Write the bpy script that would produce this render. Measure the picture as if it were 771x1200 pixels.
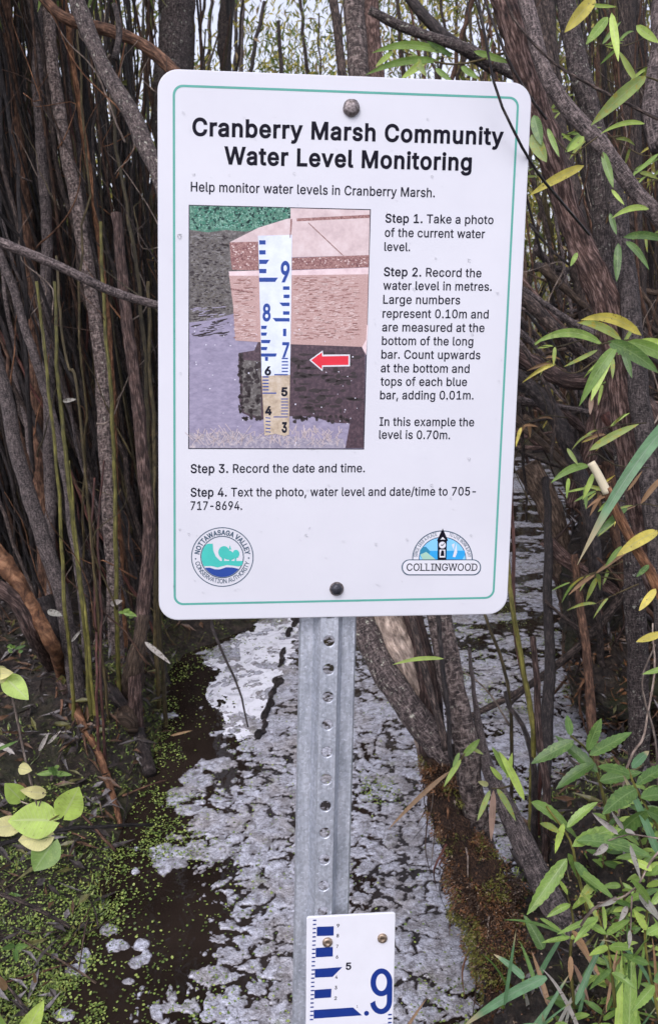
import bpy, math, random
import numpy as np
from mathutils import Vector, Matrix, geometry
SC = bpy.context.scene
COL = SC.collection
for _o in list(bpy.data.objects): bpy.data.objects.remove(_o)
rnd = random.Random(7)
rng = np.random.default_rng(7)

# ------------------------------------------------------------------ camera
CAM_H = 1.10
PITCH = math.radians(14.0)
FOCAL = 1000.0                      # focal length in pixels of the 771 x 1200 photograph
cam_d = bpy.data.cameras.new('camera'); cam = bpy.data.objects.new('camera', cam_d); COL.objects.link(cam)
cam.location = (0, 0, CAM_H); cam.rotation_euler = (math.radians(90) - PITCH, 0, 0)
cam_d.sensor_fit = 'VERTICAL'; cam_d.sensor_height = 36.0; cam_d.sensor_width = 24.0
cam_d.lens = 36.0 * FOCAL / 1200.0
cam_d.clip_start = 0.05; cam_d.clip_end = 2000
cam_d.dof.use_dof = True; cam_d.dof.focus_distance = 0.80; cam_d.dof.aperture_fstop = 26.0
SC.camera = cam

# ------------------------------------------------------------------ sky, sun, exposure
SUN_EL, SUN_AZ = math.radians(52), math.radians(200)     # high and behind the photographer, through cloud
W = bpy.data.worlds.new('World'); SC.world = W; W.use_nodes = True
nt = W.node_tree; nt.nodes.clear()
sky = nt.nodes.new('ShaderNodeTexSky'); sky.sky_type = 'NISHITA'; sky.sun_disc = False
sky.sun_elevation = SUN_EL; sky.sun_rotation = SUN_AZ; sky.air_density = 1.0; sky.dust_density = 3.0; sky.ozone_density = 1.0
hs = nt.nodes.new('ShaderNodeHueSaturation'); hs.inputs['Saturation'].default_value = 0.28
mx = nt.nodes.new('ShaderNodeMix'); mx.data_type = 'RGBA'; mx.blend_type = 'MULTIPLY'; mx.inputs[0].default_value = 1.0
mx.inputs[7].default_value = (0.955, 0.945, 1.08, 1)       # the cool lavender cast of an overcast sky
bg = nt.nodes.new('ShaderNodeBackground'); bg.inputs[1].default_value = 0.15
wo = nt.nodes.new('ShaderNodeOutputWorld')
nt.links.new(sky.outputs[0], hs.inputs['Color']); nt.links.new(hs.outputs[0], mx.inputs[6])
nt.links.new(mx.outputs[2], bg.inputs[0]); nt.links.new(bg.outputs[0], wo.inputs[0])
sd = bpy.data.lights.new('sun', 'SUN'); sd.energy = .5; sd.angle = math.radians(25); sd.color = (1.0, 0.965, 0.93)
so = bpy.data.objects.new('sun', sd); COL.objects.link(so)
_dir = Vector((math.sin(SUN_AZ) * math.cos(SUN_EL), math.cos(SUN_AZ) * math.cos(SUN_EL), math.sin(SUN_EL)))
so.rotation_euler = (-_dir).to_track_quat('-Z', 'Y').to_euler(); so.location = _dir * 30
SC.view_settings.view_transform = 'Standard'; SC.view_settings.look = 'None'
SC.view_settings.exposure = 0.78; SC.view_settings.gamma = 1.0
try: SC.cycles.use_denoising = True
except Exception: pass

# ------------------------------------------------------------------ pixels of the photograph -> places in the world
R_ = np.array([1.0, 0, 0]); F_ = np.array([0, math.cos(PITCH), -math.sin(PITCH)]); U_ = np.array([0, math.sin(PITCH), math.cos(PITCH)])
C_ = np.array([0, 0, CAM_H])
def cw(x, y, z):                    # camera coordinates (x right, y down, z forward) -> world
    return C_ + R_ * x - U_ * y + F_ * z
def at(px, py, d):
    return cw((px - 385.5) / FOCAL * d, (py - 600.0) / FOCAL * d, d)
def ray(px, py):
    return R_ * ((px - 385.5) / FOCAL) - U_ * ((py - 600.0) / FOCAL) + F_
def onz(px, py, z=0.0):
    r = ray(px, py); k = (z - CAM_H) / r[2]; return C_ + r * k

# ------------------------------------------------------------------ noise
def _h(ix, iy, s):
    n = (ix * 374761393 + iy * 668265263 + s * 974634777) & 0xffffffff
    n = ((n ^ (n >> 13)) * 1274126177) & 0xffffffff
    return ((n ^ (n >> 16)) & 0xffff) / 65535.0
def vnoise(x, y, s=0):
    x = np.asarray(x, float); y = np.asarray(y, float)
    ix = np.floor(x).astype(np.int64); iy = np.floor(y).astype(np.int64)
    fx = x - ix; fy = y - iy; fx = fx * fx * (3 - 2 * fx); fy = fy * fy * (3 - 2 * fy)
    a = _h(ix, iy, s); b = _h(ix + 1, iy, s); c = _h(ix, iy + 1, s); d = _h(ix + 1, iy + 1, s)
    return (a * (1 - fx) + b * fx) * (1 - fy) + (c * (1 - fx) + d * fx) * fy
def fbm(x, y, s=0, o=4, g=0.5):
    t = 0; a = 1; n = 0
    for k in range(o):
        t = t + a * vnoise(x, y, s + k * 17); n += a; a *= g; x = x * 2.03 + 3.1; y = y * 2.03 + 1.7
    return t / n
def sstep(a, b, x):
    t = np.clip((x - a) / (b - a), 0, 1); return t * t * (3 - 2 * t)
def sdf(poly, X, Y):                # signed distance, positive inside
    P = np.asarray(poly, float); D = np.full(X.shape, 1e9); ins = np.zeros(X.shape, bool); n = len(P)
    for i in range(n):
        ax, ay = P[i]; bx, by = P[(i + 1) % n]; ex, ey = bx - ax, by - ay
        t = np.clip(((X - ax) * ex + (Y - ay) * ey) / (ex * ex + ey * ey + 1e-12), 0, 1)
        D = np.minimum(D, (X - ax - t * ex) ** 2 + (Y - ay - t * ey) ** 2)
        c = ((ay > Y) != (by > Y)) & (X < (bx - ax) * (Y - ay) / (by - ay + 1e-12) + ax)
        ins ^= c
    return np.where(ins, 1, -1) * np.sqrt(D)

# ------------------------------------------------------------------ objects
def tag(o, label=None, cat=None, group=None, kind=None):
    if label: o['label'] = label
    if cat: o['category'] = cat
    if group: o['group'] = group
    if kind: o['kind'] = kind
    return o
def empty(name, loc, label, cat, group=None):
    o = bpy.data.objects.new(name, None); COL.objects.link(o); o.location = Vector(loc); o.empty_display_size = .05
    return tag(o, label, cat, group)
def mk(name, V, Fc, mats, parent=None, origin=None, smooth=False, uv=None, mi=None):
    """one mesh object; V in world coordinates, uv per vertex"""
    V = np.asarray(V, float)
    org = np.array(parent.location) if parent is not None and parent.parent is None else None
    if parent is not None and parent.parent is not None:
        org = np.array(parent.location) + np.array(parent.parent.location)
    base = np.zeros(3)
    if origin is not None: base = np.asarray(origin, float)
    elif parent is not None: base = org
    me = bpy.data.meshes.new(name)
    Vl = V - base
    if isinstance(Fc, np.ndarray):
        m, k = Fc.shape
        me.vertices.add(len(Vl)); me.vertices.foreach_set('co', Vl.ravel())
        me.loops.add(m * k); me.loops.foreach_set('vertex_index', Fc.ravel().astype(np.int32))
        me.polygons.add(m); me.polygons.foreach_set('loop_start', np.arange(0, m * k, k, dtype=np.int32))
        me.update(calc_edges=True); me.validate()
    else:
        me.from_pydata(Vl.tolist(), [], Fc); me.update()
    if not isinstance(mats, (list, tuple)): mats = [mats]
    for m_ in mats: me.materials.append(m_)
    if mi is not None: me.polygons.foreach_set('material_index', np.asarray(mi, np.int32))
    if uv is not None:
        L = me.uv_layers.new(name='UVMap'); li = np.zeros(len(me.loops), np.int32); me.loops.foreach_get('vertex_index', li)
        L.data.foreach_set('uv', np.asarray(uv, float)[li].ravel())
    me.polygons.foreach_set('use_smooth', np.full(len(me.polygons), smooth))
    o = bpy.data.objects.new(name, me); COL.objects.link(o)
    if parent is not None:
        o.parent = parent; o.location = Vector(base - org)
    else: o.location = Vector(base)
    return o
def copy_tree(o, parent=None):
    c = o.copy(); COL.objects.link(c)
    if parent is not None: c.parent = parent
    for ch in list(o.children): copy_tree(ch, c)
    return c

# ------------------------------------------------------------------ materials
class NB:
    def __init__(s, name):
        s.m = bpy.data.materials.new(name); s.m.use_nodes = True; s.t = s.m.node_tree
        s.p = s.t.nodes['Principled BSDF']; s.o = s.t.nodes['Material Output']
    def n(s, ty, **k):
        x = s.t.nodes.new(ty)
        for a, b in k.items(): setattr(x, a, b)
        return x
    def l(s, a, b): s.t.links.new(a, b)
    def coord(s, kind='Object', scale=(1, 1, 1)):
        c = s.n('ShaderNodeTexCoord'); mp = s.n('ShaderNodeMapping'); mp.inputs['Scale'].default_value = scale
        s.l(c.outputs[kind], mp.inputs[0]); return mp.outputs[0]
    def noise(s, v, sc, det=5, rough=.6, dist=0):
        x = s.n('ShaderNodeTexNoise'); x.inputs['Scale'].default_value = sc; x.inputs['Detail'].default_value = det
        x.inputs['Roughness'].default_value = rough; x.inputs['Distortion'].default_value = dist
        s.l(v, x.inputs['Vector']); return x.outputs[0]
    def ramp(s, f, stops):
        r = s.n('ShaderNodeValToRGB'); e = r.color_ramp.elements
        while len(e) < len(stops): e.new(.5)
        for q, (p_, c) in zip(e, stops): q.position = p_; q.color = (*c, 1)
        s.l(f, r.inputs[0]); return r.outputs[0]
    def mix(s, f, a, b, mode='MIX'):
        x = s.n('ShaderNodeMix'); x.data_type = 'RGBA'; x.blend_type = mode
        for sock, val in ((0, f), (6, a), (7, b)):
            if hasattr(val, 'links'): s.l(val, x.inputs[sock])
            else: x.inputs[sock].default_value = val if sock == 0 else (*val, 1)
        return x.outputs[2]
    def math(s, op, a, b=None):
        x = s.n('ShaderNodeMath', operation=op)
        for i, v in enumerate((a, b)):
            if v is None: continue
            if hasattr(v, 'links'): s.l(v, x.inputs[i])
            else: x.inputs[i].default_value = v
        return x.outputs[0]
    def bump(s, h, st, dist=.01):
        b = s.n('ShaderNodeBump'); b.inputs['Strength'].default_value = st; b.inputs['Distance'].default_value = dist
        s.l(h, b.inputs['Height']); s.l(b.outputs[0], s.p.inputs['Normal'])
    def fin(s, col, rough=.6, spec=.5, metal=0):
        if hasattr(col, 'links'): s.l(col, s.p.inputs['Base Color'])
        else: s.p.inputs['Base Color'].default_value = (*col, 1)
        s.p.inputs['Roughness'].default_value = rough; s.p.inputs['Metallic'].default_value = metal
        s.p.inputs['Specular IOR Level'].default_value = spec
        return s.m
def flat(name, col, rough=.4, spec=.25, var=.06):
    b = NB(name); v = b.coord('Object'); f = b.noise(v, 60, 3)
    c1 = tuple(max(0, c * (1 - var)) for c in col); c2 = tuple(min(1, c * (1 + var)) for c in col)
    return b.fin(b.ramp(f, [(.3, c1), (.7, c2)]), rough, spec)
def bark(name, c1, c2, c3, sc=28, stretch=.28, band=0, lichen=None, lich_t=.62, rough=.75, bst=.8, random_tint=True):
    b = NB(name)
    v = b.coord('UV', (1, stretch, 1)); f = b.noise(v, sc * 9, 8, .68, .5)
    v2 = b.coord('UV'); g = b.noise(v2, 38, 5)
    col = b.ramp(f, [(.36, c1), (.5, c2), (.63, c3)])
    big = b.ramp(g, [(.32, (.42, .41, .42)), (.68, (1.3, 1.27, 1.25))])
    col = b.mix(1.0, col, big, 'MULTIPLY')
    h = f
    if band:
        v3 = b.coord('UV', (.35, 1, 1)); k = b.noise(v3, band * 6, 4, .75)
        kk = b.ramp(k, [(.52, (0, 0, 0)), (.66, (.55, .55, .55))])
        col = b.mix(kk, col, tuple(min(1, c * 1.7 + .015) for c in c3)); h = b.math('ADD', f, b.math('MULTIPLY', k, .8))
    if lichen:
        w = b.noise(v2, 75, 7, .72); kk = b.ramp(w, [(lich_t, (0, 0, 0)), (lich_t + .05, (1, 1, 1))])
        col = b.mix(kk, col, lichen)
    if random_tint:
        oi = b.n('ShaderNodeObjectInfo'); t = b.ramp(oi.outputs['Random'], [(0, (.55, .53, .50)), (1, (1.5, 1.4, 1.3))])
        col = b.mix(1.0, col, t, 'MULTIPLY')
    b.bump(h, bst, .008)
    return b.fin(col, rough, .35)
def leafmat(name, col, vein, spot=None, spot_t=.6, rough=.42, tip=None):
    b = NB(name)
    c = b.n('ShaderNodeTexCoord'); sp = b.n('ShaderNodeSeparateXYZ'); b.l(c.outputs['UV'], sp.inputs[0])
    ax = b.math('ABSOLUTE', b.math('SUBTRACT', sp.outputs[0], .5))
    mid = b.math('LESS_THAN', ax, .035)
    s = b.math('SINE', b.math('MULTIPLY', b.math('SUBTRACT', sp.outputs[1], b.math('MULTIPLY', ax, .35)), 75.0))
    side = b.math('MULTIPLY', b.math('POWER', b.math('MAXIMUM', s, 0.0), 6.0), .55)
    vn = b.math('MAXIMUM', mid, side)
    ob = b.coord('Object'); f = b.noise(ob, 55, 4)
    base = b.ramp(f, [(.3, tuple(x * .72 for x in col)), (.7, tuple(min(1, x * 1.25) for x in col))])
    hn = b.noise(ob, 260, 3, .6); hk = b.ramp(hn, [(.68, (0, 0, 0)), (.72, (.8, .8, .8))]); base = b.mix(hk, base, (.16, .09, .03))
    if spot:
        g = b.noise(ob, 130, 5, .7); k = b.ramp(g, [(spot_t, (0, 0, 0)), (spot_t + .06, (1, 1, 1))]); base = b.mix(k, base, spot)
    if tip:
        k = b.ramp(sp.outputs[1], [(.74, (0, 0, 0)), (.86, (1, 1, 1))]); base = b.mix(k, base, tip)
    col2 = b.mix(b.math('MULTIPLY', vn, .75), base, vein)
    oi = b.n('ShaderNodeObjectInfo'); t = b.ramp(oi.outputs['Random'], [(0, (.75, .78, .7)), (1, (1.2, 1.15, 1.1))])
    col2 = b.mix(1.0, col2, t, 'MULTIPLY')
    b.bump(vn, .35, .0008)
    b.fin(col2, rough, .5)
    tr = b.n('ShaderNodeBsdfTranslucent'); b.l(col2, tr.inputs[0]); ms = b.n('ShaderNodeMixShader'); ms.inputs[0].default_value = .35
    b.l(b.p.outputs[0], ms.inputs[1]); b.l(tr.outputs[0], ms.inputs[2]); b.l(ms.outputs[0], b.o.inputs[0])
    return b.m

M = {}
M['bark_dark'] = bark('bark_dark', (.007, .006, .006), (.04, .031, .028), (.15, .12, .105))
M['bark_grey'] = bark('bark_grey', (.014, .012, .013), (.095, .08, .08), (.27, .235, .23), band=60)
M['bark_mottled'] = bark('bark_mottled', (.012, .009, .009), (.08, .062, .058), (.27, .23, .215), sc=16, stretch=.5, band=34, lichen=(.33, .33, .29), lich_t=.6)
M['bark_lichen'] = bark('bark_lichen', (.010, .008, .008), (.055, .045, .045), (.18, .155, .15), band=40, lichen=(.40, .42, .36), lich_t=.585)
M['bark_brown'] = bark('bark_brown', (.025, .013, .008), (.09, .05, .032), (.22, .13, .085), sc=22, stretch=.2)
M['bark_orange'] = bark('bark_orange', (.04, .018, .008), (.15, .072, .035), (.32, .18, .10), sc=20, stretch=.2)
M['bark_shoot'] = bark('bark_shoot', (.05, .05, .012), (.13, .13, .03), (.20, .19, .05), sc=20, stretch=.1, rough=.45)
M['bark_olive'] = bark('bark_olive', (.03, .024, .010), (.075, .062, .026), (.14, .115, .055), sc=20, stretch=.12, rough=.5)
M['bark_red'] = bark('bark_red', (.03, .012, .010), (.085, .034, .028), (.15, .07, .05), sc=20, stretch=.15, rough=.5)
M['bark_pale'] = bark('bark_pale', (.08, .065, .055), (.24, .20, .17), (.44, .39, .34), sc=18, stretch=.22)
M['bark_peel'] = bark('bark_peel', (.010, .006, .005), (.085, .052, .044), (.30, .22, .20), sc=26, stretch=.13, bst=1.0)
M['bark_rot'] = bark('bark_rot', (.018, .012, .008), (.085, .06, .042), (.20, .155, .12), sc=24, stretch=.18, bst=1.0)
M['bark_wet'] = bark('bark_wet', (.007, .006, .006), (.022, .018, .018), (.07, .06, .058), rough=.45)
M['cut_wood'] = flat('cut_wood', (.62, .55, .38), .7, .3)
M['leaf_green'] = leafmat('leaf_green', (.105, .20, .05), (.20, .31, .11), spot=(.17, .28, .07), spot_t=.55, rough=.34)
M['leaf_bright'] = leafmat('leaf_bright', (.23, .37, .08), (.34, .47, .18), spot=(.31, .44, .11), spot_t=.56, rough=.36)
M['leaf_lime'] = leafmat('leaf_lime', (.45, .62, .13), (.50, .60, .26))
M['leaf_yellow'] = leafmat('leaf_yellow', (.62, .54, .10), (.50, .46, .17), spot=(.14, .08, .02), spot_t=.60)
M['leaf_spotted'] = leafmat('leaf_spotted', (.32, .42, .11), (.36, .42, .18), spot=(.42, .36, .05), spot_t=.54)
M['leaf_tan'] = leafmat('leaf_tan', (.36, .22, .12), (.42, .28, .16), spot=(.2, .1, .05), spot_t=.6)
M['leaf_pink'] = leafmat('leaf_pink', (.42, .26, .20), (.45, .30, .22))
M['leaf_bluegreen'] = leafmat('leaf_bluegreen', (.13, .27, .13), (.2, .31, .2), tip=(.45, .38, .22))
M['leaf_dead'] = leafmat('leaf_dead', (.40, .38, .35), (.3, .27, .24), spot=(.1, .08, .07), spot_t=.55, rough=.7)
M['leaf_pale'] = leafmat('leaf_pale', (.60, .58, .26), (.5, .48, .26))

def ground_mat():
    b = NB('marsh_mud'); v = b.coord('Object')
    f = b.noise(v, 60, 9, .74, .4); g = b.noise(v, 4, 5, .6)
    c = b.ramp(f, [(.3, (.008, .006, .005)), (.47, (.035, .026, .02)), (.58, (.085, .062, .046)), (.75, (.20, .155, .12))])
    gr = b.ramp(b.noise(v, 70, 6, .7), [(.35, (.02, .032, .008)), (.7, (.09, .12, .025))])
    k = b.ramp(g, [(.5, (0, 0, 0)), (.64, (1, 1, 1))])
    c = b.mix(b.math('MULTIPLY', k, .6), c, gr)
    b.bump(f, 1.0, .03); return b.fin(c, .48, .5)
M['mud'] = ground_mat()
def water_mat():
    b = NB('dark_water'); v = b.coord('Object')
    f = b.noise(v, 9, 3, .5, .6); g = b.noise(v, 60, 2, .5)
    c = b.ramp(b.noise(v, 3, 4), [(.35, (.012, .008, .006)), (.7, (.03, .021, .016))])
    b.bump(b.math('ADD', f, b.math('MULTIPLY', g, .05)), .10, .02)
    b.p.inputs['IOR'].default_value = 1.33
    return b.fin(c, .03, .5)
M['water'] = water_mat()
def foam_mat():
    b = NB('water_scum'); v = b.coord('Object')
    f = b.noise(v, 55, 8, .72, .8); g = b.noise(v, 9, 5, .6)
    vo = b.n('ShaderNodeTexVoronoi'); vo.inputs['Scale'].default_value = 260; b.l(v, vo.inputs['Vector'])
    c = b.ramp(f, [(.34, (.13, .12, .125)), (.44, (.33, .33, .36)), (.54, (.50, .51, .57)), (.70, (.72, .735, .82))])
    br = b.ramp(g, [(.35, (.80, .74, .66)), (.55, (1, 1, 1))])
    c = b.mix(1.0, c, br, 'MULTIPLY')
    vn = b.noise(v, 26, 4, .6, 2.2); vk = b.ramp(b.math('ABSOLUTE', b.math('SUBTRACT', vn, .5)), [(.004, (.6, .6, .6)), (.03, (0, 0, 0))]); c = b.mix(vk, c, (.12, .11, .11))
    gr = b.ramp(b.noise(v, 17, 5, .7), [(.60, (0, 0, 0)), (.70, (.5, .5, .5))])
    c = b.mix(gr, c, (.17, .2, .06))
    sz = b.n('ShaderNodeSeparateXYZ'); b.l(b.n('ShaderNodeTexCoord').outputs['Object'], sz.inputs[0]); zz = b.math('ADD', sz.outputs[2], b.math('MULTIPLY', b.math('SUBTRACT', f, .5), .0016))
    thin = b.ramp(b.math('MULTIPLY', zz, 330.0), [(.0, (1, 1, 1)), (.85, (0, 0, 0))]); c = b.mix(thin, c, (.13, .115, .115))
    h = b.math('ADD', f, b.math('MULTIPLY', vo.outputs['Distance'], .45))
    b.bump(h, .5, .005)
    return b.fin(c, .16, 1.0)
M['foam'] = foam_mat()
def sky_film_mat():
    b = NB('painted_sky_film'); v = b.coord('Object')
    c = b.ramp(b.noise(v, 30, 6, .7, 1.0), [(.30, (.45, .45, .48)), (.5, (.84, .84, .89)), (.8, (.90, .90, .95))])  # near-white tones stand in for bright sky mirrored in the water
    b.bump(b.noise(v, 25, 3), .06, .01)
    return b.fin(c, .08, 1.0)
M['film'] = sky_film_mat()
def duck(name, a, c_):
    b = NB(name); v = b.coord('Object'); f = b.noise(v, 120, 2)
    return b.fin(b.ramp(f, [(.3, a), (.7, c_)]), .45, .4)
M['duck'] = [duck('duckweed_a', (.07, .12, .02), (.20, .27, .06)), duck('duckweed_b', (.16, .22, .04), (.36, .42, .11)), duck('duckweed_c', (.035, .055, .014), (.10, .13, .03))]
M['litter'] = [duck('litter_dark', (.015, .012, .011), (.06, .047, .04)), duck('litter_brown', (.05, .028, .016), (.16, .09, .05)),
               duck('litter_grey', (.08, .07, .068), (.24, .22, .21)), duck('litter_olive', (.05, .05, .015), (.14, .13, .04))]
M['fol'] = []
for nm, a, c_ in (('far_leaf_green', (.09, .13, .03), (.20, .27, .07)), ('far_leaf_yellow', (.38, .34, .08), (.62, .53, .14)), ('far_leaf_olive', (.15, .16, .05), (.32, .32, .11)), ('far_leaf_tan', (.28, .20, .11), (.46, .34, .19))):
    b = NB(nm); v = b.coord('Object'); c = b.ramp(b.noise(v, 3, 4), [(.3, a), (.7, c_)]); b.fin(c, .6, .3)
    tr = b.n('ShaderNodeBsdfTranslucent'); b.l(c, tr.inputs[0]); ms = b.n('ShaderNodeMixShader'); ms.inputs[0].default_value = .4
    b.l(b.p.outputs[0], ms.inputs[1]); b.l(tr.outputs[0], ms.inputs[2]); b.l(ms.outputs[0], b.o.inputs[0]); M['fol'].append(b.m)
M['moss'] = [duck('moss_rust', (.035, .015, .006), (.27, .125, .05)), duck('moss_green', (.07, .075, .012), (.20, .19, .035)), duck('moss_brown', (.02, .011, .007), (.08, .045, .026)), duck('moss_pale', (.2, .14, .09), (.4, .3, .2))]

# ================================================================== THE SETTING
FARL = [onz(*p)[:2] for p in [(20, 1330), (60, 1200), (85, 1130), (118, 1070), (128, 1010), (150, 950), (178, 900), (190, 850), (183, 805), (215, 768), (290, 737), (330, 712), (352, 680), (345, 640), (350, 600)]]
FARR = [onz(*p)[:2] for p in [(420, 560), (520, 540), (630, 535), (668, 580), (690, 640), (706, 700), (712, 745), (770, 775), (900, 790)]]
FARR += [(2.6, 1.95), (2.6, 1.6)]
NEARR = [onz(*p)[:2] for p in [(800, 905), (720, 885), (660, 900), (618, 960), (600, 1040), (596, 1100), (592, 1160), (590, 1240), (590, 1330)]]
WATER = [(-.30, .2), (-.34, .7)] + FARL + FARR + NEARR + [(.25, .7), (.25, .2)]
def ground_h(X, Y):
    s = -sdf(WATER, X, Y)
    n = fbm(X * 7, Y * 7, 3, 5); n2 = fbm(X * 1.3, Y * 1.3, 9, 3)
    land = sstep(0, .10, s) * .035 + sstep(.05, .38, s) * .10 + sstep(.3, 2.5, s) * .22
    left_low = sstep(1.9, 1.45, Y) * sstep(.2, -.2, X)                  # the near left shore lies low
    land = land * (1 - .62 * left_low)
    h = np.where(s > 0, land + (n - .45) * .09 * sstep(0, .15, s) + (n2 - .5) * .12 * sstep(.2, 1.0, s), -.16 * sstep(0, .18, -s) - .004)
    h = h + np.where(s > 0, .012 * (n - .3), 0)
    mound = np.exp(-((X + .50) / .20) ** 2 - ((Y - 2.02) / .30) ** 2) * sstep(0, .12, s); h = h + mound * (.13 + .10 * (n - .5))
    far = sstep(9, 30, np.hypot(X, Y)); return h * (1 - far) + .25 * far + far * (n2 - .5) * .6
xs = np.concatenate([-np.geomspace(900, 3.3, 26), np.arange(-3.2, 3.2, .022), np.geomspace(3.3, 900, 26)])
ys = np.concatenate([-np.geomspace(900, .6, 22), np.arange(-.5, .7, .1), np.arange(.72, 3.4, .018), np.arange(3.42, 8, .05), np.geomspace(8.1, 1500, 44)])
GX, GY = np.meshgrid(xs, ys); GZ = ground_h(GX, GY)
def grid_faces(nr, nc):
    i = np.arange(nr * nc).reshape(nr, nc)
    return np.stack([i[:-1, :-1], i[:-1, 1:], i[1:, 1:], i[1:, :-1]], -1).reshape(-1, 4)
tag(mk('ground', np.stack([GX, GY, GZ], -1).reshape(-1, 3), grid_faces(len(ys), len(xs)), M['mud'], smooth=True), 'dark muddy marsh bank and ground around the channel', kind='structure')
tag(mk('water', [(-60, -30, 0), (60, -30, 0), (60, 60, 0), (-60, 60, 0)], [(0, 1, 2, 3)], M['water']), 'still dark brown water of the marsh channel', kind='structure')
def gz(x, y):
    i = min(max(int(np.searchsorted(ys, y)), 1), len(ys) - 1); j = min(max(int(np.searchsorted(xs, x)), 1), len(xs) - 1)
    fy = min(max((y - ys[i - 1]) / (ys[i] - ys[i - 1]), 0), 1); fx = min(max((x - xs[j - 1]) / (xs[j] - xs[j - 1]), 0), 1)
    return float((GZ[i - 1, j - 1] * (1 - fx) + GZ[i - 1, j] * fx) * (1 - fy) + (GZ[i, j - 1] * (1 - fx) + GZ[i, j] * fx) * fy)
def root_at(px, py):
    """ground (or water) point seen at this pixel"""
    r = ray(px, py); k0 = .7
    for k in np.arange(.8, 14, .01):
        p = C_ + r * k
        if p[2] <= max(0.0, gz(p[0], p[1])): return p
    return C_ + r * 14

# scum and duckweed floating on the water
yy = np.geomspace(1.0, 8.5, 900); ss = np.linspace(-.48, .42, 430)
SY, SS = np.meshgrid(yy, ss, indexing='ij'); SX = SY * SS
def pxpoly(pts): return [tuple(onz(*p)[:2]) for p in pts]
main = sdf(pxpoly([(560, 1330), (215, 1330), (225, 1180), (255, 1120), (300, 1060), (290, 1010), (240, 1000), (228, 960), (262, 930), (300, 900), (285, 862), (262, 800), (258, 762), (320, 722), (352, 690), (340, 640), (420, 555), (640, 530), (705, 650), (735, 760), (760, 800), (730, 850), (690, 890), (640, 940), (610, 1050), (625, 1180), (625, 1330)]), SX, SY)
WS = sdf(WATER, SX, SY)
warp = fbm(SX * 5, SY * 5, 21, 3) - .5
n1 = fbm(SX * 9 + warp * 3, SY * 9 + warp * 3, 31, 5, .6); n2 = fbm(SX * 34 + warp * 6, SY * 34 - warp * 4, 41, 4, .62); n3 = fbm(SX * 3, SY * 3, 51, 3)
ridge = 1 - np.abs(fbm(SX * 22 + warp * 5, SY * 22, 61, 3) * 2 - 1)
far = sstep(1.9, 3.2, SY)
def worley(X, Y, sc, sd_):
    X = X * sc; Y = Y * sc; ix = np.floor(X).astype(np.int64); iy = np.floor(Y).astype(np.int64); f1 = np.full(X.shape, 9.); f2 = f1.copy()
    for a in (-1, 0, 1):
        for b_ in (-1, 0, 1):
            cx = ix + a; cy = iy + b_; d = np.hypot(cx + _h(cx, cy, sd_) - X, cy + _h(cx, cy, sd_ + 9) - Y)
            f2 = np.minimum(f2, np.maximum(f1, d)); f1 = np.minimum(f1, d)
    return f1, f2
wx_, wy_ = SX + warp * .05 + (n2 - .5) * .022, SY + (n1 - .5) * .06 + (n2 - .5) * .022
fa, fb = worley(wx_, wy_ * 1.15, 22, 5); fc, fd = worley(wx_, wy_ * 1.3, 60, 8)
cr = np.minimum((fb - fa) * 1.0, .5); cr2 = np.minimum(fd - fc, .5)
v = -.08 + np.clip(main, -.3, .03) * 5 + (n1 - .47) * .75 + (n2 - .5) * .50 + (cr - .16) * .95 + (cr2 - .2) * .55
nl = fbm(SX * 7 + warp * 2, SY * 13, 77, 4, .55)
v = np.where(far > 0, v * (1 - far) + far * (np.clip(main, -.3, .04) * 4 + (nl - .545) * 2.4 + (n2 - .5) * .6 + (cr - .22) * .4), v)
for (px, py, rx, ry) in [(255, 895, 22, 9), (232, 915, 20, 12), (210, 930, 16, 12), (222, 948, 16, 7), (205, 1005, 26, 16), (235, 1000, 24, 9), (128, 1090, 10, 8), (140, 1108, 16, 8), (165, 1108, 13, 9), (160, 1128, 12, 10), (170, 1122, 8, 12), (90, 1138, 13, 9), (98, 1120, 8, 8), (250, 1140, 24, 12), (75, 1190, 16, 8), (200, 1182, 18, 5), (158, 1022, 6, 5), (196, 838, 12, 4), (118, 1060, 8, 8), (150, 1150, 8, 4)]:
    c = onz(px, py); ax = onz(px + rx, py)[0] - c[0]; ay = abs(onz(px, py - ry)[1] - c[1])
    e = 1 - np.sqrt(((SX - c[0]) / ax) ** 2 + ((SY - c[1]) / ay) ** 2)
    v = np.maximum(v, np.clip(e, -1, .5) * .5 + (n2 - .5) * .7 + (n1 - .5) * .3 - .02)
sky_film_m = sdf(pxpoly([(258, 762), (340, 712), (356, 722), (340, 770), (322, 815), (310, 858), (282, 866), (262, 838), (248, 800)]), SX, SY) + (n1 - .5) * .12 + (n2 - .5) * .05
v = np.where(sky_film_m > 0, np.minimum(v, (n1 - .56) * 1.2 + (n2 - .5) * .8), v)
v = np.minimum(v, WS * 5 + .06)
amp = .0035
ZF = np.clip(v, -.12, .08) * amp / .12 + np.where(v > .01, (n2 - .5) * .0022 + (cr2 - .2) * .0012, 0) * sstep(0.01, .1, v)
ZF = np.maximum(ZF, -.003)
Fq = grid_faces(len(yy), len(ss)); zf = ZF.ravel(); keep = (zf[Fq].max(1) > -.0002)
Fq = Fq[keep]; used = np.unique(Fq); rem = np.zeros(zf.size, np.int64); rem[used] = np.arange(used.size)
VF = np.stack([SX, SY, ZF], -1).reshape(-1, 3)[used]
tag(mk('foam_scum', VF, rem[Fq], M['foam'], smooth=True), 'pale grey scum and froth drifting in patches on the dark channel water', 'scum', kind='stuff')
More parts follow.
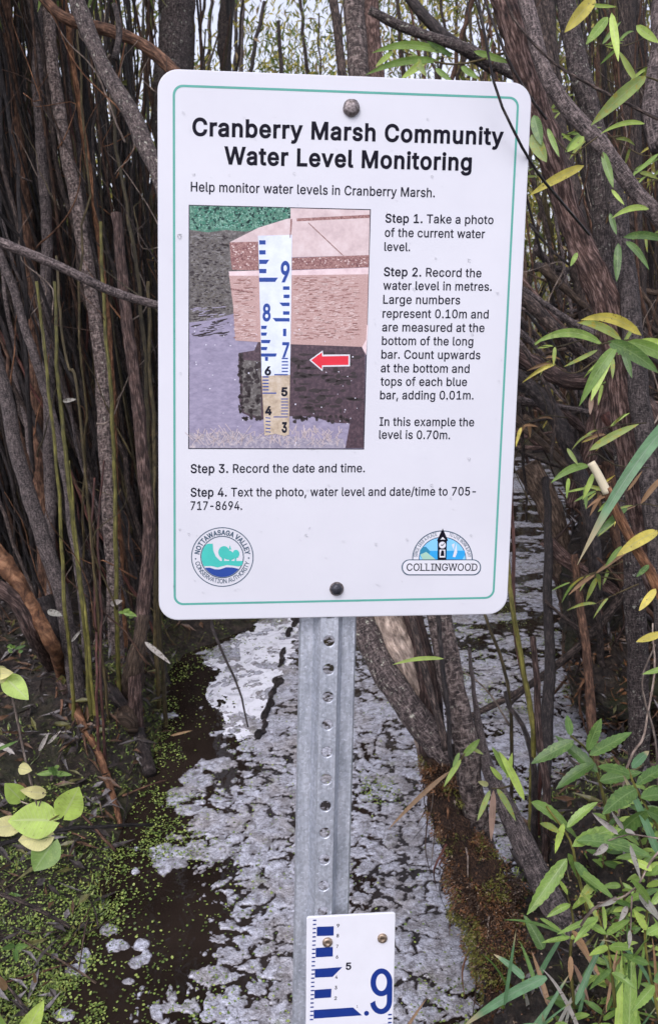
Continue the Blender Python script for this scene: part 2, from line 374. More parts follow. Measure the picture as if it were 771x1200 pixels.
# pale film with sky reflection painted into its colour, left behind the post
zf2 = (np.clip(sky_film_m, -.2, .05) * .03 + (n2 - .52) * .0016 + .0002 + (n1 - .5) * .001).ravel(); zf2 = np.clip(zf2, -.002, .0006)
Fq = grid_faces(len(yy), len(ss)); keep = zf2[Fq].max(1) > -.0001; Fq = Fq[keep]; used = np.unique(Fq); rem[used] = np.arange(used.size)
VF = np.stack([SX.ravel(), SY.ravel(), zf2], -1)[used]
tag(mk('sky_reflection_film', VF, rem[Fq], M['film'], smooth=True), 'whitish film with sky reflection painted in, beside the left bank', 'scum', kind='stuff')

def scatter_discs(P, N, r, sides=6):
    """flat little polygons at P with normals N"""
    n = len(P); N = N / np.linalg.norm(N, axis=1, keepdims=True)
    a = np.cross(N, rng.normal(size=(n, 3))); a /= np.linalg.norm(a, axis=1, keepdims=True); b = np.cross(N, a)
    t = np.arange(sides) / sides * 2 * np.pi
    V = P[:, None] + r[:, None, None] * (a[:, None] * np.cos(t)[None, :, None] + b[:, None] * (np.sin(t) * .8)[None, :, None])
    return V.reshape(-1, 3), np.arange(n * sides).reshape(n, sides)
cand = 420000
sy = 1.0 + (rng.random(cand) ** 1.6) * 3.6; sxx = (rng.random(cand) * 1.0 - .50) * sy
wsd = sdf(WATER, sxx, sy); dn = fbm(sxx * 11, sy * 11, 91, 4, .6); dn2 = fbm(sxx * 3.5, sy * 3.5, 95, 3)
left = sxx < .02 * sy - .02
clear = sdf(pxpoly([(150, 1030), (205, 1015), (268, 1020), (262, 1090), (240, 1200), (230, 1330), (70, 1330), (110, 1200), (128, 1120), (140, 1070)]), sxx, sy)
clear2 = sdf(pxpoly([(205, 835), (255, 830), (268, 900), (215, 905)]), sxx, sy)
dens = np.where(left, sstep(.30, .0, wsd) * .95 * (1 - .9 * sstep(-.02, .03, clear)) * (1 - .9 * sstep(-.01, .02, clear2)), sstep(.22, .0, wsd) * .12) + np.where(sxx > .04 * sy, sstep(.40, .60, dn2) * .9 * sstep(1.5, 2.0, sy), 0)
dens = dens * (sstep(.46, .62, dn) * .75 + .10) + np.where(left, .018, .01) * (wsd > 0)
dens = np.where(wsd < -.01, sstep(-.34, -.01, wsd) * np.maximum(sstep(.44, .58, dn), .7 * sstep(1.7, 1.3, sy)) * np.where(left, .8, .3), dens)
pick = rng.random(cand) < dens * np.clip(1.6 / sy, .3, 1) * .8
P = np.stack([sxx[pick], sy[pick], np.zeros(pick.sum())], 1)
P[:, 2] = np.maximum(0.002, ground_h(P[:, 0], P[:, 1]) + .002) + rng.random(len(P)) * .004
Nn = np.stack([rng.normal(0, .28, len(P)), rng.normal(0, .28, len(P)), np.ones(len(P))], 1)
V, Fd = scatter_discs(P, Nn, rng.uniform(.0012, .0031, len(P)))
tag(mk('duckweed', V, Fd, M['duck'], mi=rng.choice(3, len(Fd), p=[.48, .30, .22])), 'bright green duckweed floating along the left shore and between the scum', 'duckweed', kind='stuff')

SHORE = 1
def leaf_quads(P, D, Nn, L, Wd, fold=.25):
    """long leaves: 2 x 2 folded quads each, at P along D, bending"""
    n = len(P); D = D / np.linalg.norm(D, axis=1, keepdims=True)
    S = np.cross(D, Nn); S /= np.linalg.norm(S, axis=1, keepdims=True) + 1e-9; Z = np.cross(S, D)
    L = L[:, None]; Wd = Wd[:, None]; cv = rng.uniform(-.25, .25, n)[:, None]
    b0 = P; m = P + D * L * .45 + Z * L * cv * .35; t = P + D * L + Z * L * cv * -.3
    l = m + S * Wd * .5 + Z * Wd * fold; r = m - S * Wd * .5 + Z * Wd * fold
    V = np.stack([b0, l, m, r, t], 1).reshape(-1, 3); i = np.arange(n)[:, None] * 5
    Fq = np.concatenate([i + [[0, 2, 1]], i + [[0, 3, 2]], i + [[1, 2, 4]], i + [[2, 3, 4]]], 0)
    return V, Fq
# fallen leaves over the banks
c_ = 60000; lx = rng.uniform(-2.6, 2.6, c_); ly = 1.0 + rng.random(c_) ** 1.3 * 5.0
w = sdf(WATER, lx, ly); k = (w < -.015) & (rng.random(c_) < (.16 + .5 * (ly < 2.6)) * np.where((ly < 1.55) & (lx < 0), .45, 1)) & (np.abs(lx) < .5 * ly + .3); lx, ly = lx[k], ly[k]
P = np.stack([lx, ly, ground_h(lx, ly) + rng.random(len(lx)) * .02], 1)
ang = rng.uniform(0, 6.28, len(P)); D = np.stack([np.cos(ang), np.sin(ang), rng.normal(0, .3, len(P))], 1); Nn = np.stack([rng.normal(0, .5, len(P)), rng.normal(0, .5, len(P)), np.ones(len(P))], 1)
V, Fq = leaf_quads(P, D, Nn, rng.uniform(.02, .075, len(P)), rng.uniform(.006, .016, len(P)))
mi = rng.choice(4, len(P), p=[.5, .22, .16, .12]); tag(mk('leaf_litter', V, Fq, M['litter'], mi=np.tile(mi, 4)), 'wet dark fallen willow leaves covering both banks', 'leaf litter', kind='stuff')
# small moss leaves and green ground cover by the shore
c_ = 130000; lx = rng.uniform(-1.6, 1.6, c_); ly = .95 + rng.random(c_) ** 1.5 * 2.5; w = sdf(WATER, lx, ly); dn = fbm(lx * 9, ly * 9, 111, 4)
near = sstep(1.75, 1.35, ly) * (lx < 0)
k = (w < .01) & (rng.random(c_) < sstep(-.5, -.02, w) * np.maximum(sstep(.42, .62, dn) * .9, near * .9 * sstep(.36, .5, dn))) & (np.abs(lx) < .48 * ly); lx, ly = lx[k], ly[k]
P = np.stack([lx, ly, np.maximum(0, ground_h(lx, ly))], 1); n = len(P); ang = rng.uniform(0, 6.28, n)
D = np.stack([np.cos(ang), np.sin(ang), rng.uniform(.2, 1.6, n)], 1); V, Fq = leaf_quads(P, D, np.stack([np.cos(ang), np.sin(ang), np.full(n, .4)], 1), rng.uniform(.006, .02, n), rng.uniform(.002, .005, n))
tag(mk('moss_cover', V, Fq, [M['duck'][0], M['duck'][1], M['moss'][1], M['duck'][2]], mi=np.tile(rng.choice(4, n, p=[.3, .15, .25, .3]), 4)), 'low green moss and tiny plants along the muddy shore', 'moss', kind='stuff')

c_ = 30000; lx = rng.uniform(-1.5, .1, c_); ly = rng.uniform(1.9, 4.2, c_); w = sdf(WATER, lx, ly); dn = fbm(lx * 8, ly * 8, 131, 4)
k = (w < 0) & (rng.random(c_) < sstep(-.35, -.01, w) * sstep(.40, .60, dn)); lx, ly = lx[k], ly[k]; n = len(lx); P = np.stack([lx, ly, ground_h(lx, ly)], 1)
V, Fq = leaf_quads(P, np.stack([rng.normal(.2, .6, n), rng.normal(-.2, .5, n), rng.uniform(.1, 1.2, n)], 1), rng.normal(size=(n, 3)), rng.uniform(.015, .06, n), rng.uniform(.0015, .004, n))
tag(mk('shore_grass', V, Fq, [M['duck'][2], M['litter'][3], M['litter'][1], M['litter'][0]], mi=np.tile(rng.choice(4, n, p=[.25, .3, .2, .25]), 4)), 'short dull green grass and moss on the bank under the left thicket', 'grass', kind='stuff')
# ================================================================== WOODY STEMS
def spline(pts, step):
    P = np.asarray(pts, float)
    if len(P) == 2: P = np.array([P[0], (P[0] + P[1]) / 2, P[1]])
    E = np.vstack([2 * P[0] - P[1], P, 2 * P[-1] - P[-2]]); out = []
    for i in range(1, len(E) - 2):
        L = np.linalg.norm(E[i + 1] - E[i]); n = max(2, int(L / step)); t = (np.arange(n) / n)[:, None]
        a, b, c, d = E[i - 1], E[i], E[i + 1], E[i + 2]
        out.append(.5 * (2 * b + (c - a) * t + (2 * a - 5 * b + 4 * c - d) * t ** 2 + (3 * b - a - 3 * c + d) * t ** 3))
    out.append(P[-1:][:]); return np.vstack(out)
def tube(pts, r0, r1=None, sides=8, step=.02, wob=.12, kink=.0, seed=0, prof=None, cap=True):
    C = spline(pts, step); n = len(C); r1 = r0 if r1 is None else r1
    t = np.linspace(0, 1, n); T = np.gradient(C, axis=0); T /= np.linalg.norm(T, axis=1, keepdims=True) + 1e-12
    s_ = np.concatenate([[0], np.cumsum(np.linalg.norm(np.diff(C, axis=0), axis=1))])
    if kink:
        C = C + np.stack([fbm(s_ * 9, s_ * 0 + seed, seed, 3) - .5, fbm(s_ * 9 + 50, s_ * 0 + seed, seed + 3, 3) - .5, np.zeros(n)], 1) * kink * sstep(0, .06, t)[:, None]
    ref = np.array([0, 1.0, 0]) if abs(T[0][1]) < .8 else np.array([1.0, 0, 0])
    A = ref - (T @ ref)[:, None] * T; A /= np.linalg.norm(A, axis=1, keepdims=True) + 1e-9; B = np.cross(T, A)
    r = r0 + (r1 - r0) * t
    if prof is not None: r = r * np.interp(t, *prof)
    a = np.arange(sides + 1) / sides * 2 * np.pi
    Sg, Ag = np.meshgrid(s_, a, indexing='ij')
    rr = r[:, None] * (1 + wob * 2 * (fbm(np.cos(Ag) * 1.3 + Sg * 14 + seed, np.sin(Ag) * 1.3 + seed * 1.7, seed + 5, 4) - .5) + wob * 1.4 * (fbm(Sg * 40 + seed, np.cos(Ag) + seed, seed + 8, 2) - .5))
    V = C[:, None] + rr[..., None] * (A[:, None] * np.cos(Ag)[..., None] + B[:, None] * np.sin(Ag)[..., None])
    UV = np.stack([Ag * r0 + seed * .37, Sg + seed * .11], -1)
    V = V.reshape(-1, 3); UV = UV.reshape(-1, 2); Fq = grid_faces(n, sides + 1)
    if cap:
        m = len(V); V = np.vstack([V, C[:1], C[-1:]]); UV = np.vstack([UV, UV[:1], UV[-1:]])
        q = np.arange(sides); f0 = np.stack([np.full(sides, m), q + 1, q, q], 1); e = (n - 1) * (sides + 1) + q; f1 = np.stack([np.full(sides, m + 1), e, e + 1, e + 1], 1)
        Fl = Fq.tolist() + [list(x[:3]) for x in f0] + [list(x[:3]) for x in f1]
        return V, Fl, UV
    return V, Fq.tolist(), UV
def join(parts):
    V, Fc, UV, off = [], [], [], 0
    for v, f, u in parts:
        V.append(v); UV.append(u); Fc += [[i + off for i in q] for q in f]; off += len(v)
    return np.vstack(V), Fc, np.vstack(UV)
_sd = [10]
def stem(name, path, w0, w1, mat, label, cat='stem', group=None, sides=10, step=.02, wob=.13, kink=.012, prof=None, parent=None, down=None):
    """path of (px, py, depth), widths in photo pixels there"""
    _sd[0] += 1
    P = [at(p[0], p[1], p[2] or 1) for p in path]
    if None in [p[2] for p in path]:
        P = [root_at(p[0], p[1]) + np.array([0, 0, .012]) if p[2] is None else at(*p) for p in path]; path = [(p[0], p[1], float((q - C_) @ F_)) for p, q in zip(path, P)]; down = False
    if down is None: down = parent is None and cat in ('tree trunk', 'stem', 'snag', 'shoot') and name != 'cut_stick' and P[0][2] < P[-1][2]
    if down:                                       # carry it on into the ground or the water
        g0 = max(0, gz(P[0][0], P[0][1])) - .05; dz = P[0][2] - g0
        if dz > .01:
            dv = P[0] - P[1]; dv = dv / max(-dv[2], .3) ; dv[:2] = np.clip(dv[:2], -.35, .35); P = [P[0] + np.array([dv[0] * dz * .6, dv[1] * dz * .6, -dz])] + P
    r0 = w0 * path[0][2] / FOCAL / 2; r1 = w1 * path[-1][2] / FOCAL / 2
    V, Fc, UV = tube(P, r0, r1, sides, step, wob, kink, _sd[0], prof)
    o = mk(name, V, Fc, mat, parent, origin=None if parent is not None else P[0], smooth=True, uv=UV)
    if parent is None: tag(o, label, cat, group)
    return o

# bank clods under the stump
def lump(name, c, r, mat, label, seed, squash=(1, 1, .6)):
    n1_, n2_ = 30, 44; th = np.linspace(0, math.pi, n1_); ph = np.linspace(0, 2 * math.pi, n2_)
    T, Q = np.meshgrid(th, ph, indexing='ij'); d = np.stack([np.sin(T) * np.cos(Q), np.sin(T) * np.sin(Q), np.cos(T)], -1)
    rr = r * (1 + .7 * (fbm(d[..., 0] * 2.2 + d[..., 2] * 1.7 + seed, d[..., 1] * 2.2 + seed, seed, 5) - .5) + .25 * (fbm(d[..., 0] * 9 + seed, d[..., 1] * 9 + d[..., 2] * 9, seed + 4, 3) - .5))
    V = np.asarray(c) + d * rr[..., None] * np.array(squash); return V.reshape(-1, 3), grid_faces(n1_, n2_).tolist(), np.stack([Q * r, T * r], -1).reshape(-1, 2)

# --- the trunk cluster right of the post
stem('leaning_tree', [(566, 1000, 1.47), (532, 905, 1.45), (480, 828, 1.46), (425, 738, 1.52), (310, 480, 1.66), (185, 202, 1.80), (150, 128, 1.84), (113, 58, 1.88), (70, -60, 1.93)], 36, 17, M['bark_lichen'],
     'long dark leaning trunk with lichen spots, rising behind the sign to its top left', 'tree trunk', sides=16, step=.012, wob=.16)
stem('willow_tree', [(562, 995, 1.45), (550, 905, 1.415), (535, 830, 1.43), (513, 715, 1.48), (490, 560, 1.55), (455, 330, 1.64), (424, 110, 1.74), (410, -60, 1.80)], 30, 24, M['bark_mottled'],
     'slender grey mottled upright trunk just right of the post, its top showing above the sign', 'tree trunk', sides=16, step=.012, wob=.08)
stem('dead_tree', [(520, 935, 1.47), (498, 850, 1.50), (475, 780, 1.52), (452, 722, 1.55), (425, 620, 1.60)], 40, 44, M['bark_pale'],
     'pale weathered dead trunk behind the dark leaning trunk under the sign', 'tree trunk', down=False, sides=14, step=.012, wob=.25)
stem('dead_tree', [(528, 930, 1.45), (505, 860, 1.48), (500, 790, 1.50), (478, 712, 1.54), (455, 620, 1.60)], 38, 18, M['bark_peel'],
     'dark brown stub with peeling strips of bark between the pale and the mottled trunk', 'tree trunk', down=False, sides=14, step=.012, wob=.3)
stem('thin_shoot', [(522, 880, 1.38), (508, 815, 1.40), (490, 750, 1.42), (478, 700, 1.44), (465, 640, 1.46)], 9, 7, M['bark_dark'],
     'thin dark stem leaning left in front of the pale dead trunk', 'stem', down=False, sides=8)
stem('thin_shoot', [(532, 900, 1.37), (520, 800, 1.40), (512, 730, 1.42), (505, 640, 1.44)], 6, 5, M['bark_wet'],
     'very thin dark stem close against the left side of the mottled trunk', 'stem', down=False, sides=8)
# mossy stump
stump = empty('mossy_stump', onz(612, 1190), 'stout stump covered in rust brown moss and rootlets at the edge of the channel', 'tree stump')
ps = [(628, 1250, 1.26), (606, 1165, 1.31), (580, 1080, 1.36), (545, 990, 1.42), (520, 930, 1.44), (508, 885, 1.45)]
P = [at(*p) for p in ps]; V, Fc, UV = tube(P, .070, .020, 56, .006, .62, .02, 5, prof=([0, .3, .6, .8, 1], [1.05, 1.0, .92, .95, .8]))
M['moss_base'] = bark('moss_base', (.008, .005, .003), (.05, .026, .014), (.17, .09, .05), sc=30, stretch=.8, bst=1.2, random_tint=False, lichen=(.13, .12, .03), lich_t=.62)
mk('trunk', V, Fc, M['moss_base'], stump, smooth=True, uv=UV)
Vn = V[:-2]; cc = spline(P, .008); k = rng.integers(0, len(Vn), 46000); Pp = Vn[k]
d = ((Pp[:, None, :] - cc[None, ::4]) ** 2).sum(2).argmin(1); Nn = Pp - cc[::4][d]; Nn /= np.linalg.norm(Nn, axis=1, keepdims=True) + 1e-9
kk_ = fbm(Pp[:, 0] * 24 + Pp[:, 1] * 17, Pp[:, 2] * 30, 15, 3); ok = rng.random(len(Pp)) < sstep(.36, .56, kk_); Pp = Pp[ok] + Nn[ok] * (kk_[ok] * .012)[:, None]; Nn = Nn[ok]
n = len(Pp); D = Nn + rng.normal(0, .7, (n, 3)) + np.array([0, 0, -.5]); Pp = Pp + rng.normal(0, .003, (n, 3))
V2, F2 = leaf_quads(Pp, D, rng.normal(size=(n, 3)), rng.uniform(.002, .008, n), rng.uniform(.001, .003, n))
gm = fbm(Pp[:, 0] * 30, Pp[:, 2] * 30, 5, 3) + rng.normal(0, .05, n) ; mi = np.where(gm > .60, 1, np.where(gm < .42, 2, 0)); mi = np.where(rng.random(n) < .14, 2, mi); mi = np.where(rng.random(n) < .05, 3, mi)
mo = mk('moss', V2, F2, M['moss'], stump, mi=np.tile(mi, 4)); mo['kind'] = 'stuff'
for i in range(90):                              # rootlets hanging over the stump and down the bank
    a = Vn[rng.integers(0, len(Vn))] + np.array([0, -.004, 0]); L = rng.uniform(.02, .13)
    pts = [a, a + [rng.normal(0, .01), -.008, -L * .5], a + [rng.normal(0, .016), -.006, -L]]
    V3, F3, U3 = tube(pts, rng.uniform(.0007, .003), .0005, 5, .012, .2, .010, i)
    mk('rootlet', V3, F3, M[('bark_red', 'bark_pale', 'bark_brown', 'bark_orange', 'bark_wet')[i % 5]], stump, smooth=True, uv=U3)
stem('leaning_tree', [(690, 1130, 1.28), (650, 1060, 1.32), (610, 985, 1.36), (585, 930, 1.39), (568, 880, 1.42), (552, 800, 1.5), (548, 760, 1.56)], 36, 8, M['bark_grey'],
     'grey leaning branch lying against the mossy stump behind the green herbs', 'branch', sides=16, step=.012, wob=.14, prof=([0, .45, .62, .8, 1], [1, 1, .8, .4, .5]))
# --- far right water stems, snags
sp = [
 ('dead_snag', [(668, 720, 2.6), (655, 640, 2.6), (640, 585, 2.6), (617, 545, 2.6)], 22, 30, 'bark_rot', 'broken grey-brown snag with a hollow top standing in water right of the sign', 'snag'),
 ('dead_snag', [(700, 800, 2.55), (668, 725, 2.58), (652, 650, 2.6)], 12, 16, 'bark_rot', 'curving dead stem joining the broken snag from below', 'snag'),
 ('fallen_branch', [(638, 632, 2.3), (662, 655, 2.3), (700, 682, 2.32), (738, 704, 2.35)], 16, 17, 'bark_peel', 'short reddish brown broken branch lying across the snag', 'branch'),
 ('dead_stick', [(636, 905, 2.0), (644, 800, 2.1), (641, 720, 2.15), (644, 640, 2.2), (638, 560, 2.3)], 17, 8, 'bark_wet', 'black speckled upright stem standing in water left of the reddish stick', 'stem'),
 ('dead_stick', [(700, 920, 1.95), (694, 860, 2.0), (688, 760, 2.05), (678, 690, 2.1), (672, 650, 2.1)], 13, 9, 'bark_brown', 'straight reddish brown dead stick standing in the duckweed', 'stem'),
 ('fallen_branch', [(545, 842, 2.3), (600, 815, 2.25), (650, 780, 2.2), (700, 735, 2.15), (745, 675, 2.1), (790, 640, 2.05)], 7, 13, 'bark_dark', 'thin grey branch slanting low over the water to the right bank', 'branch'),
 ('fallen_branch', [(648, 790, 2.2), (625, 800, 2.2), (595, 830, 2.2)], 9, 4, 'bark_dark', 'small dark twig forking from the slanting branch over the water', 'branch'),
 ('thin_shoot', [(632, 880, 1.75), (622, 830, 1.77), (605, 760, 1.8), (601, 690, 1.82), (600, 560, 1.9)], 6, 4, 'bark_red', 'thin dark red upright shoot close to the lower right corner of the sign', 'stem'),
 ('thin_shoot', [(625, 880, 1.7), (618, 820, 1.7), (605, 750, 1.7), (597, 700, 1.7), (588, 600, 1.75)], 8, 5, 'bark_shoot', 'yellow-green shoot rising behind the lower right corner of the sign', 'stem'),
 ('thin_shoot', [(600, 840, 1.8), (588, 780, 1.8), (570, 730, 1.8), (560, 690, 1.85)], 5, 3.5, 'bark_olive', 'thin olive shoot leaning left below the sign corner', 'stem'),
 ('thin_shoot', [(626, 905, 1.7), (612, 850, 1.72), (598, 830, 1.74), (592, 810, 1.75)], 10, 5, 'bark_wet', 'short dark forked stem at the foot of the yellow-green shoot', 'stem'),
 ('thin_shoot', [(640, 930, 1.65), (634, 880, 1.68), (628, 800, 1.7), (622, 745, 1.7)], 11, 7, 'bark_peel', 'brown stubby stem standing in the leaves right of the yellow-green shoot', 'stem'),
 ('thin_shoot', [(597, 850, 1.9), (570, 810, 1.9), (540, 785, 1.9), (500, 770, 1.9)], 2.4, 1.5, 'bark_pale', 'hair-thin pale twig crossing the water behind the mottled trunk', 'twig'),
 ('thin_shoot', [(735, 900, 1.5), (752, 860, 1.5), (765, 790, 1.5), (762, 730, 1.5)], 4, 2, 'bark_pale', 'bent pale dry stalk near the right edge above the herbs', 'stem'),
 ('thin_shoot', [(771, 880, 1.5), (752, 800, 1.5), (766, 755, 1.5)], 3.2, 2, 'bark_pale', 'second bent pale dry stalk crossing the first near the right edge', 'stem'),
]
for nm, path, a, b_, mt, lab, cat in sp: stem(nm, path, a, b_, M[mt], lab, cat, step=.015, sides=12 if a > 12 else 8)

# --- right hand stand
sp = [
 ('willow_tree', [(800, 780, 1.72), (768, 680, 1.70), (742, 560, 1.66), (724, 430, 1.64), (712, 365, 1.62), (680, 290, 1.60), (650, 200, 1.58), (622, 105, 1.56), (596, 20, 1.55), (580, -50, 1.55)], 27, 34, 'bark_peel', 'brown trunk with shaggy peeling bark leaning left along the right edge of the sign', 'tree trunk', .3),
 ('willow_branch', [(840, 330, 1.50), (771, 254, 1.48), (700, 165, 1.46), (655, 112, 1.46), (630, 60, 1.46), (612, -20, 1.48), (600, -60, 1.5)], 19, 17, 'bark_grey', 'smooth purple-grey branch sweeping from top middle down to the right edge', 'branch', .1),
 ('willow_tree', [(745, 720, 1.85), (722, 400, 1.80), (708, 300, 1.78), (700, 190, 1.75), (688, 120, 1.74), (672, 60, 1.74), (655, -50, 1.74)], 26, 22, 'bark_lichen', 'upright trunk with crusty pale rings between the shaggy trunk and the right edge', 'tree trunk', .16),
 ('willow_tree', [(790, 900, 1.55), (778, 720, 1.55), (762, 590, 1.55), (752, 480, 1.56), (742, 390, 1.58), (728, 300, 1.62), (716, 200, 1.66)], 25, 22, 'bark_grey', 'pale grey ringed trunk at the right edge behind the long blue-green blade', 'tree trunk', .08),
 ('willow_tree', [(790, 260, 1.45), (768, 170, 1.45), (762, 130, 1.45), (768, 60, 1.45), (775, -50, 1.45)], 22, 20, 'bark_grey', 'short piece of grey trunk cut by the top right edge', 'tree trunk', .12),
 ('willow_tree', [(712, 520, 2.6), (690, 360, 2.55), (670, 250, 2.5), (648, 130, 2.5), (628, -60, 2.5)], 32, 24, 'bark_dark', 'broad dark trunk in shade behind the shaggy trunk', 'tree trunk', .16),
 ('willow_tree', [(755, 520, 2.8), (742, 300, 2.7), (738, 120, 2.7), (730, -60, 2.7)], 26, 20, 'bark_dark', 'broad dark upright trunk near the right edge behind the leaves', 'tree trunk', .16),
 ('willow_branch', [(735, 445, 2.1), (690, 420, 2.05), (650, 385, 2.0), (612, 350, 2.0), (560, 320, 2.0)], 12, 16, 'bark_dark', 'dark knotty branch reaching left behind the sign at mid height', 'branch', .25),
 ('willow_branch', [(790, 520, 2.1), (742, 460, 2.1), (700, 448, 2.1), (660, 445, 2.1), (600, 412, 2.15)], 17, 20, 'bark_peel', 'thick reddish branch end poking left from the tangle beside the sign', 'branch', .25),
 ('willow_branch', [(700, 700, 2.1), (690, 600, 2.1), (665, 520, 2.1), (640, 470, 2.1), (600, 440, 2.1), (540, 420, 2.1)], 12, 24, 'bark_wet', 'black knobbly branch arching down beside the lower right of the sign', 'branch', .3),
 ('dead_snag', [(672, 590, 2.2), (694, 520, 2.1), (708, 450, 2.05), (722, 405, 2.0)], 24, 17, 'bark_peel', 'split brown dead stub standing in the tangle under the hanging leaves', 'dead stub', .25),
 ('dead_snag', [(745, 760, 2.2), (735, 680, 2.2), (720, 600, 2.2), (712, 540, 2.2)], 22, 18, 'bark_brown', 'brown upright stub in the shade beside the reddish branch', 'snag', .25),
 ('willow_branch', [(745, 540, 1.9), (718, 500, 1.9), (708, 485, 1.9)], 17, 13, 'bark_red', 'short thick reddish stub leaning behind the split stub', 'branch', .25),
 ('willow_branch', [(612, 405, 2.0), (648, 470, 2.0), (646, 540, 2.0)], 5, 4, 'bark_dark', 'thin crooked black twig hanging in the tangle', 'twig', .15),
 ('willow_branch', [(608, 335, 2.2), (660, 372, 2.2), (700, 395, 2.2), (735, 420, 2.2)], 6, 9, 'bark_grey', 'thin grey twig slanting right above the knotty branch', 'twig', .15),
 ('willow_branch', [(600, 425, 2.4), (640, 440, 2.4), (690, 438, 2.4), (740, 415, 2.4)], 5, 8, 'bark_dark', 'thin level twig crossing the tangle below the leaves', 'twig', .15),
]
for nm, path, a, b_, mt, lab, cat, wb in sp: stem(nm, path, a, b_, M[mt], lab, cat, step=.012, sides=16 if a > 14 else 9, wob=wb)
def root_mass(px, py, d, rad, sq, seed_, lab, n_r=44):
    c = at(px, py, d); c[2] = min(c[2], .28); t = empty('root_mass', c, lab, 'root mass'); r = random.Random(seed_)
    V, Fc, UV = lump('core', c, rad, None, '', seed_, sq); mk('core', V, Fc, M['mud'], t, smooth=True, uv=UV)
    m = 2200; Pq = V[rng.integers(0, len(V), m)] + rng.normal(0, .008, (m, 3)); v_, f_ = leaf_quads(Pq, rng.normal(size=(m, 3)), rng.normal(size=(m, 3)), rng.uniform(.01, .05, m), rng.uniform(.003, .01, m)); q_ = mk('litter', v_, f_, M['litter'] + [M['moss'][0]], t, mi=np.tile(rng.choice(5, m, p=[.35, .25, .1, .1, .2]), 4)); q_['kind'] = 'stuff'
    for i in range(n_r):
        a = V[r.randrange(len(V))]; o = (a - c) * .06; L = r.uniform(.15, .4); q = r.uniform(.003, .011); up_ = r.random() < .5
        pts = [a - [0, 0, .02] + o, a + o * 2 + [r.gauss(0, .05), -.02, (L if up_ else -L) * .4], a + o * 2 + [r.gauss(-.03, .09), -.02, (L if up_ else -L)]]
        v_, f_, u_ = tube(pts, q, q * .4, 7, .02, .25, .02, seed_ * 60 + i); mk('root', v_, f_, M[r.choice(['bark_wet', 'bark_brown', 'bark_peel', 'bark_dark'])], t, smooth=True, uv=u_)
root_mass(765, 690, 2.45, .24, (1, .8, 1.3), 4, 'dark tangled mass of roots and mud on the far right bank'); root_mass(740, 800, 2.2, .13, (1.2, .8, .8), 6, 'smaller dark clump of roots at the edge of the duckweed on the right'); root_mass(745, 575, 3.2, .2, (1.1, .8, 1.2), 9, 'dark root clump behind the broken snag')
# cut stem with a pale fresh tip
cs = stem('cut_stick', [(800, 760, 1.18), (771, 690, 1.18), (735, 625, 1.18), (708, 572, 1.18)], 15, 11, M['bark_orange'], 'brown bristly cut stem with a pale fresh tip poking in from the right', 'stem', step=.008, wob=.12)
V, Fc, UV = tube([at(711, 578, 1.178), at(700, 556, 1.178), at(692, 542, 1.178)], .0062, .0052, 10, .004, .15, 0, 4)
mk('cut_tip', V, Fc, M['cut_wood'], cs, smooth=True, uv=UV)
# top centre
sp = [
 ('willow_branch', [(660, 110, 2.2), (600, 85, 2.2), (540, 55, 2.2), (480, 35, 2.2), (432, 12, 2.2)], 15, 10, 'bark_lichen', 'dark branch with a broken reddish tip slanting above the sign', 'branch'),
 ('willow_branch', [(580, 82, 2.4), (540, 55, 2.4), (510, 35, 2.4), (470, -15, 2.4)], 14, 12, 'bark_wet', 'second dark branch crossing the first above the sign', 'branch'),
 ('willow_tree', [(210, 330, 2.9), (202, 150, 2.9), (206, 40, 2.9), (208, -60, 2.9)], 44, 40, 'bark_lichen', 'thick dark trunk with grey lichen at the top left corner of the sign', 'tree trunk'),
 ('willow_tree', [(262, 300, 4.2), (265, 100, 4.2), (262, 40, 4.2), (275, -60, 4.2)], 17, 14, 'bark_dark', 'dark stem above the sign nearest its left end', 'stem'),
 ('willow_tree', [(410, 200, 2.5), (398, 60, 2.5), (383, -40, 2.5)], 14, 10, 'bark_dark', 'dark side stem joining the mottled trunk above the sign', 'stem'),
 ('willow_tree', [(445, 200, 3.4), (438, 60, 3.4), (430, -40, 3.4)], 20, 18, 'bark_peel', 'dull brown trunk just right of the mottled trunk above the sign', 'tree trunk'),
]
for nm, path, a, b_, mt, lab, cat in sp: stem(nm, path, a, b_, M[mt], lab, cat, step=.02, sides=14, wob=.16)
# twigs in front of the sign's top right corner
stem('dark_twig', [(690, 275, .86), (655, 233, .79), (625, 195, .72), (600, 150, .690), (578, 95, .675), (560, 0, .68), (548, -40, .70)], 3.4, 2.6, M['bark_wet'], 'thin dark twig crossing in front of the top right corner of the sign', 'twig', sides=6, kink=.003)
stem('dark_twig', [(640, 140, 1.1), (612, 100, 1.08), (590, 60, 1.06), (568, 0, 1.06), (560, -30, 1.06)], 3.4, 2.6, M['bark_wet'], 'second thin dark twig ending behind the top right corner of the sign', 'twig', sides=6, kink=.003)
stem('dark_twig', [(771, 140, 1.3), (700, 105, 1.3), (645, 72, 1.3), (600, 20, 1.3), (590, -20, 1.3)], 4, 3, M['bark_dark'], 'thin twig slanting across the upper right stems', 'twig', sides=6)
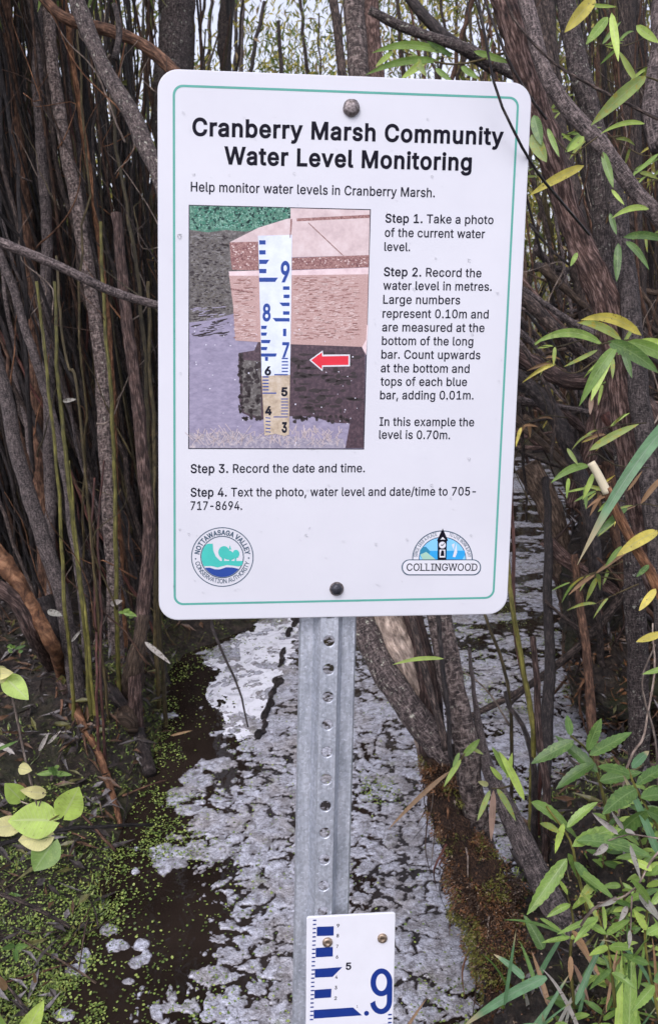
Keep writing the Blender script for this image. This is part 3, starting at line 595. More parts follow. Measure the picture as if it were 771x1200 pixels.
# --- left hand key stems
sp = [
 ('dead_branch', [(-40, 268, 1.5), (0, 284, 1.52), (60, 308, 1.55), (130, 341, 1.6), (185, 358, 1.64), (260, 375, 1.7)], 12, 9, 'bark_grey', 'straight grey dead branch crossing the left thicket and ending behind the sign', 'branch', .1),
 ('dead_branch', [(40, -20, 2.0), (66, 15, 2.0), (92, 27, 2.0), (130, 36, 2.0), (168, 52, 2.0), (205, 84, 2.0), (230, 110, 2.0)], 13, 14, 'bark_brown', 'broken reddish branch bending right above the top left corner of the sign', 'branch', .2),
 ('dead_branch', [(134, 5, 1.95), (139, 28, 1.95), (140, 50, 1.95), (135, 70, 1.95)], 6, 8, 'bark_grey', 'short hanging stub beside the lichen-spotted leaning trunk', 'branch', .2),
 ('willow_sapling', [(78, 720, 2.05), (62, 665, 2.05), (42, 605, 2.05), (20, 530, 2.05), (2, 445, 2.05), (-20, 330, 2.05)], 20, 15, 'bark_grey', 'pale grey speckled stem leaning left, lowest at the left edge of the thicket', 'stem', .1),
 ('willow_sapling', [(100, 730, 2.3), (78, 560, 2.3), (55, 460, 2.3), (30, 380, 2.3), (0, 295, 2.3), (-30, 200, 2.3)], 12, 10, 'bark_grey', 'slim pale grey stem leaning left above the thick grey one', 'stem', .1),
 ('willow_sapling', [(160, 790, 2.1), (165, 740, 2.1), (176, 640, 2.1), (170, 560, 2.1), (158, 450, 2.1), (148, 370, 2.1), (135, 250, 2.1)], 18, 12, 'bark_peel', 'rough two-toned stem standing close beside the left edge of the sign', 'stem', .15),
 ('willow_sapling', [(128, 600, 2.4), (118, 420, 2.4), (95, 260, 2.4), (72, 150, 2.4), (58, 30, 2.4), (50, -50, 2.4)], 18, 14, 'bark_mottled', 'tall mottled stem in the middle of the left thicket', 'stem', .1),
 ('willow_sapling', [(60, 640, 2.5), (55, 300, 2.5), (48, 150, 2.5), (42, -50, 2.5)], 13, 13, 'bark_grey', 'straight upright grey stem left of the tall mottled one', 'stem', .1),
 ('willow_sapling', [(140, 640, 2.5), (130, 420, 2.5), (112, 250, 2.5), (92, 120, 2.5), (70, -40, 2.5)], 8, 7, 'bark_orange', 'orange-brown slender stem leaning left in the thicket', 'stem', .1),
 ('willow_sapling', [(50, 600, 2.6), (36, 330, 2.6), (25, 200, 2.6), (8, 40, 2.6), (0, -40, 2.6)], 18, 15, 'bark_brown', 'thick dark stem near the top left corner of the picture', 'stem', .12),
 ('green_shoot', [(79, 742, 2.0), (74, 660, 2.0), (66, 540, 2.0), (56, 450, 2.0), (45, 330, 2.0)], 5, 3.6, 'bark_shoot', 'bright green shoot nearest the thick grey stem', 'shoot', .05),
 ('green_shoot', [(98, 722, 2.0), (90, 640, 2.0), (78, 520, 2.0), (68, 430, 2.0), (64, 330, 2.0)], 7, 4, 'bark_shoot', 'thickest green shoot in the left thicket', 'shoot', .05),
 ('green_shoot', [(104, 760, 2.0), (97, 700, 2.0), (88, 620, 2.0), (82, 540, 2.0)], 4, 3, 'bark_shoot', 'short green shoot beside the thickest green one', 'shoot', .05),
 ('green_shoot', [(137, 725, 2.1), (136, 600, 2.1), (131, 480, 2.1), (122, 370, 2.1), (118, 260, 2.1)], 6, 4, 'bark_shoot', 'long straight green shoot in the middle of the gap left of the sign', 'shoot', .05),
 ('green_shoot', [(178, 560, 2.2), (165, 340, 2.2), (148, 240, 2.2), (135, 150, 2.2), (128, 80, 2.2)], 6, 4, 'bark_olive', 'olive shoot curving up beside the upper left edge of the sign', 'shoot', .05),
 ('green_shoot', [(92, 480, 1.9), (82, 430, 1.9), (73, 380, 1.9), (66, 300, 1.9)], 4, 3, 'bark_olive', 'thin olive shoot crossing the mottled stem', 'shoot', .05),
 ('green_shoot', [(181, 640, 2.3), (182, 540, 2.3), (176, 430, 2.3), (174, 330, 2.3)], 6, 4, 'bark_olive', 'olive shoot touching the left edge of the sign', 'shoot', .05),
 ('willow_sapling', [(112, 800, 1.95), (113, 740, 2.0), (108, 640, 2.05), (112, 560, 2.1)], 3.6, 2.5, 'bark_red', 'thin reddish rod behind the green shoots', 'stem', .05),
 ('willow_sapling', [(120, 790, 1.95), (121, 730, 2.0), (116, 640, 2.05), (122, 540, 2.1)], 3.6, 2.5, 'bark_red', 'second thin reddish rod behind the green shoots', 'stem', .05),
 ('willow_root', [(142, 975, None), (138, 955, None), (128, 925, None), (118, 892, None), (96, 850, None), (76, 800, None), (62, 755, 2.0), (38, 712, 1.98), (10, 665, 1.98), (-30, 610, 2.0)], 6, 24, 'bark_orange', 'orange-brown root running down the bank into the duckweed', 'root', .22),
 ('willow_root', [(80, 815, None), (60, 790, None), (42, 745, 2.0), (20, 705, 1.96), (-20, 680, 1.95)], 13, 20, 'bark_peel', 'rough reddish root at the left edge beneath the orange-brown root', 'root', .25),
 ('willow_root', [(176, 912, None), (168, 885, None), (156, 852, None), (130, 818, None), (98, 790, None), (68, 745, 2.1), (50, 700, 2.1)], 16, 24, 'bark_wet', 'thick dark wet root arching down to the water', 'root', .25),
 ('willow_root', [(146, 858, None), (153, 822, None), (160, 775, 2.09), (168, 720, 2.09)], 34, 15, 'bark_rot', 'mossy foot of the two-toned stem on the bank', 'root', .25),
 ('fallen_branch', [(-40, 1000, 1.15), (0, 990, 1.16), (60, 974, 1.2), (120, 967, 1.25), (182, 965, 1.3)], 6.5, 3.5, 'bark_wet', 'thin black twig lying level across the left shore behind the heart-shaped leaves', 'twig', .12),
 ('fallen_branch', [(-30, 1038, 1.15), (20, 1055, 1.16), (70, 1080, 1.18), (82, 1088, 1.18)], 6, 4, 'bark_dark', 'short broken stick lying on the near left shore', 'twig', .12),
 ('hanging_twig', [(248, 728, 2.0), (262, 765, 1.95), (280, 810, 1.9), (290, 852, 1.86)], 4, 2, 'bark_wet', 'thin dark twig drooping into the whitish sky reflection below the sign', 'twig', .05),
]
for nm, path, a, b_, mt, lab, cat, wb in sp: stem(nm, path, a, b_, M[mt], lab, cat, step=.015, sides=14 if a > 12 else 8, wob=wb)
# thin reed crossing the reflection left of the post
for i in range(12):
    y0 = 722 + i * 12; x0 = 346 - i * 3.6
    if i in (2, 5): continue
    x0 += random.Random(i).uniform(-2, 2); p0 = onz(x0, y0 + 3, .004); p1 = onz(x0 - 3.2, y0 + 12, .004)
    V, Fc, UV = tube([p0, (p0 + p1) / 2 + [.004 * (-1) ** i, 0, .002], p1], random.Random(i).uniform(.007, .015), .006, 9, .004, .9, .006, i + 3)
    o = mk('debris_lump', V, Fc, M['bark_wet'], None, origin=p0, smooth=True, uv=UV); tag(o, 'small black lump in the broken line of debris on the painted sky reflection left of the post', 'debris', 'black lumps of debris in a line on the water')

r = random.Random(77)
for i in range(48):
    px, py = r.uniform(-30, 215), r.uniform(735, 1190); p = root_at(px, py)
    if sdf(WATER, np.array([p[0]]), np.array([p[1]]))[0] > .04: continue
    a = r.uniform(0, 6.28); L = r.uniform(.05, .22); pts = [p + np.array([math.cos(a) * L * t, math.sin(a) * L * t, 0]) for t in (-.5, 0, .5)]
    pts = [np.array([q[0], q[1], max(0, gz(q[0], q[1])) + r.uniform(.0, .02)]) for q in pts]
    k = r.choice([('dark', 'bark_wet'), ('dark', 'bark_dark'), ('brown', 'bark_brown'), ('pale', 'bark_rot')]); q = r.uniform(.001, .0032)
    V, Fc, UV = tube(pts, q, q * .5, 6, .015, .2, .015, 900 + i); tag(mk('fallen_twig', V, Fc, M[k[1]], None, origin=pts[0], smooth=True, uv=UV), k[0] + ' thin fallen twig lying among the litter of the left bank', 'twig', k[0] + ' fallen twigs on the left bank')
r = random.Random(78)
for i in range(60):                              # thin roots hanging over the undercut bank
    px, py = r.uniform(60, 185), r.uniform(760, 880); p = root_at(px, py) + np.array([0, -.01, .02]); L = r.uniform(.05, .14)
    pts = [p, p + [r.gauss(0, .012), -.02, -L * .45], p + [r.gauss(0, .02), -.03, -L]]; k = r.choice([('brown', 'bark_brown'), ('orange', 'bark_orange'), ('dark', 'bark_wet')]); q = r.uniform(.001, .0035)
    V, Fc, UV = tube(pts, q, q * .4, 6, .012, .2, .012, 980 + i); tag(mk('thin_root', V, Fc, M[k[1]], None, origin=p, smooth=True, uv=UV), k[0] + ' thin root hanging on the undercut left bank below the thicket', 'root', k[0] + ' thin roots on the undercut left bank')
# --- random thicket stems
def thicket(n, pxr, dr, mats, group, label_fmt, lean, rr=(.003, .0095), top=3.0, avoid=None, cat='stem', name='willow_sapling', seed=1, by=None):
    r = random.Random(seed)
    for i in range(n):
        d = dr[0] + (dr[1] - dr[0]) * r.random() ** .8; px = r.uniform(*pxr)
        x = (px - 385.5) / FOCAL * d; y = d * math.cos(PITCH) + .1
        z = max(0, gz(x, y)) - .05
        if gz(x, y) < -.005 and px > 400: continue
        nm, mt = r.choices(mats, [m[2] for m in mats])[0][:2]
        ln = r.gauss(lean, .13); h = top * r.uniform(.75, 1.15); rad = r.uniform(*rr) * (1.25 if r.random() < .12 else 1) * (.75 if nm in ('greenish', 'reddish') else 1)
        bow = r.gauss(0, .12); b0 = np.array([x, y, z])
        pts = [b0 + np.array([ln * h * t + bow * math.sin(t * 3.1) * .6, r.gauss(0, .03) + t * h * r.gauss(.02, .03), h * t]) for t in (0, .2, .42, .65, .85, 1)]
        V, Fc, UV = tube(pts, rad, rad * .55, 7, .07, .12, .05, seed * 100 + i, cap=False)
        o = mk(name, V, Fc, M[mt], None, origin=b0, smooth=True, uv=UV); tag(o, label_fmt.replace('%', nm), cat, group.replace('%', nm))
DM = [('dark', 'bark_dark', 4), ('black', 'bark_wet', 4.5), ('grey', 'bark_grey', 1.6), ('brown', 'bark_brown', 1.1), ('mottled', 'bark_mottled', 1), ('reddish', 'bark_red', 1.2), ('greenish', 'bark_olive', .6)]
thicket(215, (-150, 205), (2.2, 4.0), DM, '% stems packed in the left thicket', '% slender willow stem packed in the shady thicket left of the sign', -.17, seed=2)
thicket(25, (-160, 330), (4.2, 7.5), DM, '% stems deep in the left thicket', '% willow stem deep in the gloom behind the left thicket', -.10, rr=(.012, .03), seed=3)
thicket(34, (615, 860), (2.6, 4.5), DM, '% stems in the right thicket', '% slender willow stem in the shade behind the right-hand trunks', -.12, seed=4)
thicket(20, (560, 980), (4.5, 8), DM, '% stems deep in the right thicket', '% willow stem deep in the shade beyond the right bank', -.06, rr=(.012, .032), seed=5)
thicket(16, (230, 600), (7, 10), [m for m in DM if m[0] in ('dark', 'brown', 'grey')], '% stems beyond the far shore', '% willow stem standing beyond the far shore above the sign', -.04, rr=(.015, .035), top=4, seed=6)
def mass(n, pxr, dr, seed, label, top=3.0, rad_=(.008, .024)):
    r = random.Random(seed); parts = []; mi = []
    for i in range(n):
        d = r.uniform(*dr); px = r.uniform(*pxr); x = (px - 385.5) / FOCAL * d; y = d * math.cos(PITCH) + .1; z = max(0, gz(x, y)) - .05
        if gz(x, y) < -.005: continue
        ln = r.gauss(-.1, .13); h = top * r.uniform(.6, 1.1); b0 = np.array([x, y, z]); rad = r.uniform(*rad_)
        q = tube([b0 + np.array([ln * h * t + r.gauss(0, .04), t * h * r.gauss(0, .04), h * t]) for t in (0, .3, .6, 1)], rad, rad * .5, 5, .2, .1, .05, seed * 50 + i, cap=False)
        parts.append(q); mi += [r.randrange(4)] * len(q[1])
    V, Fc, UV = join(parts); tag(mk('brushwood', V, Fc, [M['bark_dark'], M['bark_wet'], M['bark_brown'], M['bark_olive']], smooth=True, uv=UV, mi=mi), label, 'brushwood', kind='stuff')
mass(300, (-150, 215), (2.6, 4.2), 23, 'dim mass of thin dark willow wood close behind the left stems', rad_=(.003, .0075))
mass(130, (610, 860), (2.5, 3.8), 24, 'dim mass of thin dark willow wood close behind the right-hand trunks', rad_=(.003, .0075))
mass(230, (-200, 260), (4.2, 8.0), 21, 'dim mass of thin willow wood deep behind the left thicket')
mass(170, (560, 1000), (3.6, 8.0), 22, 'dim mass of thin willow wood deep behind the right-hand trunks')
r = random.Random(31)
for i in range(150):
    lf = i < 105; px, py, d = (r.uniform(-10, 200), r.uniform(-10, 740), r.uniform(1.9, 3.0)) if lf else (r.uniform(605, 780), r.uniform(0, 560), r.uniform(1.75, 2.8))
    p = at(px, py, d); a = r.gauss(1.75, .45); L = r.uniform(.12, .5); dv = np.array([math.cos(a), r.uniform(-.3, .3), math.sin(a)]) * L / 2; sd2 = np.array([r.gauss(0, .03), 0, r.gauss(0, .03)])
    V, Fc, UV = tube([p - dv, p - dv * .3 + sd2, p + dv * .4 - sd2 * .6, p + dv], r.uniform(.0010, .0030), .0005, 6, .02, .15, .02, 1200 + i); k = r.choice([('brown', 'bark_brown'), ('dark', 'bark_dark'), ('pale', 'bark_pale'), ('orange', 'bark_orange'), ('olive', 'bark_olive')])
    sd_ = 'left thicket' if lf else 'right-hand trunks'
    tag(mk('fine_twig', V, Fc, M[k[1]], None, origin=p - dv, smooth=True, uv=UV), k[0] + ' fine twig crossing among the stems of the ' + sd_, 'twig', k[0] + ' fine twigs of the ' + sd_)
# dead tangle beyond the right of the sign
r = random.Random(8)
for i in range(90):
    px, py, d = r.uniform(590, 800), r.uniform(320, 545), r.uniform(2.3, 4.6); a = r.gauss(.5, .55); L = r.uniform(.25, .8)
    p = at(px, py, d); dv = np.array([math.cos(a) * L * .5, r.uniform(-.15, .15), -math.sin(a) * L * .5])
    V, Fc, UV = tube([p - dv, p + [0, 0, r.gauss(0, .03)], p + dv], r.uniform(.004, .017), .003, 7, .03, .25, .03, 300 + i)
    k = r.choice([('dark', 'bark_dark'), ('dark', 'bark_wet'), ('reddish', 'bark_peel'), ('grey', 'bark_grey'), ('brown', 'bark_rot')])
    tag(mk('dead_branch', V, Fc, M[k[1]], None, origin=p, smooth=True, uv=UV), k[0] + ' dead branch in the tangle beyond the right edge of the sign', 'branch', k[0] + ' dead branches tangled right of the sign')

# ================================================================== FAR WILLOWS
def bush(x, y, h, w_, nleaf, mi_p, label, grp, low=.2, seed=0, ls=1.0):
    z = gz(x, y); t = empty('willow_bush', (x, y, z), label, 'bush', grp); r = random.Random(seed)
    for i in range(5):
        a = r.uniform(0, 6.28); rr_ = r.uniform(.1, .5) * w_
        pts = [np.array([x + .1 * math.cos(a), y + .1 * math.sin(a), z - .05]), np.array([x + rr_ * .4 * math.cos(a), y + rr_ * .4 * math.sin(a), z + h * .45]), np.array([x + rr_ * math.cos(a), y + rr_ * math.sin(a), z + h * .92])]
        V, Fc, UV = tube(pts, .035, .008, 7, .15, .12, .12, seed * 9 + i, cap=False); mk('stem', V, Fc, M['bark_dark'], t, smooth=True, uv=UV)
    ncl = 46; g = np.random.default_rng(seed + 50)
    cx = np.stack([g.normal(0, w_ * .36, ncl), g.normal(0, w_ * .3, ncl), g.uniform(low, 1, ncl) * h], 1) + [x, y, z]
    k = g.integers(0, ncl, nleaf); sp_ = np.array([.16, .16, .22]) * w_
    P = cx[k] + g.normal(size=(nleaf, 3)) * sp_ * g.uniform(.3, 1.1, (nleaf, 1)); P = P[P[:, 2] > z]; n = len(P)
    D = np.stack([g.normal(0, .6, n), g.normal(0, .6, n), g.normal(-.7, .5, n)], 1)
    V, Fq = leaf_quads(P, D, g.normal(size=(n, 3)), g.uniform(.07, .14, n) * ls, g.uniform(.014, .028, n) * ls)
    c = mk('crown', V, Fq, M['fol'], t, mi=np.tile(g.choice(4, n, p=mi_p), 4)); c['kind'] = 'stuff'
    return t
YL = [.25, .35, .3, .1]; GR = [.5, .1, .35, .05]; TN = [.1, .2, .35, .35]
bl = [(-4.6, 9.0, 4.2, 2.4, 5200, GR), (-2.9, 9.0, 4.4, 2.2, 6200, YL), (-1.7, 8.5, 3.8, 1.7, 6400, YL), (.1, 9.8, 4.0, 1.7, 7000, [.35, .3, .3, .05]), (1.0, 8.6, 4.2, 1.8, 7200, YL), (2.1, 9.0, 4.2, 2.0, 6600, TN),
      (3.4, 8.6, 4.4, 2.3, 8200, YL), (5.0, 9.5, 4.5, 2.6, 5000, YL), (2.3, 6.4, 2.2, 1.2, 2600, TN), (-3.3, 6.9, 3.0, 1.6, 3200, TN)]
for i, (x, y, h, w_, nl_, mp) in enumerate(bl):
    nm = 'yellow-green' if mp is YL else ('dull green' if mp is GR else 'tan and olive')
    bush(x, y, h, w_, nl_, mp, nm + ' willow bush blurred against the white sky beyond the marsh', nm + ' willow bushes beyond the far shore', seed=i + 1)
for i, (x, y, h, w_) in enumerate([(-9, 22, 5, 5), (-4, 25, 4.6, 5), (1, 24, 4.2, 5), (6, 22, 5, 5), (12, 24, 6, 6), (-15, 22, 7, 6)]):
    bush(x, y, h, w_, 5000, GR, 'distant green willow on the horizon line behind the marsh', 'distant willows on the horizon', low=.05, seed=40 + i, ls=2.2)
for i, (x, y, z, w_) in enumerate([(-1.2, 2.3, 2.0, 1.0), (-1.5, 3.0, 2.4, 1.2), (-.9, 3.6, 2.7, 1.2), (-2.4, 3.8, 2.6, 1.5), (2.0, 4.0, 2.7, 1.4), (-1.9, 5.4, 3.0, 1.8)]):  # leaf masses out of view, added to cut the light from above
    t = empty('shade_canopy', (x, y, z), 'unseen willow leaves added to shade the ' + ('left' if x < 0 else 'right') + ' thicket', 'added shade', 'unseen leaf masses shading the ' + ('left' if x < 0 else 'right') + ' thicket'); g = np.random.default_rng(i + 70); n = 2600
    cx = g.normal(0, .45, (30, 3)) * w_ * [1, 1, .5]; P = cx[g.integers(0, 30, n)] + g.normal(0, .16 * w_, (n, 3)) + [x, y, z + .5]; P[:, 2] = np.maximum(P[:, 2], z - .1)
    V, Fq = leaf_quads(P, np.stack([g.normal(0, .6, n), g.normal(0, .6, n), g.normal(-.6, .5, n)], 1), g.normal(size=(n, 3)), g.uniform(.08, .14, n), g.uniform(.014, .026, n)); c = mk('foliage', V, Fq, M['fol'], t, mi=np.tile(g.choice(4, n, p=GR), 4)); c['kind'] = 'stuff'
# reed-like dead undergrowth masses under the far bushes
c_ = 16000; g = rng; X = g.uniform(-6, 6.5, c_); Y = g.uniform(4.6, 9.5, c_); w = sdf(WATER, X, Y); k = w < -.05; X, Y = X[k], Y[k]
P = np.stack([X, Y, ground_h(X, Y)], 1); n = len(P); P[:, 2] += g.random(n) ** 2 * 1.0; D = np.stack([g.normal(0, .4, n), g.normal(0, .4, n), g.normal(.3, .8, n)], 1)
V, Fq = leaf_quads(P, D, g.normal(size=(n, 3)), g.uniform(.08, .35, n), g.uniform(.008, .02, n))
tag(mk('undergrowth', V, Fq, M['litter'] + [M['fol'][3]], mi=np.tile(g.choice(5, n, p=[.35, .25, .1, .15, .15]), 4)), 'brown tangled dead undergrowth below the far willows', 'undergrowth', kind='stuff')

# ================================================================== LEAVES AND HERBS
def leaf_geo(b, t, wd, droop=.0, fold=.18, prof='lance', nrm=None, twist=0., rows=10, serr=0.):
    b = np.asarray(b, float); t = np.asarray(t, float); L = np.linalg.norm(t - b); D = (t - b) / L; rows = 18 if prof == 'heart' else rows
    n = nrm if nrm is not None else (C_ - (b + t) / 2); n = np.asarray(n, float); n = n - D * (n @ D); n /= np.linalg.norm(n)
    S = np.cross(D, n); V, UV = [], []
    for i in range(rows + 1):
        s = i / rows
        if prof == 'lance': w_ = (max(0, s) ** .55) * ((1 - s) ** .8) * 1.75
        elif prof == 'blade': w_ = min(1, s * 8 + .35) * (1 - s ** 3)
        elif prof == 'heart': w_ = .10 + .90 * math.sin(1.5708 * s / .3) ** .55 if s < .3 else max(0, math.cos(1.5708 * (s - .3) / .7)) ** .85
        else: w_ = math.sin(math.pi * min(1, s ** .7)) 
        w_ = max(w_, .03) * wd / 2
        if serr and i % 2: w_ *= 1 - serr
        c = b + D * L * s + np.array([0, 0, 1]) * droop * L * 4 * s * (1 - s)
        ca, sa = math.cos(twist * (s - .3)), math.sin(twist * (s - .3)); S2 = S * ca + n * sa; N2 = n * ca - S * sa
        back = -D * wd * .20 * (1 - s / .3) ** 2 if prof == 'heart' and s < .3 else 0
        for q, f in ((-1, 1), (-.5, .45), (0, 0), (.5, .45), (1, 1)):
            V.append(c + S2 * w_ * q + N2 * fold * w_ * f + (back * abs(q) if prof == 'heart' and s < .3 else 0)); UV.append((.5 + q * .5, s))
    return np.array(V), grid_faces(rows + 1, 5).tolist(), np.array(UV)
def leaf(parent, b, t, wpx, d, mat, **k):
    """b, t in photo pixels (optionally with own depth)"""
    B = at(b[0], b[1], b[2] if len(b) > 2 else d); T = at(t[0], t[1], t[2] if len(t) > 2 else d)
    V, Fc, UV = leaf_geo(B, T, wpx * d / FOCAL, **k)
    return mk('leaf', V, Fc, M[mat], parent, smooth=True, uv=UV)
def twig(parent, path, w0, w1, mat='bark_olive', name='stem'):
    return stem(name, path, w0, w1, M[mat], None, parent=parent, sides=6, step=.01, kink=.002, wob=.08)
def plant(name, root, label, cat='plant', group=None): return empty(name, root, label, cat, group)

# willow sprays, right side: (twig path, leaves)
sprays = [
 ('willow_spray', 'spray of long drooping green leaves with one brown tip, right of the sign', 1.15,
  [([(800, 392), (771, 398), (740, 398), (705, 403), (690, 405)], 3.2, 2)],
  [((706, 404), (625, 403), 15, 'leaf_bright', dict(droop=.16)), ((727, 398), (676, 378), 14, 'leaf_spotted', dict(droop=.1)), ((751, 393), (680, 375), 17, 'leaf_yellow', dict(droop=.14)),
   ((722, 406), (678, 476), 20, 'leaf_bright', dict(droop=.08, twist=.8)), ((717, 408), (692, 470), 17, 'leaf_lime', dict(droop=.05)), ((700, 410), (660, 430), 7, 'leaf_spotted', {}),
   ((712, 400), (771, 437), 24, 'leaf_green', dict(droop=.06)), ((728, 402), (740, 443), 12, 'leaf_green', {}), ((735, 400), (800, 430), 22, 'leaf_bright', dict(droop=.05)), ((748, 400), (790, 405), 16, 'leaf_lime', {}),
   ((693, 462), (691, 486), 8, 'leaf_pink', {})]),
 ('willow_spray', 'spray of leaves above the cut stem with one spotted leaf pointing up right', 1.2,
  [([(688, 535), (700, 532), (720, 545), (760, 548)], 2.2, 1.4)],
  [((690, 528), (748, 497), 13, 'leaf_spotted', dict(droop=.04)), ((690, 546), (645, 566), 13, 'leaf_bright', dict(droop=.12)), ((696, 553), (682, 586), 9, 'leaf_lime', dict(twist=1.2)), ((664, 525), (677, 545), 7, 'leaf_spotted', {}),
   ((735, 575), (752, 552), 5, 'leaf_tan', {}), ((718, 583), (700, 600), 7, 'leaf_bright', {}), ((735, 595), (698, 628), 11, 'leaf_green', dict(droop=.05))]),
 ('willow_spray', 'single big pale green leaf with yellow speckles at the upper right', 1.1,
  [([(771, 95), (756, 90), (740, 95)], 2.5, 1.6)],
  [((757, 89), (692, 147), 22, 'leaf_spotted', dict(droop=.03, fold=.3)), ((755, 145), (703, 157), 8, 'leaf_lime', dict(droop=.1)), ((771, 180), (742, 205), 7, 'leaf_bright', {})]),
 ('willow_spray', 'yellow leaf with brown spots at the top edge, right of the sign', 1.05,
  [([(700, -20), (702, 10), (712, 30), (722, 20)], 2.2, 1.2)],
  [((697, -4), (661, 38), 22, 'leaf_yellow', dict(fold=.3)), ((712, 20), (686, 52), 16, 'leaf_bright', {}), ((716, 15), (724, 72), 13, 'leaf_lime', dict(twist=.6)), ((690, 6), (722, 8), 6, 'leaf_lime', {})]),
 ('willow_spray', 'yellow leaf beside the right edge of the sign under a green companion', 1.25,
  [([(700, 160), (680, 175), (668, 180), (640, 150)], 2.2, 1.4)],
  [((684, 194), (620, 229), 15, 'leaf_yellow', dict(droop=.03)), ((641, 150), (655, 184), 9, 'leaf_bright', {}), ((684, 160), (664, 178), 12, 'leaf_lime', {}), ((622, 158), (640, 190), 22, 'leaf_spotted', {}), ((625, 135), (634, 170), 18, 'leaf_green', {})]),
 ('willow_spray', 'green leaves hanging by the ringed trunk at the right', 1.3,
  [([(705, 180), (712, 205), (722, 230)], 2.0, 1.4)],
  [((706, 178), (718, 220), 13, 'leaf_bright', dict(twist=.5)), ((716, 222), (731, 240), 6, 'leaf_lime', {}), ((714, 250), (722, 275), 9, 'leaf_green', {}), ((760, 245), (716, 256), 10, 'leaf_lime', dict(droop=.12)),
   ((730, 278), (785, 285), 13, 'leaf_green', dict(droop=.1)), ((733, 283), (760, 316), 11, 'leaf_green', dict(droop=.1)), ((724, 285), (722, 330), 13, 'leaf_green', dict(twist=.4)), ((676, 296), (668, 312), 8, 'leaf_bright', {}),
   ((745, 30), (771, 50), 14, 'leaf_lime', {}), ((745, 95), (725, 60), 10, 'leaf_spotted', {})]),
 ('willow_spray', 'yellow and green curled leaf on the cut stem at the right edge', 1.17,
  [([(790, 600), (771, 622), (750, 640)], 2.5, 1.4)],
  [((771, 622), (722, 652), 20, 'leaf_yellow', dict(droop=.05)), ((728, 640), (708, 664), 9, 'leaf_bright', dict(twist=1)), ((768, 690), (748, 716), 13, 'leaf_yellow', {}), ((775, 742), (745, 752), 13, 'leaf_yellow', {}), ((760, 662), (745, 676), 9, 'leaf_green', {}), ((790, 780), (752, 790), 10, 'leaf_bright', {})]),
 ('willow_spray', 'spray of blurred pale green leaves peeping over the top edge of the sign', 1.6,
  [([(600, 60), (540, 75), (500, 70), (470, 60)], 3, 2)],
  [((520, 62), (436, 62), 13, 'leaf_bright', dict(droop=.1)), ((515, 72), (428, 88), 12, 'leaf_bright', dict(droop=.08)), ((500, 70), (470, 92), 12, 'leaf_lime', {}), ((480, 60), (500, 90), 12, 'leaf_spotted', {}), ((540, 78), (560, 92), 10, 'leaf_bright', {}), ((530, 66), (500, 48), 9, 'leaf_green', {}),
   ((460, 60), (440, 78), 9, 'leaf_lime', {}), ((555, 60), (600, 74), 11, 'leaf_bright', {}), ((510, 80), (530, 96), 9, 'leaf_bright', {})]),
 ('willow_spray', 'tiny shoot with yellow-green leaves sprouting from the mottled trunk', 1.30,
  [([(540, 890), (548, 878), (560, 872)], 2.4, 1.4)],
  [((543, 886), (562, 866), 12, 'leaf_bright', {}), ((540, 890), (520, 922), 9, 'leaf_lime', dict(droop=.05)), ((528, 903), (455, 972), 7.5, 'leaf_tan', dict(droop=.04)), ((538, 882), (530, 900), 7, 'leaf_bright', {}), ((552, 876), (566, 884), 6, 'leaf_spotted', {})]),
 ('willow_spray', 'small rosette of yellow and pinkish leaves hanging in front of the grey leaning branch', 1.22,
  [([(600, 920), (588, 924), (576, 924)], 2.6, 1.6)],
  [((578, 926), (575, 986), 11, 'leaf_pink', dict(droop=.0)), ((574, 926), (559, 962), 9, 'leaf_spotted', {}), ((582, 924), (604, 962), 10, 'leaf_spotted', dict(droop=.05)), ((572, 920), (560, 916), 9, 'leaf_pale', {}), ((588, 914), (574, 898), 9, 'leaf_lime', {}), ((594, 912), (600, 882), 9, 'leaf_lime', dict(twist=.5)),
   ((614, 938), (584, 880), 13, 'leaf_lime', dict(droop=.05)), ((600, 912), (576, 875), 12, 'leaf_bright', {}), ((520, 772), (460, 779), 7, 'leaf_lime', dict(droop=.06))]),
]
for nm, lab, d, tw, lv in sprays:
    t = plant(nm, at(tw[0][0][0][0], tw[0][0][0][1], d), lab, 'leafy twig')
    for path, a, b_ in tw: twig(t, [(p[0], p[1], d) for p in path], a, b_)
    for b, e, wpx, mt, k in lv: leaf(t, b, (e[0], e[1], d - .01), wpx, d, mt, **k)
r = random.Random(91)
for i in range(26):
    px, py, d = r.uniform(622, 790), r.choice([r.uniform(-10, 330), r.uniform(330, 560), r.uniform(560, 800)]), r.uniform(1.3, 2.1)
    if py > 560: px = max(px, 700)
    y_ = i % 3 == 0; lab = ('yellowing' if y_ else 'pale green') + ' narrow willow leaves on a fine twig among the right-hand trunks'
    t = plant('willow_spray', at(px, py, d), lab, 'leafy twig', ('yellowing' if y_ else 'pale green') + ' sprays among the right-hand trunks'); a = r.uniform(2.2, 4.4); L = r.uniform(25, 50)
    e = (px - L * .8, py + L * r.uniform(-.5, .6)); twig(t, [(px + 30, py - r.uniform(-10, 20), d), (px, py, d), (e[0], e[1], d)], 1.8, 1.0)
    for k in range(r.randint(3, 6)):
        u = r.random(); bx, by = px + (e[0] - px) * u, py + (e[1] - py) * u; q = r.uniform(.6, 2.9) + (0 if r.random() < .7 else 2.6); Lf = r.uniform(20, 46) * 1.4 / d
        leaf(t, (bx, by, d), (bx - math.cos(q - 1.2) * Lf, by + math.sin(q - .6) * Lf * .8, d + r.uniform(-.05, .05)), Lf * r.uniform(.13, .22), d, r.choice(('leaf_yellow', 'leaf_spotted', 'leaf_tan') if y_ else ('leaf_lime', 'leaf_bright', 'leaf_spotted')), droop=r.uniform(0, .15), fold=r.uniform(.2, .5), twist=r.uniform(-1, 1))
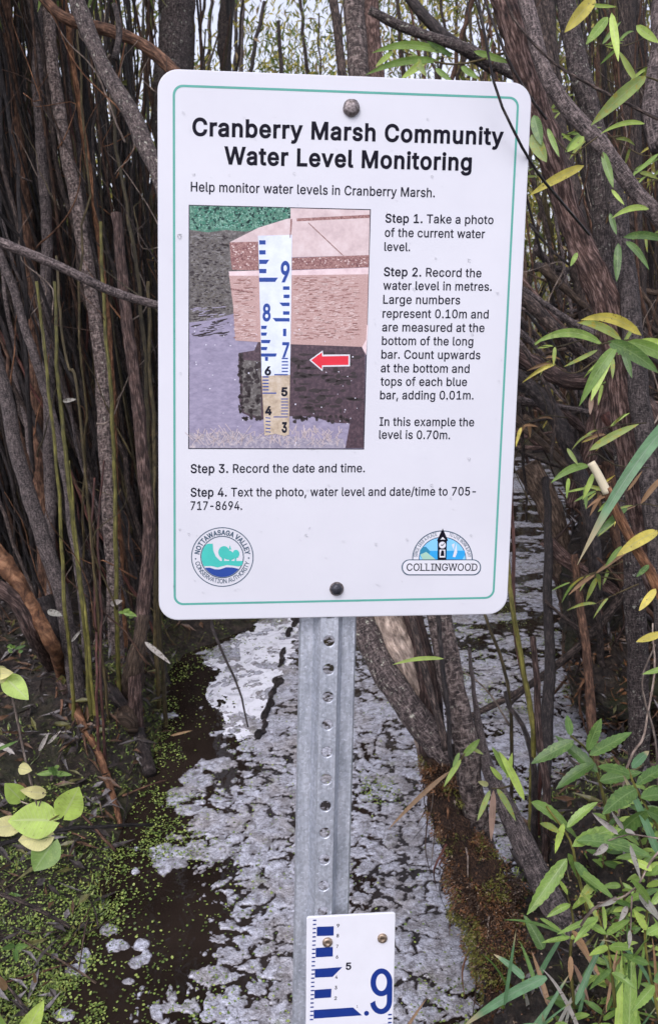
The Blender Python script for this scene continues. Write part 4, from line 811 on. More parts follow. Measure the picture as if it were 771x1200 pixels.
# long blue-green blade crossing
t = plant('reed_leaf', at(790, 480, 1.05), 'long blue-green blade arching down from the right edge with a pale tip', 'blade')
V1 = leaf_geo(at(800, 480, 1.05), at(676, 662, 1.02), .017, prof='blade', droop=.09, fold=.22, rows=22); mk('blade', V1[0], V1[1], M['leaf_bluegreen'], t, smooth=True, uv=V1[2])

# vine with heart-shaped leaves, lower left
vd = 1.0
vine = plant('vine', at(50, 960, vd), 'climbing vine with yellow-green heart-shaped leaves at the lower left edge', 'vine')
twig(vine, [(-10, 795, vd), (8, 800, vd), (18, 830, vd), (26, 870, vd), (34, 905, vd), (45, 948, vd)], 3.2, 2.6, 'bark_pale')
twig(vine, [(45, 948, vd), (35, 943, vd), (21, 938, vd)], 1.8, 1.5, 'bark_pale'); twig(vine, [(45, 948, vd), (50, 936, vd), (52, 928, vd)], 1.8, 1.5, 'bark_pale'); twig(vine, [(52, 965, vd), (66, 957, vd), (76, 950, vd)], 2.2, 1.8, 'bark_shoot')
for b, e, wpx, mt, k in [((40, 950), (44, 987), 0, '', {}),]: pass
for b, e, wpx, mt, k in [((62, 962), (10, 962), 36, 'leaf_lime', dict(prof='heart', fold=.12, droop=.03)), ((58, 980), (22, 985), 26, 'leaf_pale', dict(prof='heart', fold=.1)), ((76, 955), (93, 922), 30, 'leaf_lime', dict(prof='heart', fold=.15)),
                         ((24, 936), (6, 918), 20, 'leaf_lime', dict(prof='heart', fold=.3)), ((52, 930), (24, 926), 13, 'leaf_pale', dict(prof='heart', fold=.4)), ((24, 966), (-18, 972), 20, 'leaf_pale', dict(prof='heart', fold=.1)),
                         ((62, 988), (40, 1021), 30, 'leaf_bright', dict(prof='heart', fold=.2)), ((8, 795), (34, 820), 22, 'leaf_lime', dict(prof='heart', fold=.15)), ((8, 792), (-16, 788), 18, 'leaf_pale', dict(prof='heart', fold=.1)),
                         ((-4, 790), (16, 788), 12, 'leaf_pale', dict(prof='heart')), ((24, 900), (38, 903), 12, 'leaf_pale', dict(prof='heart')), ((-6, 880), (22, 868), 5, 'leaf_green', {})]:
    leaf(vine, b, (e[0], e[1], vd - .012), wpx * 1.15, vd, mt, **k)
# leaf lower-left corner
t = plant('broad_leaf_plant', at(30, 1215, .98), 'broad yellow-green leaf with a brown scorched tip at the bottom left corner', 'plant')
for b, e, wpx, mt in [((20, 1230), (52, 1172), 34, 'leaf_lime'), ((5, 1225), (-12, 1180), 28, 'leaf_bright'), ((30, 1235), (58, 1205), 18, 'leaf_tan'), ((18, 1108), (2, 1112), 9, 'leaf_green'), ((18, 1110), (34, 1108), 10, 'leaf_green'), ((18, 1112), (20, 1128), 9, 'leaf_green'), ((42, 1152), (40, 1140), 6, 'leaf_tan'), ((8, 1160), (-4, 1142), 12, 'leaf_tan')]:
    leaf(t, b, (e[0], e[1], .96), wpx, .98, mt, fold=.3)
# seedlings on the left bank
r = random.Random(12)
seed_lab = ['little green seedling on the dark bank under the orange-brown root', 'small bright seedling at the left edge halfway up the bank', 'green seedling among the grey stems at the foot of the thicket', 'small green sprout beside the foot of the two-toned stem']
for (px, py, d, n_, s_), lab in zip([(65, 905, 1.6, 12, 20), (18, 760, 1.85, 9, 14), (14, 1050, 1.2, 5, 12), (150, 720, 2.0, 8, 14)], seed_lab):
    t = plant('seedling', at(px, py + 8, d), lab)
    for i in range(n_):
        a = r.uniform(-.2, 3.3); L = s_ * r.uniform(.5, 1.1); leaf(t, (px + r.uniform(-7, 7), py + r.uniform(-6, 6), d), (px + math.cos(a) * L, py - math.sin(a) * L * .6 + 2, d - r.uniform(-.02, .02)), s_ * .4, d, r.choice(['leaf_green', 'leaf_bright']))
# big curled grey dead leaves on the left bank
labs = ['grey curled dead leaf lying right of the two-toned stem', 'grey dead leaf fallen near the thick grey stem', 'pale dead leaf low on the dark bank', 'second pale dead leaf low on the dark bank', 'small grey dead leaf behind the green shoots', 'narrow grey dead leaf at the left edge', 'dead grey leaf caught between green shoots', 'tan dead leaf floating among the duckweed', 'grey dead leaf beside the thin rods']
for (a, b_, wpx, d), lab in zip([((170, 752), (200, 778), 9, 1.95), ((56, 716), (74, 722), 11, 1.95), ((46, 880), (58, 858), 7, 1.7), ((56, 872), (72, 856), 5, 1.7), ((130, 708), (144, 704), 10, 2.05), ((-4, 870), (18, 884), 9, 1.6), ((74, 470), (90, 468), 7, 2.0), ((200, 862), (226, 856), 4, 1.75), ((84, 752), (96, 738), 5, 1.95)], labs):
    t = mk('dead_leaf', *[x for x in leaf_geo(at(a[0], a[1], d), at(b_[0], b_[1], d - .02), wpx * d / FOCAL, fold=.4, twist=.6)][:2], M['leaf_dead'] if 'tan' not in lab else M['leaf_tan'], None, origin=at(a[0], a[1], d), smooth=True); tag(t, lab, 'dead leaf')

# herbs, lower right
herbs = [
 ('tall herb with toothed dark green leaves standing highest above the grey leaning branch', 1.30, [(712, 960), (702, 915), (690, 882), (668, 862)],
  [((700, 905), (650, 862), 22, 'leaf_green'), ((672, 868), (622, 895), 24, 'leaf_green'), ((690, 885), (740, 858), 22, 'leaf_green'), ((668, 862), (664, 838), 14, 'leaf_green'), ((688, 880), (704, 842), 20, 'leaf_green'), ((702, 915), (752, 905), 22, 'leaf_green'), ((696, 895), (651, 925), 22, 'leaf_green')]),
 ('herb with broad deep green leaves at the right edge of the picture', 1.2, [(790, 1010), (765, 960), (745, 925), (735, 900)],
  [((745, 925), (705, 955), 30, 'leaf_green'), ((745, 920), (790, 898), 22, 'leaf_green'), ((750, 935), (798, 935), 28, 'leaf_green'), ((738, 908), (700, 898), 22, 'leaf_green'), ((757, 950), (715, 990), 30, 'leaf_green'), ((757, 950), (800, 975), 26, 'leaf_green'), ((740, 900), (760, 880), 16, 'leaf_bluegreen')]),
 ('herb with large pale green toothed leaves leaning over the grey branch', 1.1, [(690, 1075), (676, 1020), (668, 985), (640, 945)],
  [((622, 940), (678, 985), 24, 'leaf_bright'), ((664, 1006), (617, 1072), 26, 'leaf_bright'), ((665, 1000), (681, 1038), 14, 'leaf_bright'), ((670, 992), (728, 972), 24, 'leaf_bright'), ((675, 985), (765, 1006), 26, 'leaf_green'), ((664, 970), (700, 940), 16, 'leaf_bright'), ((660, 965), (650, 1000), 12, 'leaf_lime'), ((655, 975), (632, 965), 12, 'leaf_spotted'), ((672, 1010), (700, 1045), 18, 'leaf_green'), ((676, 1020), (720, 1055), 18, 'leaf_bright')]),
 ('herb with small bright green leaves low in the right corner', 1.05, [(720, 1180), (715, 1130), (708, 1095), (700, 1070)],
  [((710, 1095), (684, 1080), 13, 'leaf_bright'), ((710, 1095), (738, 1078), 13, 'leaf_bright'), ((712, 1110), (690, 1120), 12, 'leaf_lime'), ((714, 1110), (742, 1112), 14, 'leaf_bright'), ((700, 1080), (680, 1045), 12, 'leaf_spotted'), ((708, 1090), (706, 1060), 10, 'leaf_lime'), ((716, 1140), (745, 1160), 13, 'leaf_bright'), ((716, 1135), (690, 1160), 12, 'leaf_green'), ((700, 1075), (672, 1105), 12, 'leaf_bright'), ((700, 1075), (652, 1095), 10, 'leaf_bright')]),
 ('leafy green herb filling the bottom right corner of the picture', 1.0, [(780, 1230), (765, 1160), (755, 1100), (760, 1050)],
  [((762, 1060), (738, 1030), 14, 'leaf_bright'), ((762, 1060), (790, 1035), 16, 'leaf_bright'), ((757, 1100), (735, 1130), 20, 'leaf_bright'), ((757, 1095), (790, 1080), 18, 'leaf_bright'), ((765, 1150), (795, 1140), 18, 'leaf_green'), ((766, 1155), (740, 1185), 18, 'leaf_bright'), ((757, 1090), (742, 1065), 13, 'leaf_lime'), ((768, 1170), (798, 1195), 18, 'leaf_lime'), ((760, 1130), (728, 1118), 14, 'leaf_green'), ((764, 1020), (735, 1008), 14, 'leaf_lime'), ((762, 1025), (795, 1010), 15, 'leaf_bright')]),
 ('pale herb with yellowing lower leaves between the grey branch and the corner', 1.12, [(672, 1180), (668, 1120), (672, 1080), (662, 1040)],
  [((668, 1060), (640, 1075), 12, 'leaf_bright'), ((670, 1065), (694, 1050), 12, 'leaf_lime'), ((665, 1048), (652, 1030), 10, 'leaf_lime'), ((668, 1098), (634, 1105), 9, 'leaf_bright'), ((668, 1100), (690, 1095), 10, 'leaf_lime'), ((670, 1090), (690, 1120), 12, 'leaf_tan'), ((672, 1100), (705, 1150), 11, 'leaf_tan'), ((668, 1120), (668, 1150), 10, 'leaf_tan'), ((672, 1130), (690, 1175), 9, 'leaf_pink'), ((700, 1030), (676, 1060), 16, 'leaf_spotted'), ((632, 1076), (664, 1098), 8, 'leaf_bright'), ((664, 1098), (590, 1078), 6, 'leaf_green')]),
]
for lab, d, st, lv in herbs:
    t = plant('herb', at(st[0][0], st[0][1], d), lab)
    twig(t, [(p[0], p[1], d + .01) for p in st], 4.5, 2.5, 'bark_shoot')
    for b, e, wpx, mt in lv:
        leaf(t, (b[0], b[1], d), (e[0], e[1], d + r.uniform(-.05, .05)), wpx, d, mt, droop=r.uniform(.0, .08), fold=r.uniform(.15, .45), serr=.14, rows=16, twist=r.uniform(-.4, .4), nrm=(r.gauss(0, .35), -.8, r.uniform(.5, 1.4)))
fill = [('leaf_green', 'leaf_bright', 'dark green leafy herb shoot crowded in the lower right patch', 'dark green herb shoots in the lower right patch'), ('leaf_bright', 'leaf_lime', 'light green leafy herb shoot crowded in the lower right patch', 'light green herb shoots in the lower right patch')]
for i in range(40):
    px, py = r.uniform(650, 800), r.uniform(930, 1230); 
    if px < 700 and py < 1110: continue
    d = 1.42 - (py - 930) / 300 * .32 + r.uniform(0, .08); f = fill[i % 2]; root = at(px, py + 30, d)
    t = plant('herb', root, f[2], 'plant', f[3]); top = (px + r.uniform(-15, 15), py - 25)
    twig(t, [(px, py + 40, d), (px + r.uniform(-5, 5), py + 10, d), (top[0], top[1], d)], 3.2, 1.8, 'bark_olive')
    for k in range(9):
        u = k / 9; bx, by = px + (top[0] - px) * u, py + 40 - 62 * u; a = (1 if k % 2 else -1); L = r.uniform(18, 34)
        leaf(t, (bx, by, d), (bx + a * L * r.uniform(.6, 1), by - L * r.uniform(-.4, .6), d + r.uniform(-.04, .04)), L * .36, d, r.choice(f[:2]), droop=r.uniform(0, .08), fold=.3, nrm=(r.gauss(0, .4), -.7, r.uniform(.4, 1.4)))
# dry curled twig with whitish leaves in the herbs
t = plant('dry_spray', at(760, 1020, 1.0), 'dry forked twig with curled whitish dead leaves over the green herbs', 'dry twig')
twig(t, [(785, 985, 1.0), (762, 1010, 1.0), (745, 1040, 1.0), (720, 1055, 1.0), (700, 1058, 1.0)], 3, 2, 'bark_pale'); twig(t, [(740, 1050, 1.0), (738, 1090, 1.0)], 2.2, 1.5, 'bark_pale'); twig(t, [(785, 985, 1.0), (755, 980, 1.0), (735, 978, 1.0), (712, 985, 1.0)], 2, 1.5, 'bark_pale'); twig(t, [(722, 1052, 1.0), (695, 1065, 1.0), (680, 1085, 1.0)], 4.5, 3, 'bark_pale')
for b, e, w_ in [((724, 978), (693, 952), 9), ((730, 972), (716, 950), 7), ((732, 972), (744, 978), 7), ((738, 990), (750, 1032), 8), ((712, 990), (694, 1002), 12), ((748, 1046), (775, 1082), 13), ((735, 1062), (724, 1080), 9), ((722, 1055), (700, 1062), 7), ((738, 1090), (736, 1112), 7)]:
    leaf(t, b, (e[0], e[1], .99), w_, 1.0, 'leaf_dead', twist=1.2, fold=.5)
# grass blades bottom right, individually
gl = [([(735, 1235), (740, 1110)], 18, 'leaf_bright', 'broad bright green grass blade standing at the bottom right'), ([(722, 1240), (728, 1120)], 9, 'leaf_lime', 'narrow light blade beside the broad bright blade'), ([(770, 1000), (728, 905)], 9, 'leaf_bluegreen', 'arching blade among the dark herb leaves at the right edge'),
      ([(640, 1145), (540, 1205)], 12, 'leaf_bluegreen', 'long grass blade lying over the scum at the bottom'), ([(614, 1146), (578, 1118)], 8, 'leaf_bluegreen', 'short grass blade on the clods under the stump'), ([(636, 1112), (613, 1072)], 13, 'leaf_green', 'dark folded blade at the foot of the grey leaning branch'),
      ([(625, 1215), (668, 1140)], 5, 'leaf_bluegreen', 'thin blade leaning right at the bottom of the picture'), ([(640, 1230), (690, 1135)], 4, 'leaf_dead', 'thin dry grey blade crossing the bottom grass'), ([(600, 1240), (655, 1165)], 5, 'leaf_bluegreen', 'fine blade nearest the stump at the bottom'),
      ([(655, 1235), (672, 1160)], 4, 'leaf_dead', 'dry upright blade at the bottom edge'), ([(590, 1210), (500, 1222)], 9, 'leaf_bluegreen', 'blade trailing left along the bottom edge'), ([(462, 1230), (500, 1170)], 4, 'leaf_tan', 'thin brown stalk rising from the scum near the gauge'), ([(750, 1240), (735, 1150)], 13, 'leaf_bright', 'curved green blade at the bottom right corner')]
for (a, b_), wpx, mt, lab in gl:
    d = 1.12 if a[1] > 1120 else 1.2
    g_ = leaf_geo(at(a[0], a[1], d), at(b_[0], b_[1], d + .02), wpx * d / FOCAL, prof='blade', droop=.05, fold=.3, rows=14); o = mk('grass_leaf', g_[0], g_[1], M[mt], None, origin=at(a[0], a[1], d), smooth=True, uv=g_[2]); tag(o, lab, 'grass blade')
r = random.Random(66)
for i in range(46):
    d = r.uniform(1.08, 1.3); px, py = r.uniform(585, 790), r.uniform(1130, 1240); a = r.gauss(1.57, .6); L = r.uniform(35, 105); dry = r.random() < .25
    g_ = leaf_geo(at(px, py + 20, d), at(px + math.cos(a) * L, py + 20 - abs(math.sin(a)) * L, d + r.uniform(-.06, .06)), r.uniform(2.5, 7) * d / FOCAL, prof='blade', droop=r.uniform(.02, .16), fold=.3, rows=12, twist=r.uniform(-.6, .6)); k = 'dry' if dry else 'green'
    o = mk('grass_leaf', g_[0], g_[1], M[r.choice(('leaf_dead', 'leaf_tan')) if dry else r.choice(('leaf_bluegreen', 'leaf_green', 'leaf_bright'))], None, origin=at(px, py + 20, d), smooth=True, uv=g_[2]); tag(o, k + ' slender grass leaf in the tuft along the bottom right edge', 'grass blade', k + ' grass leaves at the bottom right')
# clods of bank under the stump and herbs, with crumbs
CS = []
cl = ['crumbly brown clod right at the foot of the mossy stump', 'dark clod at the bottom edge below the mossy stump', 'big crumbly clod between the stump and the pale herb', 'dark clod in the bottom grass', 'dark clod hidden under the leafy herbs at the right']
for (px, py, z, rr_, s_), lab in zip([(668, 1160, .05, .12, 3), (640, 1245, .02, .09, 5), (700, 1130, .09, .15, 7), (690, 1230, .06, .14, 9), (760, 1050, .10, .17, 11)], cl):
    c = onz(px, py, z); V, Fc, UV = lump('mud_clod', c, rr_, None, '', s_); CS.append(V); tag(mk('mud_clod', V, Fc, M['mud'], None, origin=c, smooth=True, uv=UV), lab, 'clod')
gp = [root_at(rng.uniform(540, 790), rng.uniform(1030, 1235)) for _ in range(2500)]; CS.append(np.repeat(np.array([q for q in gp if q[2] > .004]), 3, 0) + rng.normal(0, .004, (3 * sum(q[2] > .004 for q in gp), 3)))
CV = np.vstack(CS); n = 42000; P = np.vstack([c[rng.integers(0, len(c), n // len(CS))] for c in CS]); P = P + rng.normal(0, .005, P.shape); P = P[P[:, 2] > -.01]; n = len(P)
V, Fd = scatter_discs(P, rng.normal(size=(n, 3)), rng.uniform(.0008, .0032, n), 5)
tag(mk('soil_crumbs', V, Fd, M['moss'] + [M['litter'][0]], mi=rng.choice(5, n, p=[.22, .10, .3, .08, .3])), 'rusty crumbs of soil and seed husks on the near right bank', 'soil', kind='stuff')
n = 2600; P = CV[rng.integers(0, len(CV), n)]; V, Fq = leaf_quads(P, np.stack([rng.normal(0, .7, n), rng.normal(0, .7, n), rng.uniform(0, .8, n)], 1), rng.normal(size=(n, 3)), rng.uniform(.01, .045, n), rng.uniform(.002, .007, n))
tag(mk('near_litter', V, Fq, M['litter'] + [M['duck'][0]], mi=np.tile(rng.choice(5, n, p=[.25, .25, .15, .15, .2]), 4)), 'dead leaf scraps and small green shoots on the near right bank', 'leaf litter', kind='stuff')

